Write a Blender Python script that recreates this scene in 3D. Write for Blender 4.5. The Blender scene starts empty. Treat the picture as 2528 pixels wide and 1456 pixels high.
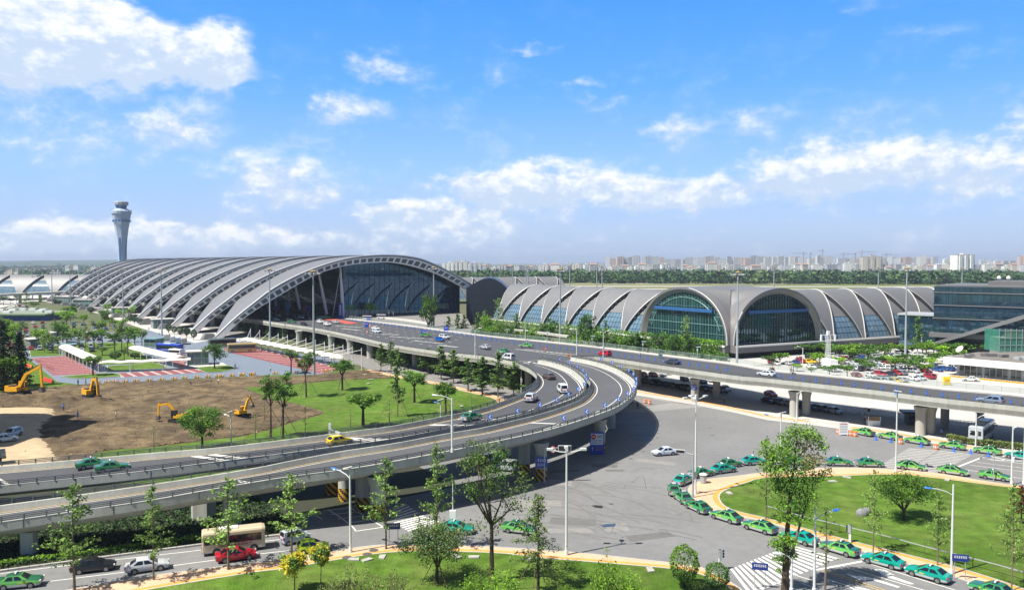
import bpy, math, random
from mathutils import Vector, Matrix, Euler, noise
from mathutils.geometry import tessellate_polygon
random.seed(7)
sc = bpy.context.scene
COL = sc.collection
R_ = math.radians
# ---------------------------------------------------------------- camera
FPX, CX, CY, HZ, CAMH = 1950.0, 1264.0, 728.0, 648.0, 34.0   # measured on a 2528 px wide copy of the photo
PITCH = math.atan((CY - HZ) / FPX)
cam = bpy.data.objects.new('camera', bpy.data.cameras.new('camera'))
COL.objects.link(cam)
cam.location = (0, 0, CAMH)
cam.rotation_euler = (math.pi / 2 - PITCH, 0, 0)
cam.data.sensor_width = 36.0
cam.data.lens = 36.0 * FPX / 2528.0
cam.data.clip_start = 0.5
cam.data.clip_end = 40000
sc.camera = cam
# ---------------------------------------------------------------- exposure
sc.view_settings.view_transform = 'Standard'
sc.view_settings.look = 'None'
sc.view_settings.exposure = 0.78
sc.view_settings.gamma = 1.0
sc.cycles.max_bounces = 6
sc.cycles.diffuse_bounces = 2
sc.cycles.glossy_bounces = 3
sc.cycles.transmission_bounces = 3
sc.cycles.volume_bounces = 0
sc.cycles.use_denoising = True
sc.cycles.caustics_reflective = False
sc.cycles.caustics_refractive = False
# ---------------------------------------------------------------- sun
SUN_EL = R_(57)
SUN_H = Vector((0.885, 0.465, 0)).normalized()          # where shadows point on the ground
sdir = Vector((SUN_H.x * math.cos(SUN_EL), SUN_H.y * math.cos(SUN_EL), -math.sin(SUN_EL)))
sun = bpy.data.objects.new('sun', bpy.data.lights.new('sun', 'SUN'))
COL.objects.link(sun)
sun.data.energy = 5.0
sun.data.angle = R_(0.55)
sun.data.color = (1.0, 0.94, 0.83)
sun.rotation_euler = sdir.to_track_quat('-Z', 'Y').to_euler()
sun.location = (-200, -100, 400)
# ---------------------------------------------------------------- pixel helpers
REG = {'A': (0, 550), 'B': (700, 700), 'C': (1400, 700), 'D': (2245, 700), 'E': (0, 950), 'F': (0, 1293), 'G': (700, 1000),
       'H': (700, 1293), 'I': (1400, 1000), 'J': (1400, 1293), 'K': (2245, 950), 'L': (2245, 1293),
       'a': (0, 720, 430 / 2525), 'b': (400, 850, 430 / 2525), 'c': (1700, 720, 600 / 2525), 'd': (2580, 780, 415 / 2528),
       'e': (2250, 1000, 400 / 2528), 'f': (2400, 1290, 595 / 2526), 'g': (1750, 1500, 500 / 2528), 'h': (2150, 1200, 350 / 971),
       'm': (0, 0, 2995 / 2528)}
KS = 2528 / 2995
def px(code, x, y):
 r = REG[code]
 s = r[2] if len(r) > 2 else 750 / 2528
 return ((r[0] + x * s) * KS, (r[1] + y * s) * KS)
def ray(x, y):
 u, v = (x - CX) / FPX, (CY - y) / FPX
 c, s = math.cos(PITCH), math.sin(PITCH)
 return Vector((u, c + v * s, v * c - s))
def G(code, x, y, z=0.0):                    # point of the level z that shows at a measured spot
 a, b = px(code, x, y)
 d = ray(a, b)
 t = (z - CAMH) / d.z
 return Vector((d.x * t, d.y * t, z))
def AT(code, x, y, Y):                       # point at depth Y
 a, b = px(code, x, y)
 d = ray(a, b)
 t = Y / d.y
 return Vector((d.x * t, Y, CAMH + d.z * t))
def onplane(code, x, y, p0, n):
 a, b = px(code, x, y)
 d = ray(a, b)
 o = Vector((0, 0, CAMH))
 t = (p0 - o).dot(n) / d.dot(n)
 return o + d * t
def height(code, x, ybase, ytop, z0=0.0):    # height of an upright thing from its base and top
 b = G(code, x, ybase, z0)
 return AT(code, x, ytop, b.y).z - z0
# ---------------------------------------------------------------- world: physical sky plus procedural clouds
W = bpy.data.worlds.new('World')
sc.world = W
W.use_nodes = True
def NT(tree):
 n, l = tree.nodes, tree.links
 def node(t, *ins, **kw):
  o = n.new(t)
  for k, v in kw.items():
   setattr(o, k, v)
  for i, v in enumerate(ins):
   if v is None:
    continue
   if hasattr(v, 'is_linked') or hasattr(v, 'links'):
    l.new(v, o.inputs[i])
   else:
    o.inputs[i].default_value = v
  return o
 return node
def world_sky():
 t = W.node_tree
 t.nodes.clear()
 N = NT(t)
 L = t.links
 sky = N('ShaderNodeTexSky', sky_type='NISHITA', sun_disc=False, sun_elevation=SUN_EL,
   sun_rotation=math.atan2(-SUN_H.x, -SUN_H.y), altitude=500, air_density=1.0, dust_density=0.4, ozone_density=2.5)
 co = N('ShaderNodeTexCoord').outputs['Generated']
 sep = N('ShaderNodeSeparateXYZ', co)
 X, Y, Z = sep.outputs
 def m(op, a, b=None, c=None, clamp=False):
  o = N('ShaderNodeMath', a, b, c, operation=op)
  o.use_clamp = clamp
  return o.outputs[0]
 def vm(op, a, b=None, out=0):
  return N('ShaderNodeVectorMath', a, b, operation=op).outputs[out]
 az = m('ARCTAN2', X, Y)
 el = m('ARCSINE', Z)
 P = N('ShaderNodeCombineXYZ', az, el, 0.0).outputs[0]
 stretch = vm('MULTIPLY', P, (1.0, 1.7, 1.0))
 w1 = N('ShaderNodeTexNoise', stretch, noise_dimensions='2D')
 w1.inputs['Scale'].default_value = 11.0; w1.inputs['Detail'].default_value = 3.0; w1.inputs['Roughness'].default_value = 0.6
 w2 = N('ShaderNodeTexNoise', stretch, noise_dimensions='2D')
 w2.inputs['Scale'].default_value = 34.0; w2.inputs['Detail'].default_value = 6.0; w2.inputs['Roughness'].default_value = 0.62
 wv = vm('MULTIPLY', vm('SUBTRACT', w1.outputs['Color'], (0.5, 0.5, 0.5)), (0.085, 0.045, 0))
 wv2 = vm('MULTIPLY', vm('SUBTRACT', w2.outputs['Color'], (0.5, 0.5, 0.5)), (0.03, 0.02, 0))
 Q = vm('ADD', vm('ADD', P, wv), wv2)
 blobs = [(60, 70, 150, 75, 1.1), (210, 115, 170, 58, 1.1), (340, 110, 90, 52, .9), (430, 150, 130, 42, 1.0), (540, 135, 62, 50, 1.0), (520, 225, 38, 38, .55),
             (440, 305, 85, 40, .75), (300, 335, 170, 45, .5), (90, 215, 130, 55, .55), (60, 350, 110, 45, .4), (180, 395, 170, 30, .35),
             (950, 168, 95, 26, .72), (1055, 208, 40, 13, .5), (868, 278, 95, 30, .78), (800, 240, 45, 26, .5), (700, 185, 90, 14, .42), (780, 345, 70, 12, .4),
             (690, 440, 130, 50, .85), (760, 488, 75, 22, .8), (620, 515, 120, 24, .55), (1100, 245, 70, 18, .32),
             (1340, 455, 190, 46, 1.1), (1210, 470, 110, 36, .9), (1150, 430, 90, 18, .5), (1160, 578, 130, 28, .9), (1030, 532, 130, 30, 1.0), (1290, 530, 140, 24, .7), (930, 560, 80, 24, .55),
             (1650, 478, 150, 42, 1.0), (1560, 515, 80, 26, .85), (1760, 500, 80, 22, .6), (1580, 560, 60, 14, .4),
             (2010, 425, 150, 40, .95), (2230, 420, 200, 46, .85), (2400, 395, 160, 40, .6), (2480, 470, 120, 40, .45), (2150, 360, 200, 26, .45),
             (1660, 345, 80, 36, .68), (1720, 305, 60, 16, .5), (1850, 325, 60, 30, .68), (1920, 285, 50, 16, .45), (2100, 290, 110, 40, .5), (2300, 270, 150, 24, .35),
             (2290, 85, 85, 26, .5), (2450, 130, 70, 16, .42), (2250, 155, 40, 12, .4), (2130, 8, 80, 16, .5), (2030, 80, 50, 10, .4), (1830, 388, 45, 12, .45),
             (1310, 125, 62, 11, .6), (1440, 202, 50, 16, .6), (1490, 260, 52, 18, .66), (1265, 180, 50, 22, .5), (1560, 200, 40, 10, .4), (1850, 215, 30, 10, .35),
             (2515, 310, 32, 26, .7), (800, 100, 30, 22, .34),
             (290, 590, 220, 32, .85), (120, 580, 80, 24, .75), (540, 590, 180, 30, .8), (760, 600, 220, 28, .7), (30, 610, 60, 22, .5), (1000, 610, 200, 20, .5),
             (2200, 500, 300, 30, .35), (1900, 540, 300, 26, .3), (2000, 600, 500, 22, .3)]
 acc = dy = None
 for (bx, by, rx, ry, s) in blobs:
  d = ray(bx, by)
  a0 = math.atan2(d.x, d.y); e0 = math.asin(d.normalized().z)
  v = vm('MULTIPLY', vm('SUBTRACT', Q, (a0, e0, 0)), (1950 / (rx * 1.36) * math.cos(a0), 1950 / (ry * 1.42) * math.cos(a0), 0))
  r2 = vm('DOT_PRODUCT', v, v, out=1)
  g = m('MULTIPLY', m('MAXIMUM', m('SUBTRACT', 1.0, m('MULTIPLY', r2, 0.62)), 0.0), s)
  g = m('MULTIPLY', g, g)
  both = vm('MULTIPLY', vm('ADD', vm('MULTIPLY', v, (0, 1, 0)), (1, 0, 0)), N('ShaderNodeCombineXYZ', g, g, 0.0).outputs[0])
  acc = both if acc is None else vm('ADD', acc, both)
 acc, dy, _ = N('ShaderNodeSeparateXYZ', acc).outputs
 det = m('ADD', m('MULTIPLY', w2.outputs[0], 1.5), m('MULTIPLY', w1.outputs[0], 0.9))     # ~1.2 mean
 dens = m('MULTIPLY', acc, m('SUBTRACT', det, 0.33))
 mask = N('ShaderNodeMapRange', dens, 0.05, 0.78, 0.0, 1.0, interpolation_type='SMOOTHSTEP').outputs[0]
 thin = N('ShaderNodeMapRange', m('ADD', m('MULTIPLY', w1.outputs[0], .62), m('MULTIPLY', w2.outputs[0], .38)), .50, .74, 0.0, .34).outputs[0]
 thin = m('MULTIPLY', thin, N('ShaderNodeMapRange', el, .12, .27, 1.0, .12).outputs[0])
 mask = m('MULTIPLY', m('MAXIMUM', mask, m('ADD', thin, m('MULTIPLY', mask, .8))), 0.97, clamp=True)
 shade = m('ADD', m('MULTIPLY', m('DIVIDE', dy, m('ADD', acc, 0.05)), 0.55), m('MULTIPLY', m('SUBTRACT', w2.outputs[0], 0.5), 1.6))
 lit = N('ShaderNodeMapRange', shade, -0.22, 0.5, 0.0, 1.0, interpolation_type='SMOOTHSTEP').outputs[0]
 ccol = N('ShaderNodeMix', None, data_type='RGBA')
 L.new(lit, ccol.inputs[0])
 ccol.inputs[6].default_value = (3.7, 4.5, 5.7, 1)
 ccol.inputs[7].default_value = (6.4, 6.45, 6.6, 1)
 ramp = N('ShaderNodeValToRGB', N('ShaderNodeMapRange', el, -0.02, 0.36, 0.0, 1.0).outputs[0])
 cr = ramp.color_ramp
 stops = [(0.0, (2.2, 3.0, 4.6)), (0.06, (2.5, 3.35, 4.95)), (0.16, (2.75, 3.7, 5.6)), (0.34, (2.1, 3.75, 7.0)), (0.62, (0.78, 2.75, 6.4)), (0.92, (0.33, 2.1, 6.1)), (1.0, (0.3, 1.95, 5.9))]
 K = 8.0
 cr.elements[0].position = 0; cr.elements[0].color = [c / K for c in stops[0][1]] + [1]
 cr.elements[1].position = 1; cr.elements[1].color = [c / K for c in stops[-1][1]] + [1]
 for p, c in stops[1:-1]:
  e = cr.elements.new(p); e.color = [k / K for k in c] + [1]
 tint = N('ShaderNodeVectorMath', ramp.outputs[0], (K, K, K), operation='MULTIPLY').outputs[0]
 low = N('ShaderNodeMapRange', el, 0.34, 0.8, 0.88, 0.0).outputs[0]           # physical sky takes over high up
 base = N('ShaderNodeMix', low, data_type='RGBA')
 over = N('ShaderNodeMix', N('ShaderNodeMapRange', el, 0.45, 1.0, 0.0, 0.42).outputs[0], data_type='RGBA')
 L.new(sky.outputs[0], over.inputs[6]); over.inputs[7].default_value = (6.3, 6.1, 5.6, 1)
 L.new(over.outputs[2], base.inputs[6]); L.new(tint, base.inputs[7])
 fin = N('ShaderNodeMix', mask, data_type='RGBA')
 L.new(base.outputs[2], fin.inputs[6]); L.new(ccol.outputs[2], fin.inputs[7])
 bg = N('ShaderNodeBackground', fin.outputs[2], 0.10)
 plain = N('ShaderNodeBackground', base.outputs[2], 0.05)
 win = m('MULTIPLY', m('MULTIPLY', m('GREATER_THAN', el, -0.01), m('LESS_THAN', el, 0.46)), m('LESS_THAN', m('ABSOLUTE', az), 0.95))
 ms = N('ShaderNodeMixShader', win)
 L.new(plain.outputs[0], ms.inputs[1]); L.new(bg.outputs[0], ms.inputs[2])
 out = N('ShaderNodeOutputWorld')
 L.new(ms.outputs[0], out.inputs[0])
world_sky()
W.cycles.sampling_method = 'MANUAL'
W.cycles.sample_map_resolution = 512
# ---------------------------------------------------------------- naming
def tag(o, label=None, cat=None, group=None, kind=None):
 if label: o['label'] = label
 if cat: o['category'] = cat
 if group: o['group'] = group
 if kind: o['kind'] = kind
 return o
def thing(name, label, cat, loc=(0, 0, 0), rz=0.0, group=None):
 o = bpy.data.objects.new(name, None)
 COL.objects.link(o)
 o.location = loc
 o.rotation_euler = (0, 0, rz)
 o.empty_display_size = 0.3
 return tag(o, label, cat, group)
def link(name, me, parent=None, loc=None, rot=None, scale=None, color=None):
 o = bpy.data.objects.new(name, me)
 COL.objects.link(o)
 o.parent = parent
 if loc is not None: o.location = loc
 if rot is not None: o.rotation_euler = rot
 if scale is not None: o.scale = scale
 if color is not None: o.color = (*color, 1)
 return o
# ---------------------------------------------------------------- materials
MATS = {}
def M(name, col, rough=0.6, metal=0.0, var=0.0, scale=1.0, bump=0.0, col2=None, spec=0.5, coat=0.0, objcol=False, obj=False,
      detail=6.0, island=0.0, rnd=0.0, bscale=None, big=0.0, bigs=0.03, transl=0.0, aniso=None, ior=None, tint=None):
 if name in MATS:
  return MATS[name]
 m = bpy.data.materials.new(name)
 MATS[name] = m
 m.use_nodes = True
 t = m.node_tree
 N = NT(t)
 L = t.links
 b = t.nodes['Principled BSDF']
 b.inputs['Roughness'].default_value = rough
 b.inputs['Metallic'].default_value = metal
 b.inputs['Specular IOR Level'].default_value = spec
 b.inputs['Coat Weight'].default_value = coat
 b.inputs['Coat Roughness'].default_value = 0.06
 if ior: b.inputs['IOR'].default_value = ior
 if tint: b.inputs['Specular Tint'].default_value = (*tint, 1)
 c = (*col, 1)
 b.inputs['Base Color'].default_value = c
 cur = None
 if objcol:
  oi = N('ShaderNodeObjectInfo')
  cur = oi.outputs['Color']
  if objcol != True:
   mx = N('ShaderNodeMix', 1.0, data_type='RGBA', blend_type='MULTIPLY')
   L.new(cur, mx.inputs[6]); mx.inputs[7].default_value = (*objcol, 1)
   cur = mx.outputs[2]
 co = N('ShaderNodeTexCoord').outputs['Object'] if obj else N('ShaderNodeNewGeometry').outputs['Position']
 if aniso:
  co = N('ShaderNodeVectorMath', co, aniso, operation='MULTIPLY').outputs[0]
 def noise_(s, d=detail, r=0.6):
  n = N('ShaderNodeTexNoise', co)
  n.inputs['Scale'].default_value = s; n.inputs['Detail'].default_value = d; n.inputs['Roughness'].default_value = r
  return n.outputs[0]
 def scaled(cur, fac_socket, lo, hi):
  mr = N('ShaderNodeMapRange', fac_socket, 0.25, 0.75, lo, hi)
  vm = N('ShaderNodeVectorMath', operation='SCALE')
  if cur is None: vm.inputs[0].default_value = c[:3]
  else: L.new(cur, vm.inputs[0])
  L.new(mr.outputs[0], vm.inputs['Scale'])
  return vm.outputs[0]
 if col2 is not None:
  f = N('ShaderNodeMapRange', noise_(scale), 0.36, 0.64, 0.0, 1.0).outputs[0]
  mx = N('ShaderNodeMix', f, data_type='RGBA')
  if cur is None: mx.inputs[6].default_value = c
  else: L.new(cur, mx.inputs[6])
  mx.inputs[7].default_value = (*col2, 1)
  cur = mx.outputs[2]
 if var:
  cur = scaled(cur, noise_(scale * (3.1 if col2 is not None else 1)), 1 - var, 1 + var)
 if big:
  cur = scaled(cur, noise_(bigs, 3.0), 1 - big, 1 + big)
 if island:
  gi = N('ShaderNodeNewGeometry').outputs['Random Per Island']
  cur = scaled(cur, gi, 1 - island, 1 + island)
 if rnd:
  cur = scaled(cur, N('ShaderNodeObjectInfo').outputs['Random'], 1 - rnd, 1 + rnd)
 if cur is not None:
  L.new(cur, b.inputs['Base Color'])
 if bump:
  bp = N('ShaderNodeBump')
  bp.inputs['Strength'].default_value = min(1.0, bump)
  bp.inputs['Distance'].default_value = max(0.02, bump * 0.3)
  L.new(noise_(bscale or scale * 4), bp.inputs['Height'])
  L.new(bp.outputs[0], b.inputs['Normal'])
 if transl:
  tr = N('ShaderNodeBsdfTranslucent')
  if cur is not None: L.new(cur, tr.inputs[0])
  else: tr.inputs[0].default_value = c
  ms = N('ShaderNodeMixShader', transl)
  L.new(b.outputs[0], ms.inputs[1]); L.new(tr.outputs[0], ms.inputs[2])
  L.new(ms.outputs[0], t.nodes['Material Output'].inputs[0])
 return m
# ---------------------------------------------------------------- mesh builder
class MB:
 def __init__(s):
  s.v, s.f, s.m, s.mats = [], [], [], []
  s.smooth = False
 def mi(s, mat):
  if mat not in s.mats: s.mats.append(mat)
  return s.mats.index(mat)
 def quad(s, a, b, c, d, mat):
  i = len(s.v); s.v += [tuple(a), tuple(b), tuple(c), tuple(d)]
  s.f.append((i, i + 1, i + 2, i + 3)); s.m.append(s.mi(mat))
 def poly(s, pts, mat):
  i = len(s.v); s.v += [tuple(p) for p in pts]
  s.f.append(tuple(range(i, i + len(pts)))); s.m.append(s.mi(mat))
 def grid(s, rows, mat, closed=False):           # rows: list of equal-length point lists
  i = len(s.v); n = len(rows[0]); k = s.mi(mat)
  for r in rows: s.v += [tuple(p) for p in r]
  for a in range(len(rows) - 1):
   for b in range(n if closed else n - 1):
    b2 = (b + 1) % n
    s.f.append((i + a * n + b, i + a * n + b2, i + (a + 1) * n + b2, i + (a + 1) * n + b)); s.m.append(k)
 def box(s, c, size, mat, rz=0.0, taper=1.0):
  hx, hy, hz = size[0] / 2, size[1] / 2, size[2] / 2
  co, si = math.cos(rz), math.sin(rz); i = len(s.v); k = s.mi(mat)
  for z in (-hz, hz):
   t = taper if z > 0 else 1.0
   for x, y in ((-hx, -hy), (hx, -hy), (hx, hy), (-hx, hy)):
    s.v.append((c[0] + (x * co - y * si) * t, c[1] + (x * si + y * co) * t, c[2] + z))
  for f in ((3, 2, 1, 0), (4, 5, 6, 7), (0, 1, 5, 4), (1, 2, 6, 5), (2, 3, 7, 6), (3, 0, 4, 7)):
   s.f.append(tuple(i + q for q in f)); s.m.append(k)
 def beam(s, a, b, w, h, mat):                   # box along a segment
  a, b = Vector(a), Vector(b); d = (b - a)
  if d.length < 1e-6: return
  d.normalize()
  u = d.cross(Vector((0, 0, 1)))
  if u.length < 1e-3: u = Vector((1, 0, 0))
  u.normalize(); w_ = u.cross(d)
  ring = [(u * x * w / 2 + w_ * y * h / 2) for x, y in ((-1, -1), (1, -1), (1, 1), (-1, 1))]
  i = len(s.v); k = s.mi(mat)
  s.v += [tuple(a + r) for r in ring] + [tuple(b + r) for r in ring]
  for f in ((0, 1, 2, 3), (7, 6, 5, 4), (0, 4, 5, 1), (1, 5, 6, 2), (2, 6, 7, 3), (3, 7, 4, 0)):
   s.f.append(tuple(i + q for q in f)); s.m.append(k)
 def tube(s, pts, rad, mat, n=8, cap=True):      # rad: number or list
  pts = [Vector(p) for p in pts]
  if not isinstance(rad, (list, tuple)): rad = [rad] * len(pts)
  rows = []; u = None
  for j, p in enumerate(pts):
   d = (pts[min(j + 1, len(pts) - 1)] - pts[max(j - 1, 0)]).normalized()
   if u is None:
    u = d.cross(Vector((0, 0, 1)))
    if u.length < 1e-2: u = Vector((1, 0, 0))
   u = (u - d * u.dot(d)).normalized()
   w = d.cross(u)
   rows.append([p + (u * math.cos(2 * math.pi * q / n) + w * math.sin(2 * math.pi * q / n)) * rad[j] for q in range(n)])
  s.grid(rows, mat, True)
  if cap:
   s.poly(rows[-1], mat); s.poly(rows[0][::-1], mat)
 def lathe(s, prof, mat, n=16, c=(0, 0, 0), ph=0.0):   # prof: (r, z)
  rows = [[(c[0] + r * math.cos(2 * math.pi * q / n + ph), c[1] + r * math.sin(2 * math.pi * q / n + ph), c[2] + z) for q in range(n)] for r, z in prof]
  s.grid(rows, mat, True)
  s.poly(rows[-1], mat); s.poly(rows[0][::-1], mat)
 def prism(s, poly, z0, z1, mat, side=None, bottom=True):
  P = [(p[0], p[1]) for p in poly]
  tri = tessellate_polygon([[Vector((x, y, 0)) for x, y in P]])
  i = len(s.v); n = len(P); k = s.mi(mat); ks = s.mi(side or mat)
  area = sum(P[a][0] * P[(a + 1) % n][1] - P[(a + 1) % n][0] * P[a][1] for a in range(n))
  zt = z1 if isinstance(z1, (list, tuple)) else [z1] * n
  zb = z0 if isinstance(z0, (list, tuple)) else [z0] * n
  s.v += [(x, y, zt[j]) for j, (x, y) in enumerate(P)]
  for t in tri:
   a, b, c = [Vector((*P[q], 0)) for q in t]
   t2 = tuple(t) if (b - a).cross(c - a).z > 0 else tuple(t)[::-1]
   s.f.append(tuple(i + q for q in t2)); s.m.append(k)
  if zb[0] < zt[0] - 1e-6:
   j0 = len(s.v)
   s.v += [(x, y, zb[j]) for j, (x, y) in enumerate(P)]
   for a in range(n):
    b = (a + 1) % n
    f = (j0 + a, j0 + b, i + b, i + a)
    s.f.append(f if area > 0 else f[::-1]); s.m.append(ks)
   if bottom:
    for t in tri:
     s.f.append(tuple(j0 + q for q in t)); s.m.append(ks)
 def data(s, name, smooth=None):
  me = bpy.data.meshes.new(name)
  me.from_pydata(s.v, [], s.f)
  for m in s.mats: me.materials.append(m)
  me.polygons.foreach_set('material_index', s.m)
  if smooth if smooth is not None else s.smooth:
   me.polygons.foreach_set('use_smooth', [True] * len(s.f))
   try: me.set_sharp_from_angle(angle=R_(38))
   except Exception: pass
  me.update()
  return me
 def build(s, name, parent=None, loc=None, smooth=None, **kw):
  return link(name, s.data(name, smooth), parent, loc, **kw)
def resample(pts, step=None, n=None):
 pts = [Vector(p) for p in pts]
 fine = []
 for i in range(len(pts) - 1):
  p0, p1, p2, p3 = pts[max(i - 1, 0)], pts[i], pts[i + 1], pts[min(i + 2, len(pts) - 1)]
  for k in range(12):
   t = k / 12
   fine.append(0.5 * ((2 * p1) + (p2 - p0) * t + (2 * p0 - 5 * p1 + 4 * p2 - p3) * t * t + (3 * p1 - p0 - 3 * p2 + p3) * t ** 3))
 fine.append(pts[-1])
 d = [0]
 for a, b in zip(fine, fine[1:]): d.append(d[-1] + (b - a).length)
 if n is None: n = max(2, int(d[-1] / step) + 1)
 out = []; j = 0
 for k in range(n):
  q = d[-1] * k / (n - 1)
  while j < len(d) - 2 and d[j + 1] < q: j += 1
  t = (q - d[j]) / max(1e-9, d[j + 1] - d[j])
  out.append(fine[j].lerp(fine[j + 1], min(1, max(0, t))))
 return out
def offset(path, w):                         # shift a path sideways (left of travel positive)
 out = []
 for i, p in enumerate(path):
  d = path[min(i + 1, len(path) - 1)] - path[max(i - 1, 0)]
  d.z = 0; d.normalize()
  out.append(p + Vector((-d.y, d.x, 0)) * w)
 return out
def ribbon(mb, path, w, z, mat, dash=None):
 p = [Vector((q.x, q.y, (q.z if z is None else z))) for q in path]
 a, b = offset(p, w / 2), offset(p, -w / 2)
 if not dash:
  mb.grid([b, a], mat)
 else:
  acc = 0; on = dash[0]
  for i in range(len(p) - 1):
   if acc % (dash[0] + dash[1]) < dash[0]:
    mb.quad(b[i], b[i + 1], a[i + 1], a[i], mat)
   acc += (p[i + 1] - p[i]).length
def sheet(name, poly, z, mat, kind='structure', z0=None, side=None):
 mb = MB(); mb.prism(poly, z if z0 is None else z0, z, mat, side)
 return tag(mb.build(name), kind=kind)
# ---------------------------------------------------------------- materials of the setting
ASPH = M('asphalt', (0.181, 0.183, 0.187), .85, var=.10, scale=.9, big=.16, bigs=.045, bump=.12, bscale=9, spec=.3)
ASPH2 = M('asphalt_deck', (0.072, 0.075, 0.084), .85, var=.08, scale=.6, big=.10, bigs=.05, bump=.1, bscale=9, spec=.3)
ASPH3 = M('asphalt_pale', (0.20, 0.195, 0.19), .9, var=.12, scale=.5, big=.14, bigs=.05, spec=.3)
CONC = M('concrete', (0.41, 0.415, 0.38), .85, var=.17, scale=.9, big=.10, bigs=.10, spec=.3, aniso=(1, 1, .10), detail=9)
CONCW = M('concrete_white', (0.56, 0.56, 0.53), .85, var=.06, scale=.8, big=.10, bigs=.06, spec=.3)
PAVE = M('paving_pale', (0.46, 0.45, 0.43), .9, var=.10, scale=.8, big=.12, bigs=.05, spec=.3)
TILE = M('tile_peach', (0.56, 0.38, 0.25), .85, var=.08, scale=2.2, big=.10, bigs=.2, spec=.3)
TILEO = M('tile_orange', (0.62, 0.30, 0.07), .85, var=.10, scale=2.0, big=.10, bigs=.2, spec=.3)
KERB = M('kerb_stone', (0.40, 0.39, 0.36), .9, var=.15, scale=1.0, spec=.3)
GRASS = M('grass', (0.072, 0.150, 0.016), .95, col2=(0.112, 0.165, 0.034), scale=.16, var=.40, big=.24, bigs=.045, bump=.9, bscale=4, spec=.1, detail=11)
GRASSF = M('grass_far', (0.125, 0.155, 0.045), .95, col2=(0.18, 0.18, 0.07), scale=.012, var=.2, big=.15, bigs=.004, spec=.1, aniso=(.25, 1, 1))
DIRT = M('dirt', (0.088, 0.068, 0.046), .98, col2=(0.165, 0.122, 0.072), scale=.11, var=.6, big=.28, bigs=.03, bump=1.0, bscale=1.3, spec=.1, detail=11)
SAND = M('sand_track', (0.43, 0.34, 0.22), .95, var=.16, scale=.45, big=.14, bigs=.08, bump=.5, bscale=2, spec=.1)
REDB = M('red_paving', (0.230, 0.075, 0.080), .85, var=.14, scale=.5, big=.1, bigs=.07, spec=.3)
BLUEG = M('blue_grey_road', (0.150, 0.185, 0.235), .8, var=.06, scale=.5, big=.08, bigs=.04, spec=.35)
WHITEP = M('road_paint', (0.66, 0.66, 0.63), .8, var=.14, scale=1.6, spec=.3)
YELP = M('yellow_paint', (0.60, 0.40, 0.12), .8, var=.14, scale=1.6, spec=.3)
REDP = M('red_road_paint', (0.42, 0.09, 0.07), .8, var=.1, scale=.5, spec=.3)
STEEL = M('rail_steel', (0.115, 0.125, 0.125), .5, metal=.3, var=.1, scale=2)
WHITEM = M('white_metal', (0.72, 0.73, 0.72), .45, var=.04, scale=1, spec=.5)
GREYM = M('grey_metal', (0.42, 0.45, 0.47), .45, metal=.2, spec=.5)
ROOF = M('roof_metal', (0.186, 0.190, 0.202), .58, metal=.3, var=.07, scale=.5, big=.08, bigs=.03, bump=.05, bscale=.6)
ROOFD = M('roof_shadow_gap', (0.045, 0.048, 0.055), .5)
CLADW = M('rib_cladding', (0.80, 0.79, 0.77), .45, var=.05, scale=.3)
PANEL = M('rib_window', (0.115, 0.12, 0.115), .25, var=.25, scale=.12, spec=.6)
RIMW = M('rim_white', (0.54, 0.535, 0.52), .4, metal=.1, var=.05, scale=.4)
GLASSD = M('facade_glass', (0.006, 0.026, 0.060), .02, spec=.9, var=.35, scale=.09, bump=.07, bscale=.13, ior=1.8, tint=(.45, .72, 1))
GLASSB = M('pier_glass', (0.13, 0.21, 0.28), .05, spec=1.0, var=.25, scale=.2, bump=.04, bscale=.15, ior=1.7)
GLASSG = M('green_glass', (0.012, 0.046, 0.050), .03, spec=.9, var=.6, scale=.11, bump=.04, bscale=.14, ior=1.7, tint=(.5, .9, .9))
GLASSO = M('office_glass', (0.014, 0.036, 0.060), .03, spec=1.0, var=.6, scale=.2, bump=.05, bscale=.12, ior=1.9, tint=(.5, .78, 1))
KIOSK = M('kiosk_glass', (0.10, 0.17, 0.17), .08, spec=.8, var=.25, scale=.6)
MULL = M('mullion', (0.022, 0.045, 0.07), .4)
MULLG = M('mullion_green', (0.13, 0.26, 0.26), .4)
DARKB = M('dark_cladding', (0.030, 0.037, 0.052), .35, var=.10, scale=.2, metal=.3)
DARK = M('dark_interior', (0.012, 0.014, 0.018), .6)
PLINTH = M('plinth_grey', (0.135, 0.135, 0.140), .6, var=.08, scale=.3)
BLUES = M('sign_blue', (0.015, 0.07, 0.42), .5)
BLUEL = M('beam_blue', (0.03, 0.11, 0.30), .4)
MEMB = M('white_membrane', (0.74, 0.72, 0.66), .7, var=.04, scale=.6, transl=.25)
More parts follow.
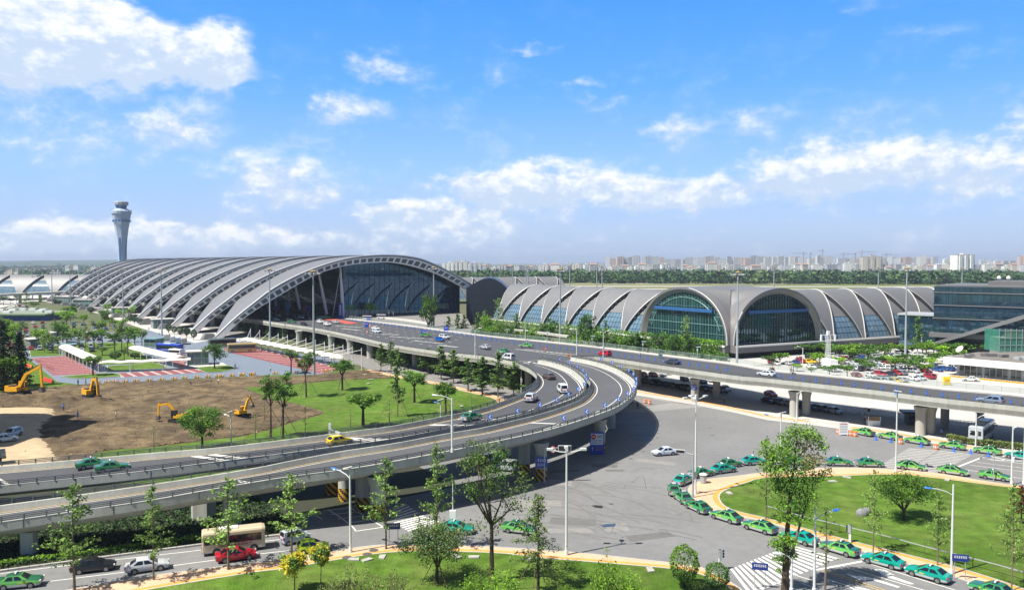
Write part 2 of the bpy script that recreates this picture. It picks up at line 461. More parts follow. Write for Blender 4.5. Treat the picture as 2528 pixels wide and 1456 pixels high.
# ---------------------------------------------------------------- the ground and the layers on it
m = MB(); m.box((0, 6000, -1.0), (44000, 34000, 2.0), M('land', (0.085, 0.110, 0.050), .95, col2=(0.13, 0.13, 0.08), scale=.003, var=.2, spec=.1)); tag(m.build('ground'), kind='structure')
def poly(*pts, z=0.0):                      # pts: ('E', x, y, x, y, ... ) groups
 out = []
 for g in pts:
  c = g[0]
  for i in range(1, len(g), 2): out.append(G(c, g[i], g[i + 1], z))
 return out
def smooth_poly(pts, step=2.0):
 p = resample(pts + [pts[0]], step=step)
 return p[:-1]
sheet('lawn', poly(('m', -300, 1420, 0, 1330, 633, 1215, 1180, 1090), ('I', 300, 620, 290, 585, 60, 520), ('G', 2300, 505, 1900, 420, 1500, 340, 1250, 262, 760, 300), ('E', 2400, 480, 600, 560, 300, 300, -300, 300)), 0.02, GRASS)
DP = poly(('E', -200, 690, 640, 600, 1600, 552, 2528, 505), ('G', 400, 340, 770, 322, 1250, 275, 1520, 345, 1480, 358, 1050, 372, 640, 405, 330, 440, 60, 452, 380, 565, 640, 630, 830, 700, 520, 790, 350, 850, 0, 935), ('E', 2230, 1115, 1950, 1150, 1500, 1205, 1200, 1225, 920, 1268, 895, 1330, 0, 1420, -200, 1440))
def inside(p, P):
 c = False; n = len(P); x, y = p
 for i in range(n):
  a, b = P[i], P[(i + 1) % n]
  if (a.y > y) != (b.y > y) and x < (b.x - a.x) * (y - a.y) / (b.y - a.y) + a.x: c = not c
 return c
def dirt_height(x, y):
 v = Vector((x, y, 0))
 h = 0.10 * noise.noise(v * 3.1) + 0.20 * abs(noise.noise(v * 1.3)) + 0.40 * noise.noise(v * 0.22) + .12 * noise.noise(v * .45) + 0.16 * noise.noise(v * 0.9 + Vector((9, 3, 0))) + 0.05 * noise.noise(v * 2.3)
 a, b = G('E', 60, 760), G('E', 900, 790)
 t = max(0, min(1, (Vector((x - a.x, y - a.y, 0))).dot((b - a).normalized()) / (b - a).length))
 d = ((a + (b - a) * t) - Vector((x, y, 0))).length
 h += 1.9 * math.exp(-(d / 4.2) ** 2) * (0.7 + 0.6 * noise.noise(v * 0.5))
 for ex, ey, eh, er in ((120, 800, 1.2, 4), (1250, 650, .7, 5), (1750, 700, .6, 6), (700, 690, .9, 5), (1150, 960, .5, 3), (2000, 640, .5, 4)):
  e = G('E', ex, ey); h += eh * math.exp(-((e.x - x) ** 2 + (e.y - y) ** 2) / er ** 2) * (.8 + .5 * noise.noise(v * .7))
 e = G('E', 2260, 930); d = ((e.x - x) ** 2 + (e.y - y) ** 2) ** .5
 h += 0.7 * math.exp(-(d / 2.6) ** 2)
 return h
def dirt_field():
 xs = [p.x for p in DP]; ys = [p.y for p in DP]; st = 0.75
 nx = int((max(xs) - min(xs)) / st) + 1; ny = int((max(ys) - min(ys)) / st) + 1
 mb = MB(); k = mb.mi(DIRT); idx = {}
 P = smooth_poly(DP, 1.5)
 edge = P
 for j in range(ny):
  for i in range(nx):
   x, y = min(xs) + i * st, min(ys) + j * st
   if inside((x, y), P):
    dmin = min((e.x - x) ** 2 + (e.y - y) ** 2 for e in edge) ** .5
    f = min(1, dmin / 1.6)
    idx[i, j] = len(mb.v)
    mb.v.append((x, y, 0.04 + 0.12 * f + dirt_height(x, y) * f))
 for (i, j) in list(idx):
  q = [(i, j), (i + 1, j), (i + 1, j + 1), (i, j + 1)]
  if all(a in idx for a in q): mb.f.append(tuple(idx[a] for a in q)); mb.m.append(k)
 o = mb.build('dug_earth', smooth=False)
 for p in o.data.polygons: p.use_smooth = True
 tag(o, kind='structure')
 sheet('dug_earth_edge', P, 0.035, DIRT)
dirt_field()
def sand_track():
 P = smooth_poly(poly(('E', -200, 830, 300, 815, 600, 838, 470, 1000, 480, 1110, 560, 1200, 610, 1290, 560, 1345, -200, 1425)), 2)
 xs = [p.x for p in P]; ys = [p.y for p in P]; st = 0.9; mb = MB(); idx = {}; k = mb.mi(SAND)
 for j in range(int((max(ys) - min(ys)) / st) + 1):
  for i in range(int((max(xs) - min(xs)) / st) + 1):
   x, y = min(xs) + i * st, min(ys) + j * st
   if inside((x, y), P):
    d = min((e.x - x) ** 2 + (e.y - y) ** 2 for e in P) ** .5
    idx[i, j] = len(mb.v); mb.v.append((x, y, -.25 + .83 * min(1, d / 2.6) + .07 * noise.noise(Vector((x * .8, y * .3, 0)))))
 for (i, j) in list(idx):
  q = [(i, j), (i + 1, j), (i + 1, j + 1), (i, j + 1)]
  if all(a in idx for a in q): mb.f.append(tuple(idx[a] for a in q)); mb.m.append(k)
 o = mb.build('haul_track'); tag(o, kind='structure')
 for p in o.data.polygons: p.use_smooth = True
sand_track()
def clods():
 rnd = random.Random(2); mb = MB(); k = 0; xs = [p.x for p in DP]; ys = [p.y for p in DP]; CL = [M('clod', (.12, .095, .065), .98, var=.3, scale=1.2, spec=.1), M('clod_pale', (.26, .22, .16), .98, spec=.1)]
 while k < 3800:
  x, y = rnd.uniform(min(xs), max(xs)), rnd.uniform(min(ys), max(ys))
  if not inside((x, y), DP): continue
  k += 1; s = rnd.uniform(.06, .2) * (1.8 if rnd.random() < .08 else 1); z = dirt_height(x, y) + .14; a = rnd.uniform(0, 6)
  P4 = [(x + s * rnd.uniform(.7, 1.3) * math.cos(a + q * 1.57), y + s * rnd.uniform(.7, 1.3) * math.sin(a + q * 1.57), z - .05) for q in range(4)]; t = (x, y, z + s * rnd.uniform(.5, 1))
  m_ = CL[rnd.random() < .25]
  for q in range(4): mb.poly([P4[q], P4[(q + 1) % 4], t], m_)
 tag(mb.build('soil_clods'), 'clods and stones scattered over the dug earth', kind='stuff')
clods()
sheet('bus_yard_road', poly(('E', 560, 560, 830, 592, 1600, 545, 2528, 500), ('G', 400, 325, 760, 322, 900, 300), ('B', 1000, 1180, 0, 1045), ('b', 1900, 880, 1250, 840, 980, 890, 900, 800, 470, 700, 420, 640), ('E', 1350, 60, 900, 90, 300, 120, 240, 300)), 0.03, BLUEG)
def bays(name, P, lines, w):
 sheet(name, P, 0.045, REDB)
 mb = MB()
 for a, b in lines: ribbon(mb, [a, b], w, 0.06, WHITEP)
 tag(mb.build('bay_lines'), kind='structure')
def lerp(a, b, t): return a + (b - a) * t
P = poly(('E', 310, 330, 660, 305, 965, 480, 525, 502))
bays('red_bus_bays', P, [(lerp(P[0], P[3], t), lerp(P[1], P[2], t)) for t in [i / 12 for i in range(13)]], .22)
P = poly(('E', 1145, 478, 1925, 433, 2040, 465, 1215, 517))
bays('red_bus_bays', P, [(lerp(P[0], P[1], t), lerp(P[3], P[2], t)) for i in range(8) for t in (i / 7 - .012, i / 7 + .012)], .22)
P = [G('m', 550, 859), G('m', 640, 862), G('m', 815, 902), G('m', 815, 920), G('m', 777, 921), G('m', 697, 906), G('m', 562, 869)]
A_, B_ = G('m', 556, 864), G('m', 790, 920)
C_, D_ = G('m', 640, 862), G('m', 852, 912)
bays('red_bus_bays', [G('m', 550, 859), G('m', 640, 862), G('m', 852, 911), G('m', 790, 922), G('m', 562, 869)], [(lerp(A_, B_, t), lerp(C_, D_, t)) for t in [i / 15 for i in range(16)]], .3)
P = poly(('E', 1640, 300, 1830, 285, 1830, 400, 1800, 425, 1640, 340)); bays('red_bus_bays', P, [(G('E', 1650, 300 + k * 18), G('E', 1825, 292 + k * 18)) for k in range(6)], .25)
def kerbed(name, P, mat, h=.14, kerb=True):
 mb = MB(); mb.prism(P, 0, h, mat, KERB); o = tag(mb.build(name), kind='structure')
 if kerb:
  k = MB(); ribbon(k, P + [P[0]], .28, h + .012, KERB); tag(k.build('kerb'), kind='structure')
 return o
kerbed('lawn_island', smooth_poly(poly(('E', 600, 512, 960, 482, 1145, 480, 1185, 508, 1000, 522, 800, 530, 680, 524))), GRASS)
kerbed('lawn_island', poly(('E', 1060, 408, 1560, 378, 1660, 428, 1060, 455)), GRASS)
kerbed('lawn_island', smooth_poly(poly(('b', 1000, 1325, 1250, 1305, 1560, 1288, 1680, 1330, 1560, 1378, 1220, 1408))), GRASS)
kerbed('lawn_island', poly(('E', 290, 255, 620, 190, 870, 175, 1300, 175, 1420, 300, 1560, 378, 965, 398, 860, 400, 650, 302, 300, 312)), GRASS, .10)
kerbed('pavement', poly(('b', 820, 1270, 1000, 1320, 1560, 1288, 1480, 1240, 900, 1240)), PAVE, .12, False)
sheet('forecourt', poly(('b', 420, 740, 60, 640), ('a', 1200, 1000, 560, 940, 0, 1060), ('m', -200, 760, 160, 712, 600, 780, 640, 830), ('b', 1960, 880, 1250, 845, 1000, 900)), 0.05, PAVE)
sheet('service_road', poly(('b', 1830, 760, 1540, 760, 1200, 640, 200, 420), ('m', 200, 740, 160, 735, 400, 775, 620, 805, 640, 838), ('b', 2100, 850)), 0.065, ASPH3)
PLAZA = poly(('m', -400, 1405, 0, 1330, 400, 1245, 700, 1180, 1150, 1100, 1400, 1010, 1540, 958, 1572, 976, 1707, 998, 1815, 1019, 1895, 1037, 1995, 1048, 2108, 1063, 2258, 1086, 2408, 1115, 2560, 1142, 2900, 1205, 3000, 1800, -600, 1800, -600, 1500))
sheet('road_plaza', PLAZA, 0.07, ASPH)
sheet('concrete_yard', poly(('m', 1480, 985, 1560, 925, 1600, 905, 1900, 872, 2300, 842, 2800, 842, 3000, 1000, 2900, 1205, 2560, 1142, 2408, 1115, 2258, 1086, 2108, 1063, 1995, 1048, 1895, 1037, 1707, 998, 1572, 976)), 0.06, M('yard_concrete', (0.44, 0.435, 0.42), .9, var=.08, scale=.3, big=.10, bigs=.04, spec=.3))
sheet('side_road', poly(('B', 960, 1080, 1500, 1195, 2000, 1300, 2528, 1420), ('I', 200, 430, 440, 520, 420, 610, 200, 590), ('G', 2395, 518, 2000, 425, 1600, 335, 1250, 268), ('B', 1180, 1240, 880, 1180)), 0.075, ASPH3)
def walk(path, w, name='pavement', stripe=None, h=.14):
 p = resample(path, step=2.0)
 mb = MB()
 a, b = offset(p, w / 2), offset(p, -w / 2)
 mb.prism(a + b[::-1], 0, h, TILE, KERB)
 if stripe: ribbon(mb, offset(p, stripe), .55, h + .012, TILEO)
 return tag(mb.build(name), kind='structure')
walk([G('G', 1255, 277), G('G', 1500, 330), G('G', 1700, 368), G('G', 1900, 402), G('G', 2200, 470), G('G', 2528, 548), G('I', 230, 598)], 2.4, stripe=-.5)
UP = poly(('m', -400, 1580, 0, 1492, 175, 1456, 363, 1424, 526, 1402, 591, 1394, 700, 1380, 816, 1363, 870, 1354, 929, 1347, 1010, 1345, 1182, 1349, 1400, 1363, 1557, 1379, 1720, 1399, 1775, 1422, 1830, 1456, 1950, 1560))
LO = poly(('m', -400, 1620, 0, 1535, 200, 1489, 400, 1452, 633, 1414, 716, 1404, 841, 1382, 930, 1369, 1016, 1363, 1224, 1367, 1332, 1379, 1482, 1391, 1657, 1406, 1720, 1417, 1783, 1443, 1830, 1480, 1900, 1560))
UPs, LOs = resample(UP, step=2.0), resample(LO, step=2.0)
mb = MB(); mb.prism(UPs + LOs[::-1], 0, .14, TILE, KERB)
ribbon(mb, offset(LOs, .55), .6, .152, TILEO); ribbon(mb, offset(LOs, .12), .24, .156, KERB); ribbon(mb, offset(UPs, -.12), .26, .154, KERB)
tag(mb.build('pavement'), kind='structure')
sheet('lawn', LOs + [G('m', 1900, 1900), G('m', -700, 1900)], .15, GRASS)
OUT = poly(('m', 2900, 1230, 2528, 1201.5, 2308, 1168, 2170, 1157.5, 2035, 1156, 1900, 1165, 1815, 1176, 1750, 1183, 1715, 1193, 1699, 1206, 1702, 1222, 1727, 1244, 1763, 1264, 1830, 1279, 1895, 1291, 2015, 1332, 2133, 1364, 2233, 1392, 2358, 1427, 2480, 1470, 2700, 1560))
INN = poly(('m', 2900, 1236, 2528, 1208, 2321, 1183, 2208, 1173, 2070, 1176.5, 1895, 1181, 1850, 1191, 1800, 1208, 1778, 1222, 1782, 1242, 1810, 1260, 1895, 1281, 2025, 1316, 2108, 1338, 2246, 1372, 2358, 1400.5, 2496, 1444, 2700, 1520))
Os, Is = resample(OUT, step=1.5), resample(INN, step=1.5)
sheet('pavement', Os + [G('m', 2950, 1600), G('m', 2950, 1230)], .14, TILE, z0=0, side=KERB)
sheet('lawn', Is + [G('m', 2950, 1570), G('m', 2950, 1240)], .16, GRASS)
mb = MB(); ribbon(mb, offset(Os, .13), .26, .152, KERB); ribbon(mb, offset(Is, -.62), .7, .156, TILEO); ribbon(mb, offset(Is, -.13), .25, .172, KERB); tag(mb.build('kerb'), kind='structure')
FP = poly(('m', 1500, 950, 1572, 967, 1708, 989, 1815, 1010.5, 1895, 1028.5, 1995, 1041))
walk([p for p in FP], 2.2, stripe=.3)
walk(poly(('m', 2100, 1056, 2180, 1067, 2258, 1079.5, 2338, 1093, 2408, 1108, 2528, 1129, 2800, 1180)), 2.6, stripe=.4)
# ---------------------------------------------------------------- road markings
MK = MB(); MZ = .085
WORN = M('worn_paint', (.37, .37, .36), .85, var=.22, scale=1.2, spec=.3)
def zebra(a, b, c, d, n, frac=.5, mat=WHITEP):        # stripes run a->b ... d->c
 for i in range(n):
  t0, t1 = i / n, (i + frac) / n
  P4 = [lerp(a, d, t0), lerp(b, c, t0), lerp(b, c, t1), lerp(a, d, t1)]
  MK.quad(*[Vector((p.x, p.y, MZ)) for p in P4], mat)
def line(pts, w=.16, mat=WHITEP, dash=None, z=MZ):
 ribbon(MK, resample(pts, step=1.0) if (len(pts) > 2 or dash) else pts, w, z, mat, dash)
zebra(G('H', 1810, 725), G('H', 1520, 795), G('H', 1680, 890), G('H', 1990, 790), 6)
zebra(G('H', 1640, 610), G('H', 1490, 680), G('H', 1530, 780), G('H', 1790, 715), 5)
zebra(G('h', 120, 1500), G('h', -40, 1290), G('h', 470, 1090), G('h', 860, 1195), 17)
zebra(G('I', 1330, 700), G('I', 1700, 690), G('I', 2240, 640), G('I', 1900, 600), 26, .45, WORN)
a, b, c, d = G('K', 1050, 1400), G('K', 1400, 1210), G('K', 2060, 1270), G('K', 1720, 1450)
def zeb2(a, b, c, d, n):
 for i in range(n):
  t0, t1 = i / n, (i + .5) / n
  MK.quad(*[Vector((p.x, p.y, MZ)) for p in (lerp(a, b, t0), lerp(a, b, t1), lerp(d, c, t1), lerp(d, c, t0))], WORN)
zeb2(G('K', 1055, 1420), G('K', 1400, 1212), G('K', 1690, 1235), G('K', 1350, 1440), 14)
zeb2(G('K', 1370, 1440), G('K', 1710, 1236), G('K', 2040, 1272), G('K', 1700, 1456), 14)
line([G('F', -600, 1390), G('F', 0, 1300), G('F', 1000, 1178), G('F', 1950, 1070), G('H', 200, 985), G('H', 420, 960)], .16)
line([G('F', 380, 1388), G('F', 1260, 1280)], .16); line([G('F', 1640, 1228), G('F', 2120, 1165)], .16); line([G('H', 150, 1110), G('H', 580, 1060)], .16)
line([G('F', -400, 1490), G('F', 330, 1395)], .16)
line([G('H', 620, 560), G('H', 860, 660), G('H', 1080, 805), G('H', 1150, 880)], .18); line([G('H', 850, 520), G('H', 1150, 680), G('H', 1420, 840)], .18)
line([G('H', 1150, 880), G('H', 1420, 840)], .2)
for k in range(7):
 t = k / 7
 line([lerp(G('H', 640, 560), G('H', 1120, 850), t), lerp(G('H', 880, 530), G('H', 1350, 790), min(1, t + .06))], .2)
line([G('H', 690, 690), G('H', 820, 762)], .15); line([G('H', 1480, 560), G('H', 1760, 510)], .15)
line([G('L', 480, 1262), G('L', 960, 1172)], .35); line([G('L', 740, 1228), G('L', 1520, 1456), G('L', 2000, 1600)], .15)
line([G('L', 940, 1180), G('L', 1830, 1456), G('L', 2300, 1600)], .15)
line([G('L', 520, 1265), G('L', 1080, 1456), G('L', 1500, 1600)], .13, YELP); line([G('L', 560, 1262), G('L', 1140, 1456), G('L', 1560, 1600)], .13, YELP)
line([G('L', 540, 1340), G('L', 860, 1440), G('L', 1100, 1520)], .15); line([G('L', 260, 1310), G('L', 430, 1362)], .14); line([G('L', 60, 1383), G('L', 300, 1456)], .15); line([G('L', 320, 1390), G('L', 520, 1456)], .15)
def arrow(pts, kind=0):
 MK.poly([Vector((p.x, p.y, MZ)) for p in pts], WHITEP)
arrow([G('L', 1010, 1245), G('L', 1160, 1262), G('L', 1250, 1312), G('L', 1190, 1310), G('L', 1450, 1402), G('L', 1400, 1402), G('L', 1130, 1318), G('L', 1110, 1290)])
arrow([G('L', 765, 1298), G('L', 870, 1322), G('L', 960, 1328), G('L', 1070, 1352), G('L', 1310, 1430), G('L', 1280, 1436), G('L', 1030, 1362), G('L', 900, 1362)])
arrow([G('L', 800, 1425), G('L', 900, 1430), G('L', 1000, 1456), G('L', 1040, 1475), G('L', 860, 1475)])
line([G('K', 1880, 1400), G('K', 2160, 1290)], .35); line([G('K', 1900, 1420), G('K', 2528, 1520)], .15)
for q in ((2100, 1320, 2528, 1372), (2060, 1355, 2528, 1415), (2000, 1385, 2528, 1450)): line([G('K', q[0], q[1]), G('K', q[2], q[3])], .15)
line([G('K', 2160, 1290), G('K', 2350, 1335), G('K', 2100, 1320), G('K', 2160, 1290)], .3); line([G('K', 2260, 1285), G('K', 2528, 1340), G('K', 2350, 1335)], .3)
for i in range(6): line([G('K', 1560 + i * 60, 545 + i * 9), G('K', 1700 + i * 60, 540 + i * 9)], .12)
line([G('I', 1720, 560), G('I', 1880, 590)], .15)
for k in range(9):
 p = lerp(G('G', 1240, 205), G('G', 2500, 495), k / 9); q = lerp(G('G', 1240, 205), G('G', 2500, 495), k / 9 + .03)
 ribbon(MK, [p, q], .15, .09, WHITEP)
 p = lerp(G('G', 1320, 185), G('G', 2528, 460), k / 9 + .04); q = lerp(G('G', 1320, 185), G('G', 2528, 460), k / 9 + .07)
 ribbon(MK, [p, q], .15, .09, WHITEP)
tag(MK.build('road_markings'), kind='structure')
ST = MB(); WET = M('wet_patch', (0.05, 0.055, 0.065), .12, spec=.6); TAR = M('tar', (0.03, 0.03, 0.032), .9, spec=.2); IRON = M('manhole', (0.12, 0.12, 0.12), .6, metal=.3)
SKID = M('tyre_mark', (0.088, 0.088, 0.09), .9, spec=.2)
ST.poly([Vector((p.x, p.y, .082)) for p in poly(('J', 1110, 628, 1150, 622, 1215, 628, 1228, 645, 1215, 655, 1150, 648))], TAR)
ST.poly([Vector((p.x, p.y, .082)) for p in poly(('J', 1265, 605, 1335, 608, 1310, 618))], TAR)
ST.poly([Vector((p.x, p.y, .082)) for p in poly(('J', 1200, 825, 1260, 808, 1350, 806, 1345, 832, 1240, 842))], WET)
ST.poly([Vector((p.x, p.y, .082)) for p in poly(('J', 1340, 895, 1355, 905, 1340, 905))], TAR); ST.poly([Vector((p.x, p.y, .082)) for p in poly(('J', 1405, 932, 1430, 938, 1410, 942))], TAR)
for q in (((1775, 858), (1990, 890), (2210, 945)), ((1780, 895), (1980, 930), (2140, 965))): ribbon(ST, [G('J', *p) for p in q], .12, .081, SKID)
for q in ((1090, 310), (1330, 240), (1500, 160), (1620, 90), (1690, 20)): ST.lathe([(.35, 0), (.34, .004)], IRON, 12, tuple(G('J', *q, .081)))
for q in ((1740, 745), (1765, 805), (1770, 870), (1760, 940), (2280, 845), (2300, 915)): ST.lathe([(.35, 0), (.34, .004)], IRON, 12, tuple(G('I', *q, .081)))
random.seed(5)
for k in range(26):                                   # long faint tyre tracks of turning traffic
 y0 = random.uniform(300, 900); x0 = random.uniform(300, 1500)
 pts = [G('J', x0, y0), G('J', x0 + random.uniform(250, 420), y0 + random.uniform(5, 60)), G('J', x0 + random.uniform(500, 900), y0 + random.uniform(60, 190))]
 ribbon(ST, resample(pts, step=1.5), random.uniform(.15, .3), .0755 + k * .0002, M('faint_track', (0.150, 0.148, 0.145), .88, spec=.3))
random.seed(31)
PT = [M('asphalt_patch', (.135, .134, .132), .88, var=.12, scale=1.2, spec=.3), M('asphalt_patch_pale', (.225, .22, .212), .88, var=.12, scale=1.2, spec=.3)]
for k in range(15):
 c_ = G('J', random.uniform(250, 1750), random.uniform(120, 950)); a = random.uniform(-.5, .3); w, h = random.uniform(1, 3.6), random.uniform(.7, 1.8); u, v = Vector((math.cos(a), math.sin(a), 0)), Vector((-math.sin(a), math.cos(a), 0))
 ST.poly([Vector((q.x, q.y, .0742 + k * .0001)) for q in (c_ - u * w - v * h, c_ + u * w - v * h * .9, c_ + u * w * .95 + v * h, c_ - u * w + v * h)], PT[k % 2])
for k in range(9):
 x0, y0 = random.uniform(200, 1900), random.uniform(60, 980); pts = [G('J', x0 + q * random.uniform(40, 75) , y0 + q * random.uniform(-14, 22) + random.uniform(-9, 9)) for q in range(6)]
 ribbon(ST, resample(pts, step=.7), random.uniform(.04, .08), .0812, SKID)
WETA = M('watered_asphalt', (0.055, 0.060, 0.072), .55, col2=(0.12, 0.12, 0.122), scale=.30, spec=.4, aniso=(.35, 1, 1))
for q in (('I', 1350, 760, 1480, 690, 1640, 690, 1735, 790, 1740, 900, 1690, 985, 1560, 985, 1420, 880, 1330, 830), ('H', 1500, 380, 1700, 330, 2000, 380, 2280, 540, 2290, 610, 2120, 600, 1880, 520, 1600, 440), ('H', 640, 700, 720, 760, 830, 850, 700, 850, 610, 760)):
 ST.poly([Vector((p.x, p.y, .0815)) for p in smooth_poly(poly(q))], WETA)
tag(ST.build('road_stains'), kind='structure')
for q in ((1325, 1062), (1260, 1100), (1060, 1132)):
 mb = MB(); mb.lathe([(.55, 0), (.54, .02)], IRON, 16, tuple(G('H', *q, .15))); tag(mb.build('manhole_cover'), 'round grey manhole cover set in the peach pavement', 'manhole cover', 'manhole covers in the pavement')
for n_, (c, x, y) in enumerate((('H', 1130, 1155), ('H', 1260, 1160), ('H', 1410, 1130), ('H', 2140, 1125), ('H', 2310, 1130), ('J', 530, 1150), ('J', 1690, 1258), ('L', 785, 345), ('L', 640, 385), ('L', 1775, 370), ('J', 2470, 500), ('G', 1238, 322), ('G', 1300, 368), ('G', 1275, 408), ('G', 2190, 632))):
 mb = MB(); mb.prism([(.9, -.5), (.7, .55), (-.8, .5), (-.95, -.4)], -.05, .12, M('slab_stone', (0.36, 0.36, 0.33), .9, var=.15, scale=2))
 o = mb.build('stone_slab', loc=G(c, x, y, .17)); o.rotation_euler.z = n_ * .8; o.scale = (.72, .72, 1)
 tag(o, 'pale flat stone slab lying in the grass', 'stone slab', 'flat stone slabs in the lawns')
def band(name, y0, y1, mat, z, x0=1150, x1=2800, skew=0):
 P_ = [G('m', x0, y0), G('m', x1, y0 + skew), G('m', x1, y1 + skew), G('m', x0, y1)]
 sheet(name, P_, z, mat)
RUN = M('runway', (0.36, 0.35, 0.33), .9, var=.05, scale=.02, spec=.3)
band('airfield_grass', 690, 735, GRASSF, .05, 1100, 3000, 3)
band('runway', 704.5, 707, RUN, .12, 1100, 3000, 4); band('runway', 700.5, 701.3, RUN, .12, 1100, 2050, 1)
band('runway', 711.5, 714, RUN, .12, 1380, 3000, 5); band('taxiway', 718, 728, M('apron', (0.27, 0.26, 0.25), .9, var=.06, scale=.03, spec=.3), .12, 1200, 3000, 5)
band('airfield_track', 698, 698.7, M('track', (0.3, 0.27, 0.2), .9), .12, 1180, 1800, 1)
# ---------------------------------------------------------------- elevated roads
def E3(*t): return [G('m', a, b, c) for a, b, c in t]
def zmap(z):
 T = [(4.5, 4.5), (5, 5), (5.3, 5.4), (5.5, 5.75), (5.7, 6.15), (5.9, 6.6), (6.1, 7.0), (6.25, 7.25), (6.5, 7.55), (6.75, 7.8), (7.1, 8.0), (7.3, 8.1), (7.6, 8.2), (9, 8.2)]
 for (a, b), (c, d) in zip(T, T[1:]):
  if a <= z <= c: return b + (d - b) * (z - a) / (c - a)
 return z
def E3r(*t): return [G('m', a, b, zmap(c)) for a, b, c in t]
STRY = M('stripe_yellow', (0.55, 0.30, 0.02), .7); STRB = M('stripe_black', (0.02, 0.02, 0.02), .7)
def rails(root, path, off=0.0, name='guard_rail', h=.66, step=2.2, bars=(.2, .41, .62)):
 mb = MB(); p = offset(resample(path, step=step), off)
 for a in p:
  mb.box((a.x, a.y, a.z + h / 2), (.13, .13, h), STEEL)
 for b in bars:
  for a, c in zip(p, p[1:]):
   mb.beam(a + Vector((0, 0, b)), c + Vector((0, 0, b)), .07, .09, STEEL)
 return mb.build(name, root)
def column(root, p, ztop, r=.85, stripe=False, square=False):
 mb = MB()
 if square:
  mb.prism([(p.x + a * r, p.y + b * r) for a, b in ((-1, -.7), (-.7, -1), (.7, -1), (1, -.7), (1, .7), (.7, 1), (-.7, 1), (-1, .7))], 0, ztop, CONC)
 else:
  z0 = 1.9 if stripe else 0
  mb.lathe([(r, z0), (r, ztop - 1.5), (r * 1.12, ztop - .9), (r * 1.35, ztop - .25), (r * 1.35, ztop)], CONC, 20, (p.x, p.y, 0))
  if stripe:
   n = 24; rows = [[(p.x + r * 1.02 * math.cos(2 * math.pi * q / n), p.y + r * 1.02 * math.sin(2 * math.pi * q / n), .07 + k * 1.9 / 8) for q in range(n)] for k in range(9)]
   for k in range(8):
    for q in range(n):
     mb.quad(rows[k][q], rows[k][(q + 1) % n], rows[k + 1][(q + 1) % n], rows[k + 1][q], STRY if (q * 2 + k * 2) % 8 < 4 else STRB)
 mb.smooth = not square
 return mb.build('column', root)
def ramp(name, label, near, far, n, group='curved slip ramps of the viaduct', skip_near=(), asph=ASPH2, far_rail=True):
 root = thing(name, label, 'viaduct', group=group)
 N_, F_ = resample(near, n=n), resample(far, n=n)
 mb = MB(); rows = []; PH = .8
 for a, b in zip(N_, F_):
  u = (b - a); w = Vector((u.x, u.y, 0)).length; u = Vector((u.x, u.y, 0)) / w
  za, zb = a.z, b.z
  q = lambda t, z: Vector((a.x + u.x * t, a.y + u.y * t, z))
  rows.append([q(0, za), q(0, za - .98), q(.12, za - .98), q(.12, za - 1.12), q(w * .12, za - 1.5), q(w * .22, za - 2.0), q(w * .32, za - 2.35), q(w * .68, zb - 2.35), q(w * .78, zb - 2.0), q(w * .88, zb - 1.5), q(w - .12, zb - 1.12), q(w - .12, zb - .98), q(w, zb - .98), q(w, zb), q(w - .38, zb), q(w - .55, zb - PH), q(.55, za - PH), q(.38, za)])
 mb.grid(rows, CONC, True); mb.poly(rows[0], CONC); mb.poly(rows[-1][::-1], CONC)
 for i in range(3, len(N_) - 1, 7):
  for a, b in ((N_[i], F_[i]), (F_[i], N_[i])):
   u = (b - a); u.z = 0; u.normalize(); w_ = Vector((-u.y, u.x, 0)) * .05; p = a - u * .012
   mb.quad(p - w_ + Vector((0, 0, -.96)), p + w_ + Vector((0, 0, -.96)), p + w_, p - w_, ROOFD)
 mb.build('girder', root)
 def inner(t0, t1, dz):
  out = []
  for a, b in zip(N_, F_):
   u = (b - a); w = Vector((u.x, u.y, 0)).length
   p = a.lerp(b, t0 / w if t0 >= 0 else 1 + t0 / w); q = a.lerp(b, t1 / w if t1 >= 0 else 1 + t1 / w)
   p.z += dz - PH; q.z += dz - PH; out.append((p, q))
  return out
 def strip(nm, t0, t1, dz, mat):
  mb = MB(); s = inner(t0, t1, dz); mb.grid([[p, q] for p, q in s], mat); return mb.build(nm, root)
 strip('road_surface', .62, -.62, .012, asph)
 strip('edge_line', .66, .92, .03, WHITEP); strip('edge_line', -.84, -.68, .03, YELP)
 strip('edge_line', 1.3, 1.45, .03, WHITEP); strip('edge_line', -1.5, -1.34, .03, WHITEP)
 rails(root, N_)
 if far_rail: rails(root, F_)
 return root, N_, F_
r2n = E3r((-300, 1335, 4.5), (-60, 1297, 4.9), (0, 1289, 5.0), (155, 1266.6, 5.3), (250, 1253, 5.5), (376, 1234, 5.7), (501, 1211.5, 5.9), (633, 1189, 6.1), (716, 1176, 6.25), (841, 1160, 6.5), (941, 1144, 6.7), (1092, 1116, 7.1), (1182, 1098, 7.3), (1307, 1071.6, 7.6), (1382, 1053, 7.7), (1457, 1029, 7.8), (1520, 1005.5, 7.8), (1557, 980.5, 7.8), (1571, 961.7, 7.8), (1571, 948, 7.8), (1558, 931, 7.8), (1524, 911, 7.8), (1474, 894, 7.8), (1412, 881.6, 7.8))
r2f = E3r((-300, 1283, 4.5), (-60, 1254, 4.9), (0, 1246, 5.0), (150, 1226, 5.3), (250, 1212, 5.5), (376, 1194, 5.7), (501, 1175, 5.9), (633, 1153, 6.1), (716, 1136, 6.25), (841, 1113, 6.5), (966, 1094, 6.75), (1092, 1070.6, 7.1), (1182, 1056, 7.3), (1257, 1039, 7.5), (1332, 1020.5, 7.65), (1394, 1000.5, 7.75), (1432, 984, 7.8), (1454, 964, 7.8), (1458, 950, 7.8), (1455, 941, 7.8), (1444, 928, 7.8), (1419, 910, 7.8), (1382, 896, 7.8), (1337, 886.5, 7.8))
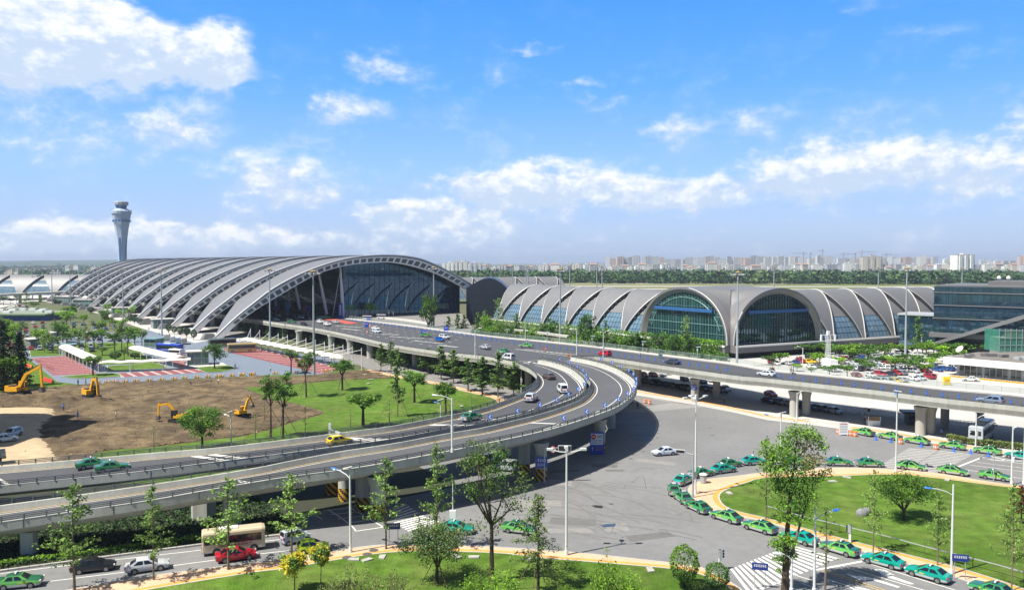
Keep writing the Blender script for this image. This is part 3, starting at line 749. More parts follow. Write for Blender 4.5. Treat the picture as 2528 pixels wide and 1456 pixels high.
r1n = E3r((-300, 1230, 4.5), (-60, 1205, 4.9), (0, 1199, 5.0), (250, 1174, 5.5), (376, 1160, 5.7), (501, 1144, 5.9), (633, 1127, 6.1), (716, 1117, 6.25), (841, 1100, 6.5), (966, 1083, 6.75), (1092, 1061, 7.1), (1182, 1047, 7.3), (1257, 1031, 7.5), (1332, 1012.5, 7.65), (1390, 993, 7.75), (1424, 978, 7.8), (1444, 961, 7.8), (1448, 950, 7.8), (1445, 942, 7.8), (1434, 929.5, 7.8), (1410, 911.5, 7.8), (1374, 898, 7.8), (1331, 888.5, 7.8))
r1f = E3r((-300, 1172, 4.5), (-60, 1154, 4.9), (0, 1150, 5.0), (175, 1135, 5.35), (376, 1117, 5.7), (501, 1107, 5.9), (591, 1098, 6.05), (716, 1083, 6.25), (841, 1067, 6.5), (966, 1050.6, 6.75), (1092, 1026.8, 7.1), (1182, 1008, 7.3), (1232, 992, 7.5), (1282, 973, 7.7), (1314, 954, 7.8), (1326, 938, 7.8), (1322, 923, 7.8), (1303, 908.5, 7.8), (1269, 894, 7.8))
R1, R1N, R1F = ramp('slip_ramp', 'inner curved ramp on the dirt side carrying the yellow hatchback', r1n, r1f, 130)
R2, R2N, R2F = ramp('slip_ramp', 'outer empty curved ramp nearest the viewer with blue chevron signs', r2n, r2f, 140, asph=M('asphalt_ramp', (0.092, 0.095, 0.104), .85, var=.08, scale=.6, big=.12, bigs=.05, spec=.3))
for c, x, y, zt, r, st, sq in (('F', 290, 1122, 3.0, .75, 0, 1), ('F', 2290, 880, 4.6, .95, 0, 1), ('F', 2010, 760, 4.6, 1.3, 0, 1), ('H', 1360, 735, 5.6, 1.0, 1, 0), ('H', 1212, 670, 5.5, .92, 1, 0), ('I', 615, 1362, 6.0, .92, 1, 0),
       ('I', 450, 1310, 6.0, .9, 1, 0), ('I', 1195, 1085, 6.0, .95, 1, 0), ('I', 1300, 850, 6.0, 1.0, 0, 0), ('I', 270, 1190, 5.9, .9, 0, 0)):
 column(R2, G(c, x, y), zt, r, st, sq)
for c, x, y, zt, r, st, sq in (('H', 1040, 575, 5.3, .92, 1, 0), ('H', 912, 512, 5.2, .92, 1, 0), ('I', 488, 470, 6.0, .9, 0, 0), ('H', 2320, 180, 5.8, .8, 1, 0)):
 column(R1, G(c, x, y), zt, r, st, sq)
def midline(root, A, B, t, i0, i1, mat=WHITEP, w=.16):
 mb = MB(); p = [a.lerp(b, t) + Vector((0, 0, -.765)) for a, b in zip(A[i0:i1], B[i0:i1])]
 ribbon(mb, p, w, None, mat); mb.build('lane_line', root)
midline(R1, R1N, R1F, .36, 58, 128); midline(R2, R2N, R2F, .33, 66, 138)
def crossbars(root, A, B, i, gap=.0, n=3):
 mb = MB()
 for k in range(n):
  a, b = A[i].lerp(A[i + 1], k * .35), B[i].lerp(B[i + 1], k * .35)
  p, q = a.lerp(b, .13), a.lerp(b, .87); p.z -= .76; q.z -= .76
  ribbon(mb, [p, q], .28, None, WHITEP)
 mb.build('rumble_strip', root)
def at_px(path, x):                     # index of the path point that shows nearest to photo column x
 def col(p): d = p - Vector((0, 0, CAMH)); return CX + FPX * d.x / (d.y * math.cos(PITCH) - d.z * math.sin(PITCH))
 return min(range(len(path)), key=lambda i: abs(col(path[i]) - x) + (400 if i > len(path) * .8 else 0))
for x in (600, 648): crossbars(R1, R1N, R1F, at_px(R1N, x), n=3)
for x in (985, 1000): crossbars(R1, R1N, R1F, at_px(R1N, x))
crossbars(R1, R1N, R1F, at_px(R1N, 1290), n=2); crossbars(R1, R1N, R1F, at_px(R1N, 1220), n=3); crossbars(R2, R2N, R2F, at_px(R2N, 1430), n=2)
crossbars(R2, R2N, R2F, at_px(R2N, 655), n=2)
AX = Vector((-.620, .784, 0)).normalized()             # axis of the great hall
PP = Vector((AX.y, -AX.x, 0))                           # along the front arch
E0 = G('m', 607.9, 786.5, 7.4)
near1 = [E0 + AX * 470, E0 + AX * 300, E0 + AX * 150, E0 + AX * 60, E0] + E3((638, 790, 7.4), (700, 799, 7.4), (779, 810, 7.4), (866, 827.4, 7.45), (966, 850, 7.65), (1092, 868.8, 7.9), (1182, 878, 8.1), (1232, 886, 8.2), (1269, 894, 8.2))
gores = E3((1331, 889.5, 8.2), (1337, 887.5, 8.2), (1412, 882, 8.2))
far1 = E3((1545, 868, 7.4), (1482, 860, 7.4), (1332, 843.7, 7.35), (1224, 833.7, 7.2), (1092, 817.4, 7.0), (991, 803.6, 6.7), (916, 795, 6.65), (851, 787, 6.6))
near4 = E3((1412, 881.6, 8.2), (1492, 882.5, 8.2), (1632, 902.5, 8.2), (1815, 927.6, 8.2), (1895, 934.6, 8.2), (2145, 962, 8.2), (2321, 983.4, 8.2), (2528, 1004.7, 8.2), (2900, 1048, 8.2))
far4 = E3((2900, 1020, 7.4), (2496, 977, 7.4), (2320.7, 962, 7.4), (2145, 941, 7.4), (2020, 928, 7.4), (1895, 915.8, 7.4), (1795, 898.8, 7.4), (1632, 878.8, 7.4), (1545, 868, 7.4))
def flat(pts, z): return [Vector((p.x, p.y, z)) for p in pts]
def deck(name, label, near, mid, far, asph, cap_from=0):
 root = thing(name, label, 'viaduct', group='straight decks of the viaduct')
 N1 = resample(near, step=3.0)
 mb = MB(); P_ = N1 + mid + far
 zt = [p.z - .85 for p in N1] + [p.z - .85 for p in mid] + [p.z - .02 for p in far]
 mb.prism([(p.x, p.y) for p in P_], [z - 1.0 for z in zt], zt, CONC); mb.build('deck_slab', root)
 mb = MB(); mb.prism([(p.x, p.y) for p in P_], 0, [z + .015 for z in zt], asph);
 mb.v = mb.v[:len(P_)]; mb.f, mb.m = zip(*[(f, q) for f, q in zip(mb.f, mb.m) if max(f) < len(P_)]); mb.build('road_surface', root)
 mb = MB(); rows = []
 i1 = offset(N1, .36); i2 = offset(N1, 3.2); i3 = offset(N1, 4.6)
 for a, b, c, d in zip(N1, i1, i2, i3):
  V = lambda p, z: Vector((p.x, p.y, z))
  rows.append([V(a, a.z), V(a, a.z - 1.7), V(c, a.z - 2.0), V(d, a.z - 2.5), V(d, a.z - 1.6), V(b, a.z - 1.6), V(b, a.z)])
 mb.grid(rows, CONC, True); mb.build('parapet', root)
 rails(root, N1, .15, h=.5, bars=(.25, .46), step=3.0)
 mb = MB(); ribbon(mb, [p + Vector((0, 0, -.82)) for p in offset(N1, .9)], .18, None, WHITEP); mb.build('edge_line', root)
 return root, N1
VD, VN1 = deck('departures_deck', 'wide upper deck carrying traffic into the arched hall', near1, gores, far1 + [far1[-1] + AX * 40 + PP * 20, E0 + PP * 42 + AX * 470], ASPH2)
VR, VN4 = deck('straight_ramp', 'straight elevated ramp running off to the right edge above the parked cars', near4, [], far4, ASPH2)
for c, x, y, r in (('B', 1290, 1172, 1.2), ('B', 1505, 1212, 1.2), ('B', 1735, 1255, 1.1), ('B', 1990, 1325, 1.05), ('B', 2280, 1370, 1.0), ('B', 1095, 1130, 1.2), ('B', 910, 1085, 1.2), ('B', 590, 1030, 1.2), ('B', 450, 980, 1.2), ('B', 180, 915, 1.2), ('B', 70, 870, 1.3), ('I', 235, 420, 1.0)):
 column(VD, G(c, x, y), 5.6, r)
for k in range(11):
 column(VD, E0 + AX * (22 + 36 * k) + PP * 2.6 - Vector((0, 0, E0.z)), 5.4, 1.4)
for c, x, y, r, z in (('I', 2130, 588, .95, 5.7), ('I', 2345, 562, .9, 5.7), ('I', 1570, 442, .95, 5.7), ('K', 260, 905, .95, 5.7), ('K', 380, 892, .9, 5.7), ('K', 1505, 1085, .95, 5.7), ('K', 1605, 1075, .9, 5.6), ('K', 1745, 1030, .8, 5.6), ('K', 2092, 985, .8, 5.6), ('K', 2700, 1250, .95, 5.6)):
 column(VR, G(c, x, y), z, r)
DM = MB(); DZ = 7.02
def dline(code, pts, w=.16, mat=WHITEP, z=DZ):
 ribbon(DM, [G(code, x, y, z) for x, y in pts], w, None, mat)
random.seed(11)
for lane in range(7):
 a0, a1 = G('B', 820 + lane * 70, 870 - lane * 14, 6.75), G('B', 2050 + lane * 50, 1075 - lane * 25, 7.25)
 for k in range(16):
  t = (k + random.uniform(0, .2)) / 16
  ribbon(DM, [a0.lerp(a1, t), a0.lerp(a1, t + .022)], .22, None, WHITEP)
for (x0, y0, x1, y1) in ((940, 855, 1200, 870), (1300, 925, 1560, 945), (1480, 960, 1800, 980), (1700, 1000, 2000, 1030), (1950, 1045, 2140, 1065), (1000, 880, 1180, 900)):   # slow-down stripes
 for k in range(9):
  p = lerp(Vector((x0, y0, 0)), Vector((x1, y1, 0)), k / 9)
  ribbon(DM, [G('B', p.x, p.y, 6.66 + (p.x - 800) * .00044), G('B', p.x + 40, p.y - 4, 6.66 + (p.x - 800) * .00044)], .5, None, WHITEP)
dline('C', [(350, 1080), (880, 1150), (930, 1165)], .25, z=7.41); dline('C', [(350, 1080), (900, 1128)], .2, z=7.41)
for k in range(11):
 dline('C', [(440 + k * 44, 1088 + k * 5.2), (500 + k * 46, 1082 + k * 5.0)], .3, z=7.41)
dline('C', [(360, 1205), (610, 1190)], .2, z=7.41); dline('C', [(440, 1205), (540, 1240)], .16, z=7.41); dline('C', [(520, 1212), (590, 1228)], .3, z=7.41)
DM.poly([G('C', *p, 7.41) for p in ((580, 1222), (545, 1212), (515, 1212), (545, 1222))], WHITEP)
DM.poly([G('B', 830, 790, 6.74), G('B', 930, 780, 6.74), G('B', 1180, 825, 6.8), G('B', 1080, 835, 6.8)], REDP)
RED = [G('B', 830, 788, 6.74), G('B', 1000, 815, 6.78)]
tag(DM.build('road_markings'), kind='structure')
mb = MB(); mb.prism([G('C', 350, 1080, 0), G('C', 460, 1092, 0), G('C', 900, 1165, 0), G('C', 870, 1172, 0)], 7.3, 8.0, CONC)
NG = thing('concrete_barrier', 'low pale concrete wedge barrier where the ramps part from the deck', 'barrier'); mb.build('wall', NG)
WK = thing('glass_fence', 'long glass fence on a low wall along the far edge of the upper road', 'fence')
FE = resample((far1[::-1] + far4[::-1][1:]), step=3.0)
FE = [Vector((p.x, p.y, p.z)) for p in FE]
mb = MB(); mb.prism(FE + offset(FE, 2.4)[::-1], 5.9, [p.z + .25 for p in FE] + [p.z + .25 for p in FE[::-1]], PAVE); mb.build('kerb_wall', WK)
mb = MB(); gp = offset(FE, 2.3)
for a, b in zip(gp, gp[1:]):
 mb.beam(a + Vector((0, 0, .3)), a + Vector((0, 0, 1.5)), .07, .07, GREYM); mb.beam(a + Vector((0, 0, 1.45)), b + Vector((0, 0, 1.45)), .06, .06, GREYM)
mb.build('posts', WK)
GLP = M('fence_glass', (0.16, 0.24, 0.23), .1, spec=.6, var=.2, scale=.3)
t_ = GLP.node_tree; bs_ = t_.nodes['Principled BSDF']; bs_.inputs['Alpha'].default_value = .3
mb = MB()
for a, b in zip(gp, gp[1:]): mb.quad(a + Vector((0, 0, .3)), b + Vector((0, 0, .3)), b + Vector((0, 0, 1.4)), a + Vector((0, 0, 1.4)), GLP)
mb.build('glass_pane', WK)
# ---------------------------------------------------------------- the great arched hall
F0 = G('m', 524, 838)
def hp(x, y): return onplane('m', x, y, F0, AX)
def to_tz(p): return ((p - F0).dot(PP), p.z)
outer = [to_tz(hp(*q)) for q in ((524, 836), (540, 822), (565, 798), (591, 775), (628, 746), (666, 717), (703, 695), (741, 676), (775, 662), (804, 652), (835, 643), (866, 636.5), (900, 632), (929, 630), (960, 629.5), (991, 631), (1017, 634.5), (1042, 640), (1067, 650), (1092, 661.5), (1129, 681.5), (1167, 704))]
inner_ = [to_tz(hp(*q)) for q in ((544, 838), (556, 828), (575, 808), (591, 793.6), (622, 771), (653, 751), (685, 732), (716, 713.5), (748, 695), (779, 678.5), (810, 667), (841, 658.5), (868, 653.5), (891, 651), (916, 649), (941, 648), (966, 648.5), (992, 652), (1016, 657), (1047, 666), (1079, 677), (1110, 692), (1149, 713.5))]
def rs2(c, n): return [(p.x, p.z) for p in resample([Vector((t, 0, z)) for t, z in c], n=n)]
HN = 60
OUTP, INP = rs2(outer, HN), rs2(inner_, HN)
def H3(tz, a): return F0 + PP * tz[0] + AX * a + Vector((0, 0, tz[1] - F0.z))
HALL = thing('terminal_hall', 'huge grey vaulted hall of stepped arch ribs with glazed front', 'terminal', F0)
INV = Vector(F0)
def hb(mb, name, parent=HALL, smooth=False):
 mb.v = [(v[0] - INV.x, v[1] - INV.y, v[2] - INV.z) for v in mb.v]
 return mb.build(name, parent, smooth=smooth)
HD, HCNT = 35.7, 14
crest = max(range(HN), key=lambda i: OUTP[i][1])
for s in range(HCNT):
 a0 = s * HD
 sh = MB(); front, back, fi, bi = [], [], [], []
 for i in range(HN):
  o, q = OUTP[i], INP[i]
  side = min(1.0, abs(i - crest) / (crest * .85))
  zrel = min(1.0, max(0.0, (o[1] - 1.0) / 17.0)) if i < crest else 1.0
  w = HD * (0.30 + 0.70 * zrel ** 1.15)
  if s == HCNT - 1: w = min(w, 20)
  k = .07 + .86 * side ** .85                       # how far the rear edge drops towards the inner line
  ob = (o[0] + (q[0] - o[0]) * k, o[1] + (q[1] - o[1]) * k)
  front.append(H3(o, a0 + .2)); back.append(H3(ob, a0 + w))
  th = .8
  fi.append(H3((o[0] + (q[0] - o[0]) * .5, o[1] + (q[1] - o[1]) * .5), a0 + 1.2)); bi.append(H3((ob[0] + (q[0] - o[0]) * .14, ob[1] + (q[1] - o[1]) * .14 - .3), a0 + w))
 mids = [[f.lerp(b, t) for f, b in zip(front, back)] for t in (0, .33, .66, 1)]
 sh.grid(mids, ROOF); sh.grid([back, bi], CLADW); sh.grid([bi, fi], ROOFD)
 hb(sh, 'roof_shell', smooth=True)
 rb = MB()
 def at(i, f, d): o, q = OUTP[i], INP[i]; return H3((o[0] + (q[0] - o[0]) * f, o[1] + (q[1] - o[1]) * f), a0 + d)
 R = range(HN)
 rb.grid([[at(i, -.04, .75) for i in R], [at(i, -.04, -.7) for i in R], [at(i, .10, -.7) for i in R], [at(i, .10, -.05) for i in R]], RIMW)
 rb.grid([[at(i, .10, -.05) for i in R], [at(i, .19, -.05) for i in R]], ROOFD)
 rb.grid([[at(i, .19, -.05) for i in R], [at(i, .19, -.55) for i in R], [at(i, 1, -.55) for i in R], [at(i, 1, 1.6) for i in R]], CLADW)
 rib = hb(rb, 'arch_rib')
 wn = MB()
 def atf(x, f, d):
  j = min(HN - 2, int(x)); t = x - j
  return at(j, f, d).lerp(at(j + 1, f, d), t)
 x = 4.0
 while x < HN - 3.2:
  for f0, f1, x0, x1, mt, d in ((.38, .86, x, x + 1.08, ROOFD, -.56), (.44, .80, x + .12, x + .96, PANEL, -.565)):
   wn.quad(atf(x0, f1, d), atf(x1, f1, d), atf(x1, f0, d), atf(x0, f0, d), mt)
  x += 1.55
  if s == 0: hb(wn, 'window', rib); wn = MB()
 if s: hb(wn, 'window_band', rib)
 ft = MB()                                             # stone pier that takes the foot
 c0 = H3((-1.0, 0), a0 + 1.5)
 ft.box((c0.x, c0.y, 1.3), (6.5, 4.5, 2.6), PLINTH, math.atan2(PP.y, PP.x), .55); hb(ft, 'foot_pier')
gl = MB(); mu = MB(); GA = 7.0
tcol = to_tz(onplane('m', 848, 790, F0 + AX * GA, AX))[0]
def inner_z(t):
 for (t0, z0), (t1, z1) in zip(INP, INP[1:]):
  if t0 <= t <= t1: return z0 + (z1 - z0) * (t - t0) / (t1 - t0)
 return INP[-1][1] if t > INP[-1][0] else 0
tend = INP[-1][0] + 1.0
nt = 24
for k in range(nt):
 t0, t1 = tcol + (tend - tcol) * k / nt, tcol + (tend - tcol) * (k + 1) / nt
 gl.quad(H3((t0, 0), GA), H3((t1, 0), GA), H3((t1, inner_z(t1) + 1.2), GA), H3((t0, inner_z(t0) + 1.2), GA), GLASSD)
 if k: mu.beam(H3((t0, 0), GA - .1), H3((t0, inner_z(t0) + .6), GA - .1), .10, .16, MULL)
for z in (10, 13.4, 16.8, 20.2, 23.6, 27, 30.4, 33.6):
 ts = [t for t in [tcol + (tend - tcol) * q / 80 for q in range(81)] if inner_z(t) > z]
 if ts: mu.beam(H3((ts[0], z), GA - .1), H3((ts[-1], z), GA - .1), .07, .10, MULL)
front_glass = hb(gl, 'front_glazing'); hb(mu, 'mullion', front_glass)
sg = MB(); k = 0
for j in range(28):                                      # dark glazed long wall behind the drop-off kerb
 a, b = GA + j * 17, GA + (j + 1) * 17
 sg.quad(H3((tcol, 0), b), H3((tcol, 0), a), H3((tcol, 33), a), H3((tcol, 33), b), GLASSD)
hb(sg, 'side_glazing')
def lean(c0, c1, r0, r1, mt=None, nm='leaning_column'):
 LC = MB(); LC.tube([c0, c0.lerp(c1, .5), c1], [r0, max(r0, r1) * 1.05, r1], mt or WHITEM, 10); hb(LC, nm)
lean(onplane('m', 848, 792, F0 + AX * (GA - .9), AX), onplane('m', 840, 660, F0 + AX * (GA - .9), AX), .8, .45)
lean(onplane('B', 862, 738, F0 + AX * 12, AX), onplane('B', 785, 350, F0 + AX * 12, AX), .75, .5)
lean(onplane('B', 597, 690, F0 + AX * 22, AX), onplane('B', 548, 440, F0 + AX * 22, AX), .7, .45)
lean(onplane('B', 500, 660, F0 + AX * 40, AX), onplane('B', 480, 480, F0 + AX * 40, AX), .6, .4)
lean(onplane('B', 283, 690, F0 + AX * 55, AX), onplane('B', 270, 590, F0 + AX * 55, AX), .6, .4)
lean(onplane('B', 922, 750, F0 + AX * 6, AX), onplane('B', 992, 320, F0 + AX * 6, AX), .12, .12, nm='tie_rod')
lean(onplane('B', 970, 770, F0 + AX * 6, AX), onplane('B', 870, 500, F0 + AX * 6, AX), .12, .12, MULL, 'tie_rod')
def facing_block():
 z0 = 0; Yb = 431
 pts = [AT('m', x, y, Yb) for x, y in ((1151, 712), (1165, 704), (1180, 694), (1195, 688), (1208, 686), (1222, 689), (1240, 700), (1256, 716))]
 p0 = Vector((pts[0].x, Yb, 0)); p1 = Vector((pts[-1].x - 3, Yb, 0))
 root = thing('link_building', 'dark blue clad block with arched top between hall and pier', 'building', (p0.x, Yb, 0))
 mb = MB(); d = Vector((-.2, 46, 0))
 ring = [p0] + pts + [p1]
 ring = [p - p0 for p in ring]
 mb.poly(ring, DARKB)
 mb.grid([ring, [p + d for p in ring]], DARKB)
 mb.build('wall', root)
 l = MB()
 for k in range(1, 9):
  x = ring[0].x + (ring[-1].x - ring[0].x) * k / 9
  top = 33
  for a, b in zip(ring[1:-1], ring[2:]):
   if a.x <= x <= b.x: top = a.z + (b.z - a.z) * (x - a.x) / (b.x - a.x)
  l.beam((x, -.06, 0), (x, -.06, top), .12, .1, MULL)
 for z in range(4, 21, 4): l.beam((0, -.06, z), (ring[-1].x, -.06, z), .1, .1, MULL)
 l.build('panel_joints', root)
facing_block()
sheet('terrace', [Vector((p.x, p.y, 0)) for p in (G('m', 851, 785.5, 6.6), G('m', 916, 793.5, 6.6), G('m', 991, 802, 6.7), G('m', 1092, 815.5, 6.8), G('m', 1160, 824, 6.9), G('B', 2300, 880, 6.5), G('B', 2250, 790, 6.5), H3((tend, 0), GA), H3((tcol, 0), GA))], 6.62, ASPH3, z0=0, side=CONC)
mb = MB(); pw = [G('B', 1440, 785, 6.65), G('B', 1600, 800, 6.65), G('B', 1760, 822, 6.65), G('B', 1900, 850, 6.65)]
for a, b in zip(pw, pw[1:]): mb.beam(a + Vector((0, 0, .5)), b + Vector((0, 0, .5)), .4, 1.0, CONCW)
tag(mb.build('terrace_wall'), 'low white wall along the terrace below the hall glass', 'wall')
# ---------------------------------------------------------------- vaulted piers
def pier(name, label, base, a, c, length, n, R=19.0, H=19.5, z0=4.7, phase=.5, mir=False, glass=GLASSB, plinth=True, skip=(), nt=22, right_gap=True, infill_glass=.26, rimw=.2):
 root = thing(name, label, 'terminal', base)
 a = a.normalized(); c = c.normalized()
 def P(s, th, k=1.0):
  h = math.sin(th)
  if th <= math.pi / 2: off = R * (.34 * h + .66 * (1 - math.sqrt(max(0, 1 - h * h))))
  else: off = R * (1 - math.cos(th))
  return a * s + c * (off + R * (1 - k)) + Vector((0, 0, z0 + H * h * k))
 TH = [math.pi * .86 * i / nt for i in range(nt + 1)]
 mb = MB()
 g0 = [q for q in TH if q <= math.pi * infill_glass / 2 * 1.35]
 jg = len(g0)
 mb.grid([[P(0, q, .925) for q in TH[jg - 1:]], [P(length, q, .925) for q in TH[jg - 1:]]], ROOF); mb.build('roof_infill', root, smooth=True)
 mb = MB(); mb.grid([[P(length * k / 30, q, .925) for q in TH[:jg]] for k in range(31)], glass); gg = mb.build('wall_glazing', root, smooth=False)
 mb = MB()
 for k in range(1, 60):
  p = [P(length * k / 60, q, .93) for q in TH[:jg]]
  for u, v in zip(p, p[1:]): mb.beam(u, v, .08, .08, MULL)
 for q in TH[1:jg]: mb.beam(P(0, q, .93), P(length, q, .93), .08, .08, MULL)
 mb.build('mullion', gg)
 pitch = length / n
 for i in range(n):
  if i in skip: continue
  s0 = (i + phase) * pitch
  hw = [0.8 + (pitch * .5 - .85) * min(1.0, math.sin(min(q, math.pi / 2)) ** 1.3) for q in TH]
  L_ = [P(s0 - h, q) for h, q in zip(hw, TH)]; R__ = [P(s0 + h, q) for h, q in zip(hw, TH)]
  Li = [P(s0 - h, q, .93) for h, q in zip(hw, TH)]; Ri = [P(s0 + h, q, .92) for h, q in zip(hw, TH)]
  if mir: L_, R__, Li, Ri = R__, L_, Ri, Li
  sh = MB(); sh.grid([L_, [x.lerp(y, .5) for x, y in zip(L_, R__)], R__], ROOF); so = sh.build('roof_shell', root, smooth=True)
  rm = MB(); rm.tube(L_, rimw * .45, RIMW, 6); rm.tube(R__, rimw * 1.3, RIMW, 6); rm.build('rim', so)
  gp_ = MB(); gp_.grid([Ri, R__], ROOFD); gp_.grid([L_, Li], ROOFD); gp_.build('reveal', so)
  wn = MB()
  for j in range(3, nt // 2, 1):
   u, v = R__[j].lerp(Ri[j], .45), R__[j].lerp(R__[j + 1], .5).lerp(Ri[j], .45)
   wn.beam(u + a * (-.5 if mir else .5), v + a * (-.5 if mir else .5), .5, .5, PANEL)
  wn.build('vent_windows', so)
 if plinth:
  mb = MB(); mb.prism([tuple((c * -2.2).xy), tuple((a * length + c * -2.2).xy), tuple((a * length + c * R * 1.9).xy), tuple((c * R * 1.9).xy)], z0 - 2.6, z0 - .05, PLINTH)
  mb.beam(c * -2.3 + Vector((0, 0, z0 - .25)), a * length + c * -2.3 + Vector((0, 0, z0 - .25)), .5, .5, CLADW)
  mb.build('plinth', root)
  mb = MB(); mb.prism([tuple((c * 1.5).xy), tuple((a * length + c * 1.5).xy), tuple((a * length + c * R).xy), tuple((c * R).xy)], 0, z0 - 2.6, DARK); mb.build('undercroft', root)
  mb = MB()
  for k in range(int(length / 9)):
   q = a * (k * 9 + 4) + c * -.8; mb.box((q.x, q.y, (z0 - 2.6) / 2), (.9, .9, z0 - 2.6), PLINTH, math.atan2(a.y, a.x))
  mb.build('undercroft_columns', root)
 return root
CN = G('m', 1803, 853, 4.7); CN.z = 0
aA = (G('m', 1216, 783, 4.7) - G('m', 1796, 849, 4.7)); aA.z = 0; LA = aA.length; aA.normalize()
cA = Vector((-aA.y, aA.x, 0)); cA = cA if cA.y > 0 else -cA
aB = (G('m', 2300, 822, 4.7) - G('m', 2024, 838.7, 4.7)); aB.z = 0; aB.normalize()
cB = Vector((-aB.y, aB.x, 0)); cB = cB if cB.y > 0 else -cB
SPA = (G('m', 1592, 824, 4.7) - G('m', 1796, 849, 4.7)).length; SPB = (G('m', 2024, 838.7, 4.7) - G('m', 1806, 853, 4.7)).length
baseA = CN + aA * SPA
pier('departure_pier', 'long grey vaulted pier of crescent shells left of the twin glass arches', baseA, aA, cA, LA - SPA, 6, R=17, H=17.8, phase=.62, mir=True)
baseB = CN + aB * SPB
pier('departure_pier', 'grey vaulted pier running off right of the twin glass arches', baseB, aB, cB, 120, 7, R=17, H=18.5, phase=.36)
def portal(name, label, base, a, c, span, H, z0, seam, depth=30, beam_z=None, deep=True, glass=GLASSG):
 root = thing(name, label, 'glass arch', base); n = 36
 ctr = span / 2
 def A(k, i, d=0.0):                       # k radial factor
  q = math.pi * i / n
  return a * (ctr - math.cos(q) * ctr * k) + Vector((0, 0, z0 + H * math.sin(q) ** .92 * k)) + c * d
 I = range(n + 1)
 rm = MB(); rm.grid([[A(1.0, i, 2.5) for i in I], [A(1.0, i, -.8) for i in I], [A(.955, i, -.8) for i in I], [A(.89, i, .6) for i in I]], M('portal_rim', (.25, .245, .25), .42, metal=.4))
 rm.build('arch_rim', root, smooth=True)
 rw = MB(); rw.tube([A(.99, i, -.85) for i in I if (i > n * .55 if seam > 0 else i < n * .2)], .22, RIMW, 6); rw.build('rim_edge', root)
 rf = MB(); rf.grid([[A(1.0, i, d) for i in I] for d in (2.4, depth * .5, depth)], ROOF); rf.build('cross_vault', root, smooth=True)
 g = MB(); g.poly([A(.90, i, .8) for i in I], glass); go = g.build('arch_glazing', root)
 mu = MB(); W_ = ctr * .9
 for k in range(-14, 15):
  x = k / 15 * W_; q = math.acos(max(-1, min(1, x / W_)))
  mu.beam(a * (ctr + x) + c * .66 + Vector((0, 0, z0)), a * (ctr + x) + c * .66 + Vector((0, 0, z0 + H * .9 * math.sin(q) ** .92)), .09 if k % 3 else .2, .2, MULLG if seam > 0 else MULL)
 for z, hh in ((3.4, .25), (6.6, .5), (9.6, .5), (13, .2)):
  q = math.asin(min(1, (z / (H * .9)) ** (1 / .92))); x = W_ * math.cos(q)
  mu.beam(a * (ctr - x) + c * .6 + Vector((0, 0, z0 + z)), a * (ctr + x) + c * .6 + Vector((0, 0, z0 + z)), .2, hh * .5, MULLG if seam > 0 else MULL)
 for k_ in (.80,):
  pts = [A(k_, i, .6) for i in range(3, n - 2)]
  MG = MULLG if seam > 0 else MULL; mu.tube(pts, .16, MG, 5)
  o2 = [A(.885, i, .6) for i in range(3, n - 2)]
  for j in range(0, len(pts) - 1, 2): mu.beam(pts[j], o2[j + 1], .1, .1, MG); mu.beam(o2[j + 1], pts[min(j + 2, len(pts) - 1)], .1, .1, MG)
 mu.build('mullion', go)
 fl = MB()
 for z in (2.9, 6.6, 9.8):
  fl.beam(a * span * .1 + c * 4 + Vector((0, 0, z0 + z)), a * span * .9 + c * 4 + Vector((0, 0, z0 + z)), 4, .9, PLINTH)
 fl.build('floor_edges', root)
 bb = MB(); zc = z0 + H * .58
 bb.beam(a * span * .17 + c * -.2 + Vector((0, 0, zc)), a * span * .83 + c * -.2 + Vector((0, 0, zc)), .9, 1.15, BLUEL); bb.build('blue_beam', root)
 sp = MB()                                  # saddle between this arch and the shared seam
 top = z0 + H
 half = range(n // 2, n + 1) if seam > 0 else range(n // 2, -1, -1)
 e = [A(1.0, i, 2.4) for i in half]
 sx = span + .35 if seam > 0 else -.35
 s_ = [a * sx + Vector((.27, .96, 0)) * (1.5 + 12 * (max(0, p.z - z0) / H) ** 1.5) + Vector((0, 0, p.z - 1.1 * (max(0, p.z - z0) / H) ** 2)) for p in e]
 mid = [p.lerp(q, .5) + Vector((.27, .96, 0)) * .8 * math.sin(math.pi * min(1, max(0, p.z - z0) / H)) for p, q in zip(e, s_)]
 sp.grid([e, mid, s_], ROOF); sp.build('saddle', root, smooth=True)
 cp = MB(); cp.quad(e[0] , s_[0], s_[0] + c * depth, e[0] + c * depth, ROOF); cp.build('saddle_roof', root)
 pl = MB(); pl.prism([tuple(p.xy) for p in (c * -2.2, a * span + c * -2.2, a * span + c * 20, c * 20)], z0 - 2.6, z0 - .04, PLINTH)
 pl.beam(c * -2.3 + Vector((0, 0, z0 - .3)), a * span + c * -2.3 + Vector((0, 0, z0 - .3)), .5, .6, CLADW); pl.build('plinth', root)
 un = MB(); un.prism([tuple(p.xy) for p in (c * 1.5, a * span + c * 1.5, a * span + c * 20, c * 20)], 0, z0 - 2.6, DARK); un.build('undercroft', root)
 return root
portal('glass_portal', 'left glass arch of the twin end arches, green glass seen through', CN + aA * SPA, -aA, cA, SPA - .5, 20.2, 4.7, 1)
portal('glass_portal', 'right glass arch of the twin end arches, dark reflecting glass', CN + aB * .5, aB, cB, SPB - .5, 20.0, 4.7, -1, glass=M('portal_glass_dark', (0.008, 0.024, 0.04), .03, spec=1.0, var=.6, scale=.1, bump=.05, bscale=.14, ior=1.75, tint=(.5, .8, 1)))
pier('far_pier', 'distant grey vaulted pier showing above the nearer one', Vector((-60, 640, 0)), Vector((.93, .37, 0)), Vector((-.37, .93, 0)), 118, 6, R=20, H=17.5, z0=4.0, phase=.3, plinth=False)
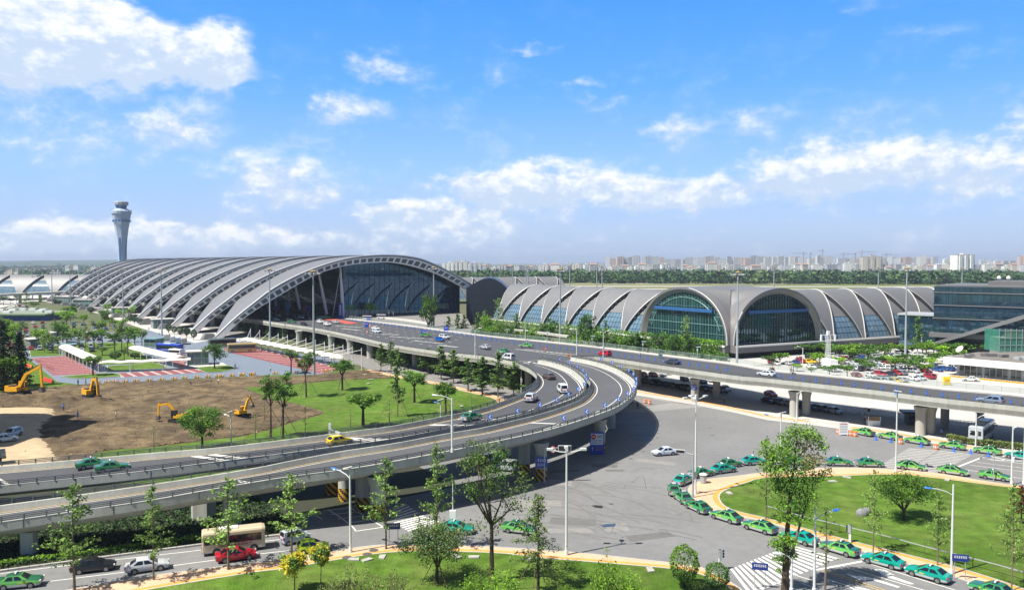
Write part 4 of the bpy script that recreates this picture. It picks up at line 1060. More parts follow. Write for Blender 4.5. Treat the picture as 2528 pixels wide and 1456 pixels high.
pier('far_pier', 'distant vaulted pier with leaf shaped blue glass at the far left', Vector((-640, 700, 0)), Vector((1, .05, 0)), Vector((-.05, 1, 0)), 272, 9, R=17, H=18.5, z0=4.5, phase=.5, plinth=False, infill_glass=.45, rimw=.35)
mb = MB(); p0, p1 = G('m', -150, 733, 8), G('m', 168, 719, 8)
mb.beam(p0 + Vector((0, 0, -.6)), p1 + Vector((0, 0, -.6)), 10, 1.8, CONC)
lv = thing('far_viaduct', 'pale elevated road in front of the distant left terminal', 'viaduct'); mb.build('deck_slab', lv)
for k in range(6):
 q = lerp(p0, p1, (k + .5) / 6); mb = MB(); mb.lathe([(1.2, 0), (1.2, 6.6)], CONC, 12, (q.x, q.y, 0)); mb.build('column', lv, smooth=True)
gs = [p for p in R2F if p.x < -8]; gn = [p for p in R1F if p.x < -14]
sheet('ramp_shade_sheet', [Vector((p.x, p.y, 0)) for p in offset(gs, -1.5)] + [Vector((p.x, p.y, 0)) for p in offset(gn, 6)][::-1], .09, M('soil_and_shade', (.03, .035, .018), .95))  # dark sheet standing in for the shade between and below the ramps
# ---------------------------------------------------------------- other buildings
def office():
 O0 = G('m', 2303, 868); e = Vector((.75, -.66, 0)).normalized(); b = Vector((-e.y, e.x, 0))
 root = thing('office_building', 'dark glass office block with black floor bands at the right edge', 'building', O0)
 Ln, Dp = 62, 40
 def corners(o=0.0): return [e * -o + b * -o, e * (Ln + o) + b * -o, e * (Ln + o) + b * (Dp + o), e * -o + b * (Dp + o)]
 def blk(name, z0, z1, mat, o=0.0, parent=root):
  mb = MB(); mb.prism([tuple(p.xy) for p in corners(o)], z0, z1, mat); return mb.build(name, parent)
 blk('base', 0, 5.8, DARKB, -1.5); blk('ledge', 5.8, 7.5, PLINTH, 1.2)
 for z0, z1 in ((7.5, 12.6), (13.5, 17.55), (18.45, 22.4), (23.3, 25.0)):
  g = blk('glazing', z0, z1, GLASSO)
  mb = MB(); rnd = random.Random(z0)
  for k in range(1, 30):
   p = e * (Ln * k / 30) + b * -.05; mb.beam(p + Vector((0, 0, z0)), p + Vector((0, 0, z1)), .07 if k % 2 else .14, .14, MULL)
  for k in range(1, 20):
   p = b * (Dp * k / 20) + e * -.05; mb.beam(p + Vector((0, 0, z0)), p + Vector((0, 0, z1)), .12, .12, MULL)
  mb.beam(b * -.05 + Vector((0, 0, z0 + 1.0)), e * Ln + b * -.05 + Vector((0, 0, z0 + 1.0)), .1, .1, MULL)
  mb.build('mullion', g)
 for z0 in (12.6, 17.55, 22.4):
  blk('floor_band', z0, z0 + .3, DARKB, .25); blk('floor_band', z0 + .3, z0 + .42, GREYM, .35); blk('floor_band', z0 + .42, z0 + .72, DARKB, .25); blk('floor_band', z0 + .72, z0 + .9, MULL, .3)
 blk('roof', 25.0, 25.5, PLINTH, -.4)
 mb = MB(); mb.prism([tuple((e * x + b * y).xy) for x, y in ((16, 10), (60, 10), (60, 34), (16, 34))], 25.5, 27.0, PLINTH); mb.build('penthouse', root)
 mb = MB()
 p0, n_ = O0 + b * -4, b
 P4 = [onplane('d', 905, 1345, p0, n_), onplane('d', 2700, 800, p0, n_), onplane('d', 2700, 880, p0, n_), onplane('d', 935, 1392, p0, n_)]
 P4 = [p - O0 for p in P4]; d = b * 3.2
 mb.grid([P4, [p + d for p in P4]], M('strut_grey', (.20, .205, .215), .5, metal=.3), True); mb.poly(P4, MATS['strut_grey']); mb.poly([p + d for p in P4][::-1], MATS['strut_grey'])
 mb.build('sloping_beam', root)
 mb = MB()
 for x in (2080, 2250): q = onplane('d', x, 300, O0 + b * 20, b) - O0; mb.lathe([(.2, 0), (.8, .9), (.65, 1.6), (.15, 1.9)], WHITEM, 10, (q.x, q.y, 27.0))
 mb.build('antenna_dome', root, smooth=True)
 c0 = O0 + b * 6 - e * 14
 lk = thing('glass_link', 'low dark glass link between the vaulted pier and the office block', 'building', c0)
 mb = MB(); mb.prism([tuple(p.xy) for p in (Vector((0, 0, 0)), e * 13.8, e * 13.8 + b * 16, b * 16)], 0, 13.2, GLASSO); g = mb.build('glazing', lk)
 mb = MB()
 for k in range(6): p = e * (13.8 * k / 5) + b * -.05; mb.beam(p, p + Vector((0, 0, 13.2)), .12, .12, MULL)
 for z in (4.4, 8.8): mb.beam(b * -.05 + Vector((0, 0, z)), e * 13.8 + b * -.05 + Vector((0, 0, z)), .1, .12, MULL)
 mb.build('mullion', g)
 mb = MB(); mb.prism([tuple(p.xy) for p in (e * -.4 + b * -.4, e * 13.7 + b * -.4, e * 13.7 + b * 16, e * -.4 + b * 16)], 13.2, 13.8, GREYM); mb.build('roof', lk)
office()
def tower():
 Yt = 870; c = AT('m', 300.5, 560, Yt); c = Vector((c.x, Yt, 0))
 root = thing('control_tower', 'tall pale octagonal control tower flaring out under its cab', 'tower', c)
 TW = M('tower_white', (.36, .44, .58), .5, var=.05, scale=.1); TG = M('tower_glass', (.04, .14, .34), .12, spec=.9)
 mb = MB(); mb.lathe([(5.1, 0), (5.0, 40), (5.4, 52), (6.2, 61), (7.4, 69), (8.9, 77), (10.3, 84), (10.8, 87)], TW, 8, ph=math.pi / 8); mb.build('shaft', root)
 mb = MB()
 for k in range(8):
  a = k * math.pi / 4 - .0
  for z0, z1, r0, r1 in ((0, 40, 4.8, 4.7), (40, 61, 4.7, 5.8)):
   if k % 2 == 0:
    u, v = Vector((math.cos(a), math.sin(a), 0)), Vector((-math.sin(a), math.cos(a), 0))
    mb.quad(u * r0 + v * -1.5 + Vector((0, 0, z0)), u * r0 + v * 1.5 + Vector((0, 0, z0)), u * r1 + v * 1.5 + Vector((0, 0, z1)), u * r1 + v * -1.5 + Vector((0, 0, z1)), TG)
 mb.build('glass_strip', root)
 mb = MB()
 for k in range(16):
  a = (k + .5) * math.pi / 8; mb.box((10.2 * math.cos(a), 10.2 * math.sin(a), 79.5), (.6, 2.6, 2.2), TG, a)
 mb.build('window_ring', root)
 mb = MB(); mb.lathe([(10.9, 86.9), (11.5, 87.4), (11.6, 90.0), (10.6, 90.7), (8.8, 91.6), (6.6, 93.0)], TW, 16); mb.build('gallery', root)
 mb = MB()
 for k in range(16):
  a = k * math.pi / 8; mb.beam((11.9 * math.cos(a), 11.9 * math.sin(a), 90.4), (11.9 * math.cos(a), 11.9 * math.sin(a), 92), .15, .15, GREYM)
  a2 = a + math.pi / 8; mb.beam((11.9 * math.cos(a), 11.9 * math.sin(a), 91.9), (11.9 * math.cos(a2), 11.9 * math.sin(a2), 91.9), .12, .12, GREYM)
 mb.build('gallery_rail', root)
 mb = MB(); mb.lathe([(5.6, 92.9), (6.9, 96.8)], TG, 12); mb.build('cab_glazing', root)
 mb = MB(); mb.lathe([(7.0, 96.8), (8.2, 97.2), (8.3, 99.9), (7.8, 100.5), (2, 101)], M('tower_roof', (.34, .37, .42), .5), 12); mb.build('cab_roof', root)
 mb = MB()
 for x, y, h in ((2, 1, 5), (-3, 2, 3), (0, -2, 4)): mb.beam((x, y, 100), (x, y, 101 + h), .18, .18, GREYM)
 mb.build('antenna', root)
 root.scale = (.88, .88, 1)
tower()
# ---- white-fascia pavilion at the right edge
def pavilion():
 z = 5.6
 P = [G('K', x, y, z) for x, y in ((1730, 312), (2528, 378), (3000, 415), (3050, 290), (2600, 270), (2080, 268))]
 root = thing('pavilion', 'low flat roofed pavilion with deep white fascia and dark roof', 'building', (P[0].x, P[0].y, 0)); o = Vector((P[0].x, P[0].y, 0))
 Q = [p - o for p in P]; n = len(Q); ctr = sum((Vector((q.x, q.y, 0)) for q in Q), Vector()) / n
 mb = MB(); mb.prism([tuple(q.xy) for q in Q], z - 2.0, z, WHITEM, WHITEM); mb.build('fascia', root)
 mb = MB(); mb.prism([tuple((ctr + (Vector((q.x, q.y, 0)) - ctr) * .975).xy) for q in Q], z, z + .05, M('roof_felt', (.17, .155, .14), .9, var=.2, scale=.4)); mb.build('roof', root)
 mb = MB(); W_ = [ctr + (Vector((q.x, q.y, 0)) - ctr) * .80 for q in Q]; mb.prism([tuple(w.xy) for w in W_], 0, z - 2.0, M('pavilion_glass', (.06, .075, .075), .08, spec=.9, var=.4, scale=.3)); g = mb.build('glazed_wall', root)
 mb = MB()
 for i in (0, 1, 5):
  a, b = W_[i], W_[(i + 1) % n]; k = max(3, int((b - a).length / 1.6))
  for j in range(k + 1): p = a.lerp(b, j / k); mb.beam(p, p + Vector((0, 0, z - 2.0)), .16 if j % 4 else .6, .16 if j % 4 else .6, GREYM)
 mb.build('mullion', g)
 rnd = random.Random(3)
 for k in range(9):
  q = ctr.lerp(Vector((Q[k % 2].x, Q[k % 2].y, 0)), rnd.uniform(.1, .7)) + Vector((rnd.uniform(-3, 3), rnd.uniform(-3, 3), 0))
  mb = MB(); mb.box((q.x, q.y, z + .5), (rnd.uniform(1.2, 3.2), rnd.uniform(.8, 1.6), .8), GREYM if k % 2 else PLINTH, rnd.uniform(0, 3)); mb.build('roof_unit', root)
 d = G('K', 1900, 285, z + .1)
 mb = MB(); rows = []
 ax = Vector((-.75, -.15, .65)).normalized(); u = ax.cross(Vector((0, 0, 1))).normalized(); v = ax.cross(u)
 for r, h in ((.05, 0), (.65, .12), (1.2, .38), (1.22, .43), (.65, .17), (.05, .06)):
  rows.append([(u * math.cos(q * math.pi / 10) + v * math.sin(q * math.pi / 10)) * r + ax * h + Vector((0, 0, 1.3)) for q in range(20)])
 mb.grid(rows, M('dish_white', (.66, .63, .55), .6), True); ds = thing('satellite_dish', 'cream satellite dish standing on the pavilion roof edge', 'dish', d); mb.build('reflector', ds, smooth=True)
 mb = MB(); mb.beam((0, 0, 0), (0, 0, 1.3), .2, .2, GREYM); mb.build('post', ds)
 for k in range(14):
  p = lerp(G('K', 1840, 517), G('K', 2600, 590), k / 14); mb = MB(); mb.box((0, 0, .25), (2.2, .3, .5), STRY, -.9); mb.box((.0, 0, .52), (1.1, .31, .04), STRB, -.9)
  tag(mb.build('kerb_barrier', loc=p), 'yellow and black barrier block in front of the white pavilion', 'barrier', 'yellow barrier blocks by the pavilion')
pavilion()
def netted():
 a = AT('m', 2466, 860, 258); a.z = 0
 root = thing('scaffolded_building', 'small building wrapped in green scaffold net behind the pavilion', 'building', a)
 NET = M('green_net', (.03, .20, .14), .8, var=.3, scale=1.2); NET.node_tree.nodes['Principled BSDF'].inputs['Alpha'].default_value = .8
 mb = MB(); mb.box((7, 4, 4.6), (11, 7, 9.2), CONCW); mb.build('wall', root)
 mb = MB(); mb.box((7.2, 3, 10.4), (4.5, 4, 2.4), M('old_brick', (.20, .16, .13), .9, var=.2, scale=.8)); mb.build('roof_room', root)
 mb = MB()
 for p, q in (((0, 0), (13, 0)), ((0, 0), (0, 8))):
  mb.quad((*p, 4.8), (*q, 4.8), (*q, 12), (*p, 12), NET)
 mb.box((.4, -.3, 2.4), (1.6, .2, 4.8), NET); mb.build('scaffold_net', root)
 mb = MB()
 for k in range(8): mb.beam((k * 13 / 7, -.2, 0), (k * 13 / 7, -.2, 12.4), .1, .1, GREYM)
 for z in (4.8, 7, 9.4, 11.8): mb.beam((0, -.2, z), (13, -.2, z), .1, .1, GREYM)
 mb.build('scaffold_poles', root)
netted()
# ---- membrane canopies of the bus yard
def canopy(label, path, w, h, rise, post_step=6.0, scallop=0.0):
 p = resample(path, step=1.0); o = Vector((p[0].x, p[0].y, 0))
 root = thing('membrane_canopy', label, 'canopy', o)
 mb = MB(); rows = []
 for i, q in enumerate(p):
  d = (p[min(i + 1, len(p) - 1)] - p[max(i - 1, 0)]); d.z = 0; d.normalize(); s = Vector((-d.y, d.x, 0))
  sc_ = 1 - scallop * abs(math.sin(i * math.pi / 4.0)) * 0 + 0
  dip = -scallop * (1 - abs(math.sin(i * math.pi / 6.0)))
  rows.append([q - o + s * (w / 2 * math.cos(t)) + Vector((0, 0, h + rise * math.sin(t) + dip)) for t in [math.pi * k / 8 for k in range(9)]])
 mb.grid(rows, MEMB); mb.build('membrane', root, smooth=True)
 for i in range(0, len(p), int(post_step)):
  d = (p[min(i + 1, len(p) - 1)] - p[max(i - 1, 0)]); d.z = 0; d.normalize(); s = Vector((-d.y, d.x, 0))
  for sd in (-1, 1):
   q = p[i] - o + s * (w * .44 * sd); mb = MB(); mb.tube([q, q + Vector((0, 0, h + .1))], .11, WHITEM, 8); mb.build('post', root, smooth=True)
 mb = MB()
 for sd in (-1, 1):
  pr = offset(p, w * .46 * sd)
  for a, b in zip(pr, pr[1:]): mb.beam(a - o + Vector((0, 0, h - .05)), b - o + Vector((0, 0, h - .05)), .12, .16, WHITEM)
 mb.build('edge_beam', root)
 return root
canopy('white barrel canopy along the left red bus bays', [G('E', 645, 300), G('E', 980, 462)], 4.4, 3.0, 1.1)
canopy('white barrel canopy running towards the blue coach', [G('E', 1330, 312), G('E', 1800, 432)], 4.4, 3.0, 1.1)
canopy('white scalloped canopy across the front of the lawn, joining the two barrel canopies', [G('E', 990, 462), G('E', 1400, 452), G('E', 1880, 430)], 4.0, 3.1, .5, scallop=.35, post_step=9)
def umbrella_row():
 root = thing('bus_stop_canopy', 'row of white membrane domes hung from slanted masts beside the deck', 'canopy', G('B', 50, 985, 3)); o = root.location.copy(); o.z = 0
 root.location = o; n = 13
 a, b = G('B', 45, 985, 3), G('B', 1010, 1170, 3); d = (b - a); L_ = d.length; d.normalize(); s = Vector((-d.y, d.x, 0)); rz = math.atan2(d.y, d.x)
 step = L_ / n
 for k in range(n):
  c = a + d * (step * (k + .5)) - o; mb = MB()
  rows = [[c + d * (step * .5 * r * math.cos(t) * 1.0) + s * (2.4 * r * math.sin(t)) + Vector((0, 0, 1.1 * (1 - r * r))) for t in [2 * math.pi * q / 14 for q in range(14)]] for r in (1.0, .8, .55, .3, .05)]
  mb.grid(rows, MEMB, True); mb.build('dome', root, smooth=True)
  base = G('B', 110 + k * 1095 / 12.0, 876 + k * 194 / 12.0, 7.2) - o; base.z = 0
  mb = MB(); mb.tube([base, base + Vector((0, 0, 7.2))], .14, WHITEM, 8); mb.build('mast', root, smooth=True)
  mb = MB(); mb.tube([base + Vector((0, 0, 6.6)), c + Vector((0, 0, .6))], .09, WHITEM, 6); mb.build('stay', root)
  f = c - s * 2.0; mb = MB(); mb.tube([f + Vector((0, 0, -3)), f], .09, STEEL, 6); mb.build('post', root)
 mb = MB(); mb.beam(a - o - s * 2, b - o - s * 2, .15, .25, STEEL); mb.build('edge_beam', root)
umbrella_row()
def kiosk(label, code, x0, y0, x1, y1, h, dep, roof=PAVE, over=.6, cat='pavilion', name='glass_kiosk'):
 a, b = G(code, x0, y0), G(code, x1, y1); d = b - a; L_ = d.length; d.normalize(); s = Vector((-d.y, d.x, 0))
 if s.y < 0: s = -s
 root = thing(name, label, cat, a, 0)
 mb = MB(); mb.prism([tuple(p.xy) for p in (Vector(), d * L_, d * L_ + s * dep, s * dep)], .1, h, KIOSK); g = mb.build('glazing', root)
 mb = MB(); P = [Vector(), d * L_, d * L_ + s * dep, s * dep]
 for i in range(4):
  u, v = P[i], P[(i + 1) % 4]; n = max(1, int((v - u).length / 1.8))
  for k in range(n): q = u.lerp(v, k / n); mb.beam(q, q + Vector((0, 0, h)), .14, .14, GREYM)
  for z in (.15, h * .55, h - .1): mb.beam(u + Vector((0, 0, z)), v + Vector((0, 0, z)), .12, .12, GREYM)
 mb.build('frame', g)
 mb = MB(); mb.prism([tuple(p.xy) for p in (d * -over - s * over, d * (L_ + over) - s * over, d * (L_ + over) + s * (dep + over), d * -over + s * (dep + over))], h, h + .3, roof); mb.build('roof', root)
 return root
kiosk('glass stair kiosk at the end of the barrel canopy beside the round tree', 'b', 870, 1290, 1230, 1275, 4.4, 5)
kiosk('small glass kiosk with green roof behind the barrel canopy', 'b', 130, 970, 320, 975, 3.2, 5, MULLG)
kiosk('small glass kiosk at the upper end of the left barrel canopy', 'E', 640, 300, 745, 292, 3.6, 4, MULLG)
kiosk('low glass pavilion with pale roof beside the dark cedar', 'E', 300, 232, 455, 222, 3.4, 7)
kiosk('glass forecourt pavilion between the second and third front arch feet', 'b', 285, 655, 640, 640, 4.6, 7)
kiosk('glass entrance pavilion under the middle arches', 'a', 1930, 1200, 2260, 1190, 5, 9)
kiosk('glass entrance pavilion under the far arches', 'a', 1260, 1045, 1560, 1048, 5.5, 9)
kiosk('glass entrance pavilion under the farthest arches', 'a', 920, 978, 1180, 985, 5.5, 9)
kiosk('small glass shelter standing among the parked cars on the left', 'm', 118, 842, 150, 838, 3.2, 6, PAVE)
kiosk('glass shelter on the upper deck beside the dark glass front', 'B', 1050, 785, 1150, 775, 4.2, 4)
def station():
 a = G('m', -120, 792); b = G('m', 128, 790); root = thing('transit_station', 'low station with green roof strips and blue panels among the parked cars', 'building', a)
 L_ = b.x - a.x
 mb = MB(); mb.box((L_ / 2, 8, 1.6), (L_, 14, 3.2), M('station_blue', (.02, .08, .36), .5, var=.3, scale=.3)); mb.build('wall', root)
 mb = MB(); mb.box((L_ / 2, 15, 3.6), (L_ + 2, 34, .8), M('green_roof', (.12, .21, .10), .9, var=.2, scale=.2)); mb.build('roof', root)
 for k in range(5):
  mb = MB(); mb.box((L_ / 2, 2 + k * 6.5, 4.15), (L_ + 1, 1.0, .3), PAVE); mb.build('roof_strip', root)
 for k, (x, y) in enumerate(((20, 1115), (130, 1150), (230, 1105), (400, 1100), (690, 1135), (850, 1145), (570, 1100), (750, 1110))):
  p = G('a', x, y, 4.2) - a; mb = MB(); mb.box((p.x, p.y, 4.9), (4.2, 3, 1.4), WHITEM); mb.build('skylight', root)
 for c in (130, 270):
  p = G('a', c, 1100 if c == 130 else 1210) - a; mb = MB()
  mb.tube([p + Vector((8 * -math.cos(t), 0, 6.5 * math.sin(t))) for t in [math.pi * k / 12 for k in range(7 if c == 270 else 13)]], .45, WHITEM, 6); mb.build('arch_rib', root)
station()
# ---------------------------------------------------------------- far things: tree belt, city, hills
LEAFF = M('leaf_far', (0.042, 0.090, 0.030), .9, island=.45, spec=.1)
LEAFF2 = M('leaf_far_light', (0.075, 0.120, 0.040), .9, island=.4, spec=.1)
def crown_pts(rnd, mb, c, rx, rz, n, size, mat):
 for _ in range(n):
  while True:
   v = Vector((rnd.uniform(-1, 1), rnd.uniform(-1, 1), rnd.uniform(-1, 1)))
   if .35 < v.length < 1: break
  p = Vector((c[0] + v.x * rx, c[1] + v.y * rx, c[2] + v.z * rz))
  s = size * rnd.uniform(.6, 1.4)
  q = Euler((rnd.uniform(-1, 1), rnd.uniform(-1, 1), rnd.uniform(0, 6.3))).to_matrix()
  u, w = q @ Vector((s, 0, 0)), q @ Vector((0, s, 0))
  mb.quad(p - u - w, p + u - w * .6, p + u * .7 + w, p - u * .8 + w * .7, mat)
def belt():
 rnd = random.Random(21)
 mb = MB()
 for x in range(1085, 2760, 9):
  for yb in (698, 695, 691, 687, 683, 679, 676):
   p = G('m', x + rnd.uniform(-6, 6), yb + rnd.uniform(-1.5, .8) + (x - 1100) * .0035)
   h = rnd.uniform(11, 19) * (1.25 if yb > 694 and rnd.random() < .3 else 1); r = h * rnd.uniform(.4, .6)
   crown_pts(rnd, mb, (p.x, p.y, h * .45), r * 1.35, h * .52, 62, h * .105, LEAFF if rnd.random() < .75 else LEAFF2)
 tag(mb.build('tree_belt'), 'long dark green belt of trees along the far side of the airfield', 'tree belt', kind='stuff')
 mb = MB()
 for k in range(420):
  x = rnd.uniform(-60, 420); y = 652 + 40 * rnd.random() ** .8
  p = G('m', x, y); h = rnd.uniform(9, 16) * (1 + 6 * max(0, 668 - y) / 60); r = h * rnd.uniform(.6, 1.3)
  crown_pts(rnd, mb, (p.x, p.y, h * .45), r, h * .5, 22, h * .22, LEAFF)
 tag(mb.build('woodland'), 'hazy wooded country beyond the far left terminal', 'woodland', kind='stuff')
belt()
def hills():
 mb = MB(); rows = []
 HM = M('hill_green', (.05, .085, .05), .95, var=.3, scale=.004, spec=.1)
 for j in range(8):
  Y = 5200 + j * 700; r = []
  for i in range(60):
   X = -5200 + i * 90
   ed = min(1, max(0, (-700 - X) / 900))
   r.append((X, Y, -5 + ed * (10 + 13 * j ** .8 + 26 * noise.noise(Vector((X * .0016, Y * .0016, 3))) + 12 * noise.noise(Vector((X * .006, Y * .006, 8))))))
  rows.append(r)
 mb.grid(rows, HM); tag(mb.build('hills', smooth=True), kind='structure')
hills()
def facade_mat(name, wall, win, hu=3.6, vz=3.2, fu=.55, fv=.5):
 m = bpy.data.materials.new(name); MATS[name] = m; m.use_nodes = True; t = m.node_tree; N = NT(t); L = t.links
 b = t.nodes['Principled BSDF']; b.inputs['Roughness'].default_value = .8
 s = N('ShaderNodeSeparateXYZ', N('ShaderNodeTexCoord').outputs['Object']); g = N('ShaderNodeSeparateXYZ', N('ShaderNodeNewGeometry').outputs['Normal'])
 def m_(op, a, b_=None): o = N('ShaderNodeMath', a, b_, operation=op); return o.outputs[0]
 sel = m_('GREATER_THAN', m_('ABSOLUTE', g.outputs[0]), .7)
 u = m_('ADD', m_('MULTIPLY', s.outputs[1], sel), m_('MULTIPLY', s.outputs[0], m_('SUBTRACT', 1.0, sel)))
 a = m_('LESS_THAN', m_('FRACT', m_('DIVIDE', u, hu)), fu); c = m_('LESS_THAN', m_('FRACT', m_('DIVIDE', s.outputs[2], vz)), fv)
 up = m_('LESS_THAN', m_('ABSOLUTE', g.outputs[2]), .5)
 k = m_('MULTIPLY', m_('MULTIPLY', a, c), up)
 mx = N('ShaderNodeMix', k, data_type='RGBA'); mx.inputs[6].default_value = (*wall, 1); mx.inputs[7].default_value = (*win, 1)
 vr = N('ShaderNodeVectorMath', mx.outputs[2], operation='SCALE'); L.new(N('ShaderNodeMapRange', N('ShaderNodeObjectInfo').outputs['Random'], 0, 1, .75, 1.15).outputs[0], vr.inputs['Scale'])
 L.new(vr.outputs[0], b.inputs['Base Color']); return m
FM = [facade_mat('flat_white', (.80, .80, .77), (.18, .20, .24)), facade_mat('flat_pink', (.62, .48, .42), (.17, .17, .2)), facade_mat('flat_cream', (.74, .69, .60), (.15, .15, .16), 3.0, 3.0), facade_mat('flat_grey', (.55, .56, .58), (.10, .12, .15), 4.2, 3.1, .6),
      facade_mat('flat_bluish', (.60, .63, .67), (.12, .16, .22), 3.4, 3.3), facade_mat('flat_brown', (.44, .36, .32), (.10, .10, .11), 3.8, 3.0)]
def flat_mesh(name, w, d, h, mat, kind):
 mb = MB(); RT = M('roof_tile', (.30, .20, .16), .9); RG = M('roof_grey', (.30, .30, .30), .9)
 mb.box((0, 0, h / 2), (w, d, h), mat)
 if kind == 0:
  mb.box((w * .2, 0, h + 1.6), (w * .18, d * .6, 3.2), mat); mb.box((-w * .25, 0, h + 1.3), (w * .15, d * .5, 2.6), mat); mb.box((0, 0, h + .25), (w * 1.01, d * 1.01, .5), RG)
 elif kind == 1:
  i = len(mb.v)
  mb.v += [(-w / 2 - .6, -d / 2 - .6, h), (w / 2 + .6, -d / 2 - .6, h), (w / 2 + .6, d / 2 + .6, h), (-w / 2 - .6, d / 2 + .6, h), (-w * .35, 0, h + 4.5), (w * .35, 0, h + 4.5)]
  for f in ((0, 1, 5, 4), (1, 2, 5), (2, 3, 4, 5), (3, 0, 4)): mb.f.append(tuple(i + q for q in f)); mb.m.append(mb.mi(RT))
 else:
  for k in range(3): mb.box((w * (-.33 + .33 * k), -d * .52, h / 2), (w * .16, d * .12, h * .98), mat)
  mb.box((0, 0, h + .3), (w * 1.02, d * 1.02, .6), RG); mb.box((w * .1, 0, h + 2.2), (w * .3, d * .5, 3.4), mat)
 return mb.data(name)
def city():
 rnd = random.Random(4)
 protos = {}
 def put(x, ybase, ytop, wpx, mi, kind, label, grp, Y=None):
  p = G('m', x, ybase) if Y is None else Vector((AT('m', x, ybase, Y).x, Y, 0))
  h = AT('m', x, ytop, p.y).z; w = wpx * p.y / FPX
  key = (mi, kind, round(h / 4), round(w / 4))
  if key not in protos: protos[key] = flat_mesh('apartment_block', max(6, round(w / 4) * 4), max(12, w * .5), max(6, round(h / 4) * 4), FM[mi], kind)
  o = link('apartment_block', protos[key], None, p, (0, 0, rnd.uniform(-.25, .25))); tag(o, label, 'apartment block', grp)
 far = 'hazy high-rise flats on the skyline'
 x = 1500
 while x < 2310:
  w = rnd.uniform(9, 20); top = rnd.uniform(633, 640) if not 1640 < x < 1700 else 641
  if 1830 < x < 2300: top -= rnd.uniform(0, 3)
  put(x, 663, top, w, rnd.choice((1, 3, 3, 4, 5) if x < 1700 else (0, 3, 4, 3, 4, 1)), rnd.choice((0, 0, 2)), 'hazy high rise block of flats in the skyline beyond the airfield', far, 3600 + rnd.uniform(-250, 250)); x += w * rnd.uniform(.75, 1.15)
 for x in (2335, 2352, 2425, 2440, 2460, 2480, 2498): put(x, 663, rnd.uniform(638, 645), 14, rnd.choice((3, 4, 0)), 0, 'hazy high rise block of flats in the skyline beyond the airfield', far, 3300)
 for k in range(14): put(1405 + k * 7, 660, 647.5 + rnd.random() * 2, 4.5, 4, 0, 'hazy high rise block of flats in the skyline beyond the airfield', far, 5200)
 mid = 'low white houses behind the tree belt'
 x = 1195
 while x < 2540:
  w = rnd.uniform(10, 24); put(x, 672, rnd.uniform(653, 661) - (2 if x > 1750 else 0), w, rnd.choice((0, 0, 0, 2, 3, 4)), rnd.choice((0, 0, 1, 2, 2)), 'low pale block of houses just above the tree belt', mid, rnd.uniform(2100, 2600)); x += w * rnd.uniform(.5, .95)
 put(2375, 676, 630, 50, 0, 2, 'tall white apartment slab standing out right of the skyline', None, 2250); put(2524, 676, 632, 22, 1, 2, 'tall cream apartment tower cut by the right edge of the view', None, 2250)
 put(2150, 672, 633, 46, 2, 2, 'broad beige tower block rising above the low houses', None, 2500)
 put(1108, 664, 648, 30, 0, 2, 'long white balcony block right above the hall roof, left part', None, 2000); put(1140, 664, 647, 34, 0, 2, 'long white balcony block beyond the hall roof, middle part', None, 2000); put(1172, 664, 649, 34, 0, 2, 'long white balcony block beyond the hall roof, right part', None, 2000)
 for x, w in ((20, 9), (30, 12), (45, 8)): put(x, 690, 667 if w == 12 else 672, w, 2, 0, 'pale tower block rising behind the far left terminal', 'pale blocks behind the left terminal', 1500)
 for x, y in ((233, 658), (190, 655), (170, 657), (300, 660)): put(x, y + 10, y, 14, 0, 0, 'small white building in the hazy woods behind the hall', 'white buildings in the left woods', 2400)
 put(140, 682, 671, 26, 3, 0, 'grey airport block with flat roof behind the far left terminal', None, 1250); put(262, 684, 673, 60, 3, 0, 'long grey airport block behind the left end of the hall', None, 1300)
 for k, (x, y) in enumerate(((1545, 690), (1620, 692), (1860, 694), (2000, 695), (2320, 700))):
  p = G('m', x, y); mb = MB(); mb.box((0, 0, 2), (22 if k % 2 else 12, 8, 4), CONCW); mb.box((0, 0, 4.4), (23 if k % 2 else 13, 9, .8), M('roof_tile', (.3, .2, .16), .9)); mb.box((3, 0, 5.6), (3, 4, 2), CONCW)
  tag(mb.build('airfield_hut', loc=p), 'small white hut at the edge of the airfield below the trees', 'hut', 'huts along the airfield edge')
 CR = M('crane_paint', (.36, .25, .23), .6)
 for k, (x, yt, w, f) in enumerate(((1984, 622, 28, -1), (2001, 623, 6, 1), (2031, 616, 12, -1), (2083, 624, 26, 1), (2112, 624, 7, -1), (2128, 619, 36, 1), (2151, 627, 12, 1), (2188, 625, 30, 1))):
  Y = 3300; top = AT('m', x, yt, Y); base = Vector((top.x, Y, 0)); s = Y / FPX
  root = thing('tower_crane', 'thin tower crane above the skyline flats', 'crane', base, 0, 'tower cranes on the skyline')
  mb = MB(); mb.beam((0, 0, 0), (0, 0, top.z), 2.4, 2.4, CR); mb.build('mast', root)
  mb = MB(); mb.beam((-f * w * .35 * s, 0, top.z - 7), (f * w * s, 0, top.z - 7 + 2), 1.3, 1.3, CR); mb.build('jib', root)
  mb = MB(); mb.beam((0, 0, top.z), (f * w * .7 * s, 0, top.z - 6), .9, .9, CR); mb.beam((0, 0, top.z), (-f * w * .33 * s, 0, top.z - 7), .9, .9, CR); mb.build('tie', root)
city()
# ---------------------------------------------------------------- the air
def haze():
 mb = MB()
 m = bpy.data.materials.new('haze_air'); m.use_nodes = True; t = m.node_tree; t.nodes.clear(); N = NT(t)
 v = N('ShaderNodeVolumePrincipled'); v.inputs['Color'].default_value = (.62, .74, .95, 1); v.inputs['Density'].default_value = HAZE_D; v.inputs['Anisotropy'].default_value = .1
 o = N('ShaderNodeOutputMaterial'); t.links.new(v.outputs[0], o.inputs['Volume'])
 mb.box((0, 5500, 64), (24000, 21000, 136), m); tag(mb.build('haze'), kind='stuff')
HAZE_D = 0.95e-4
haze()
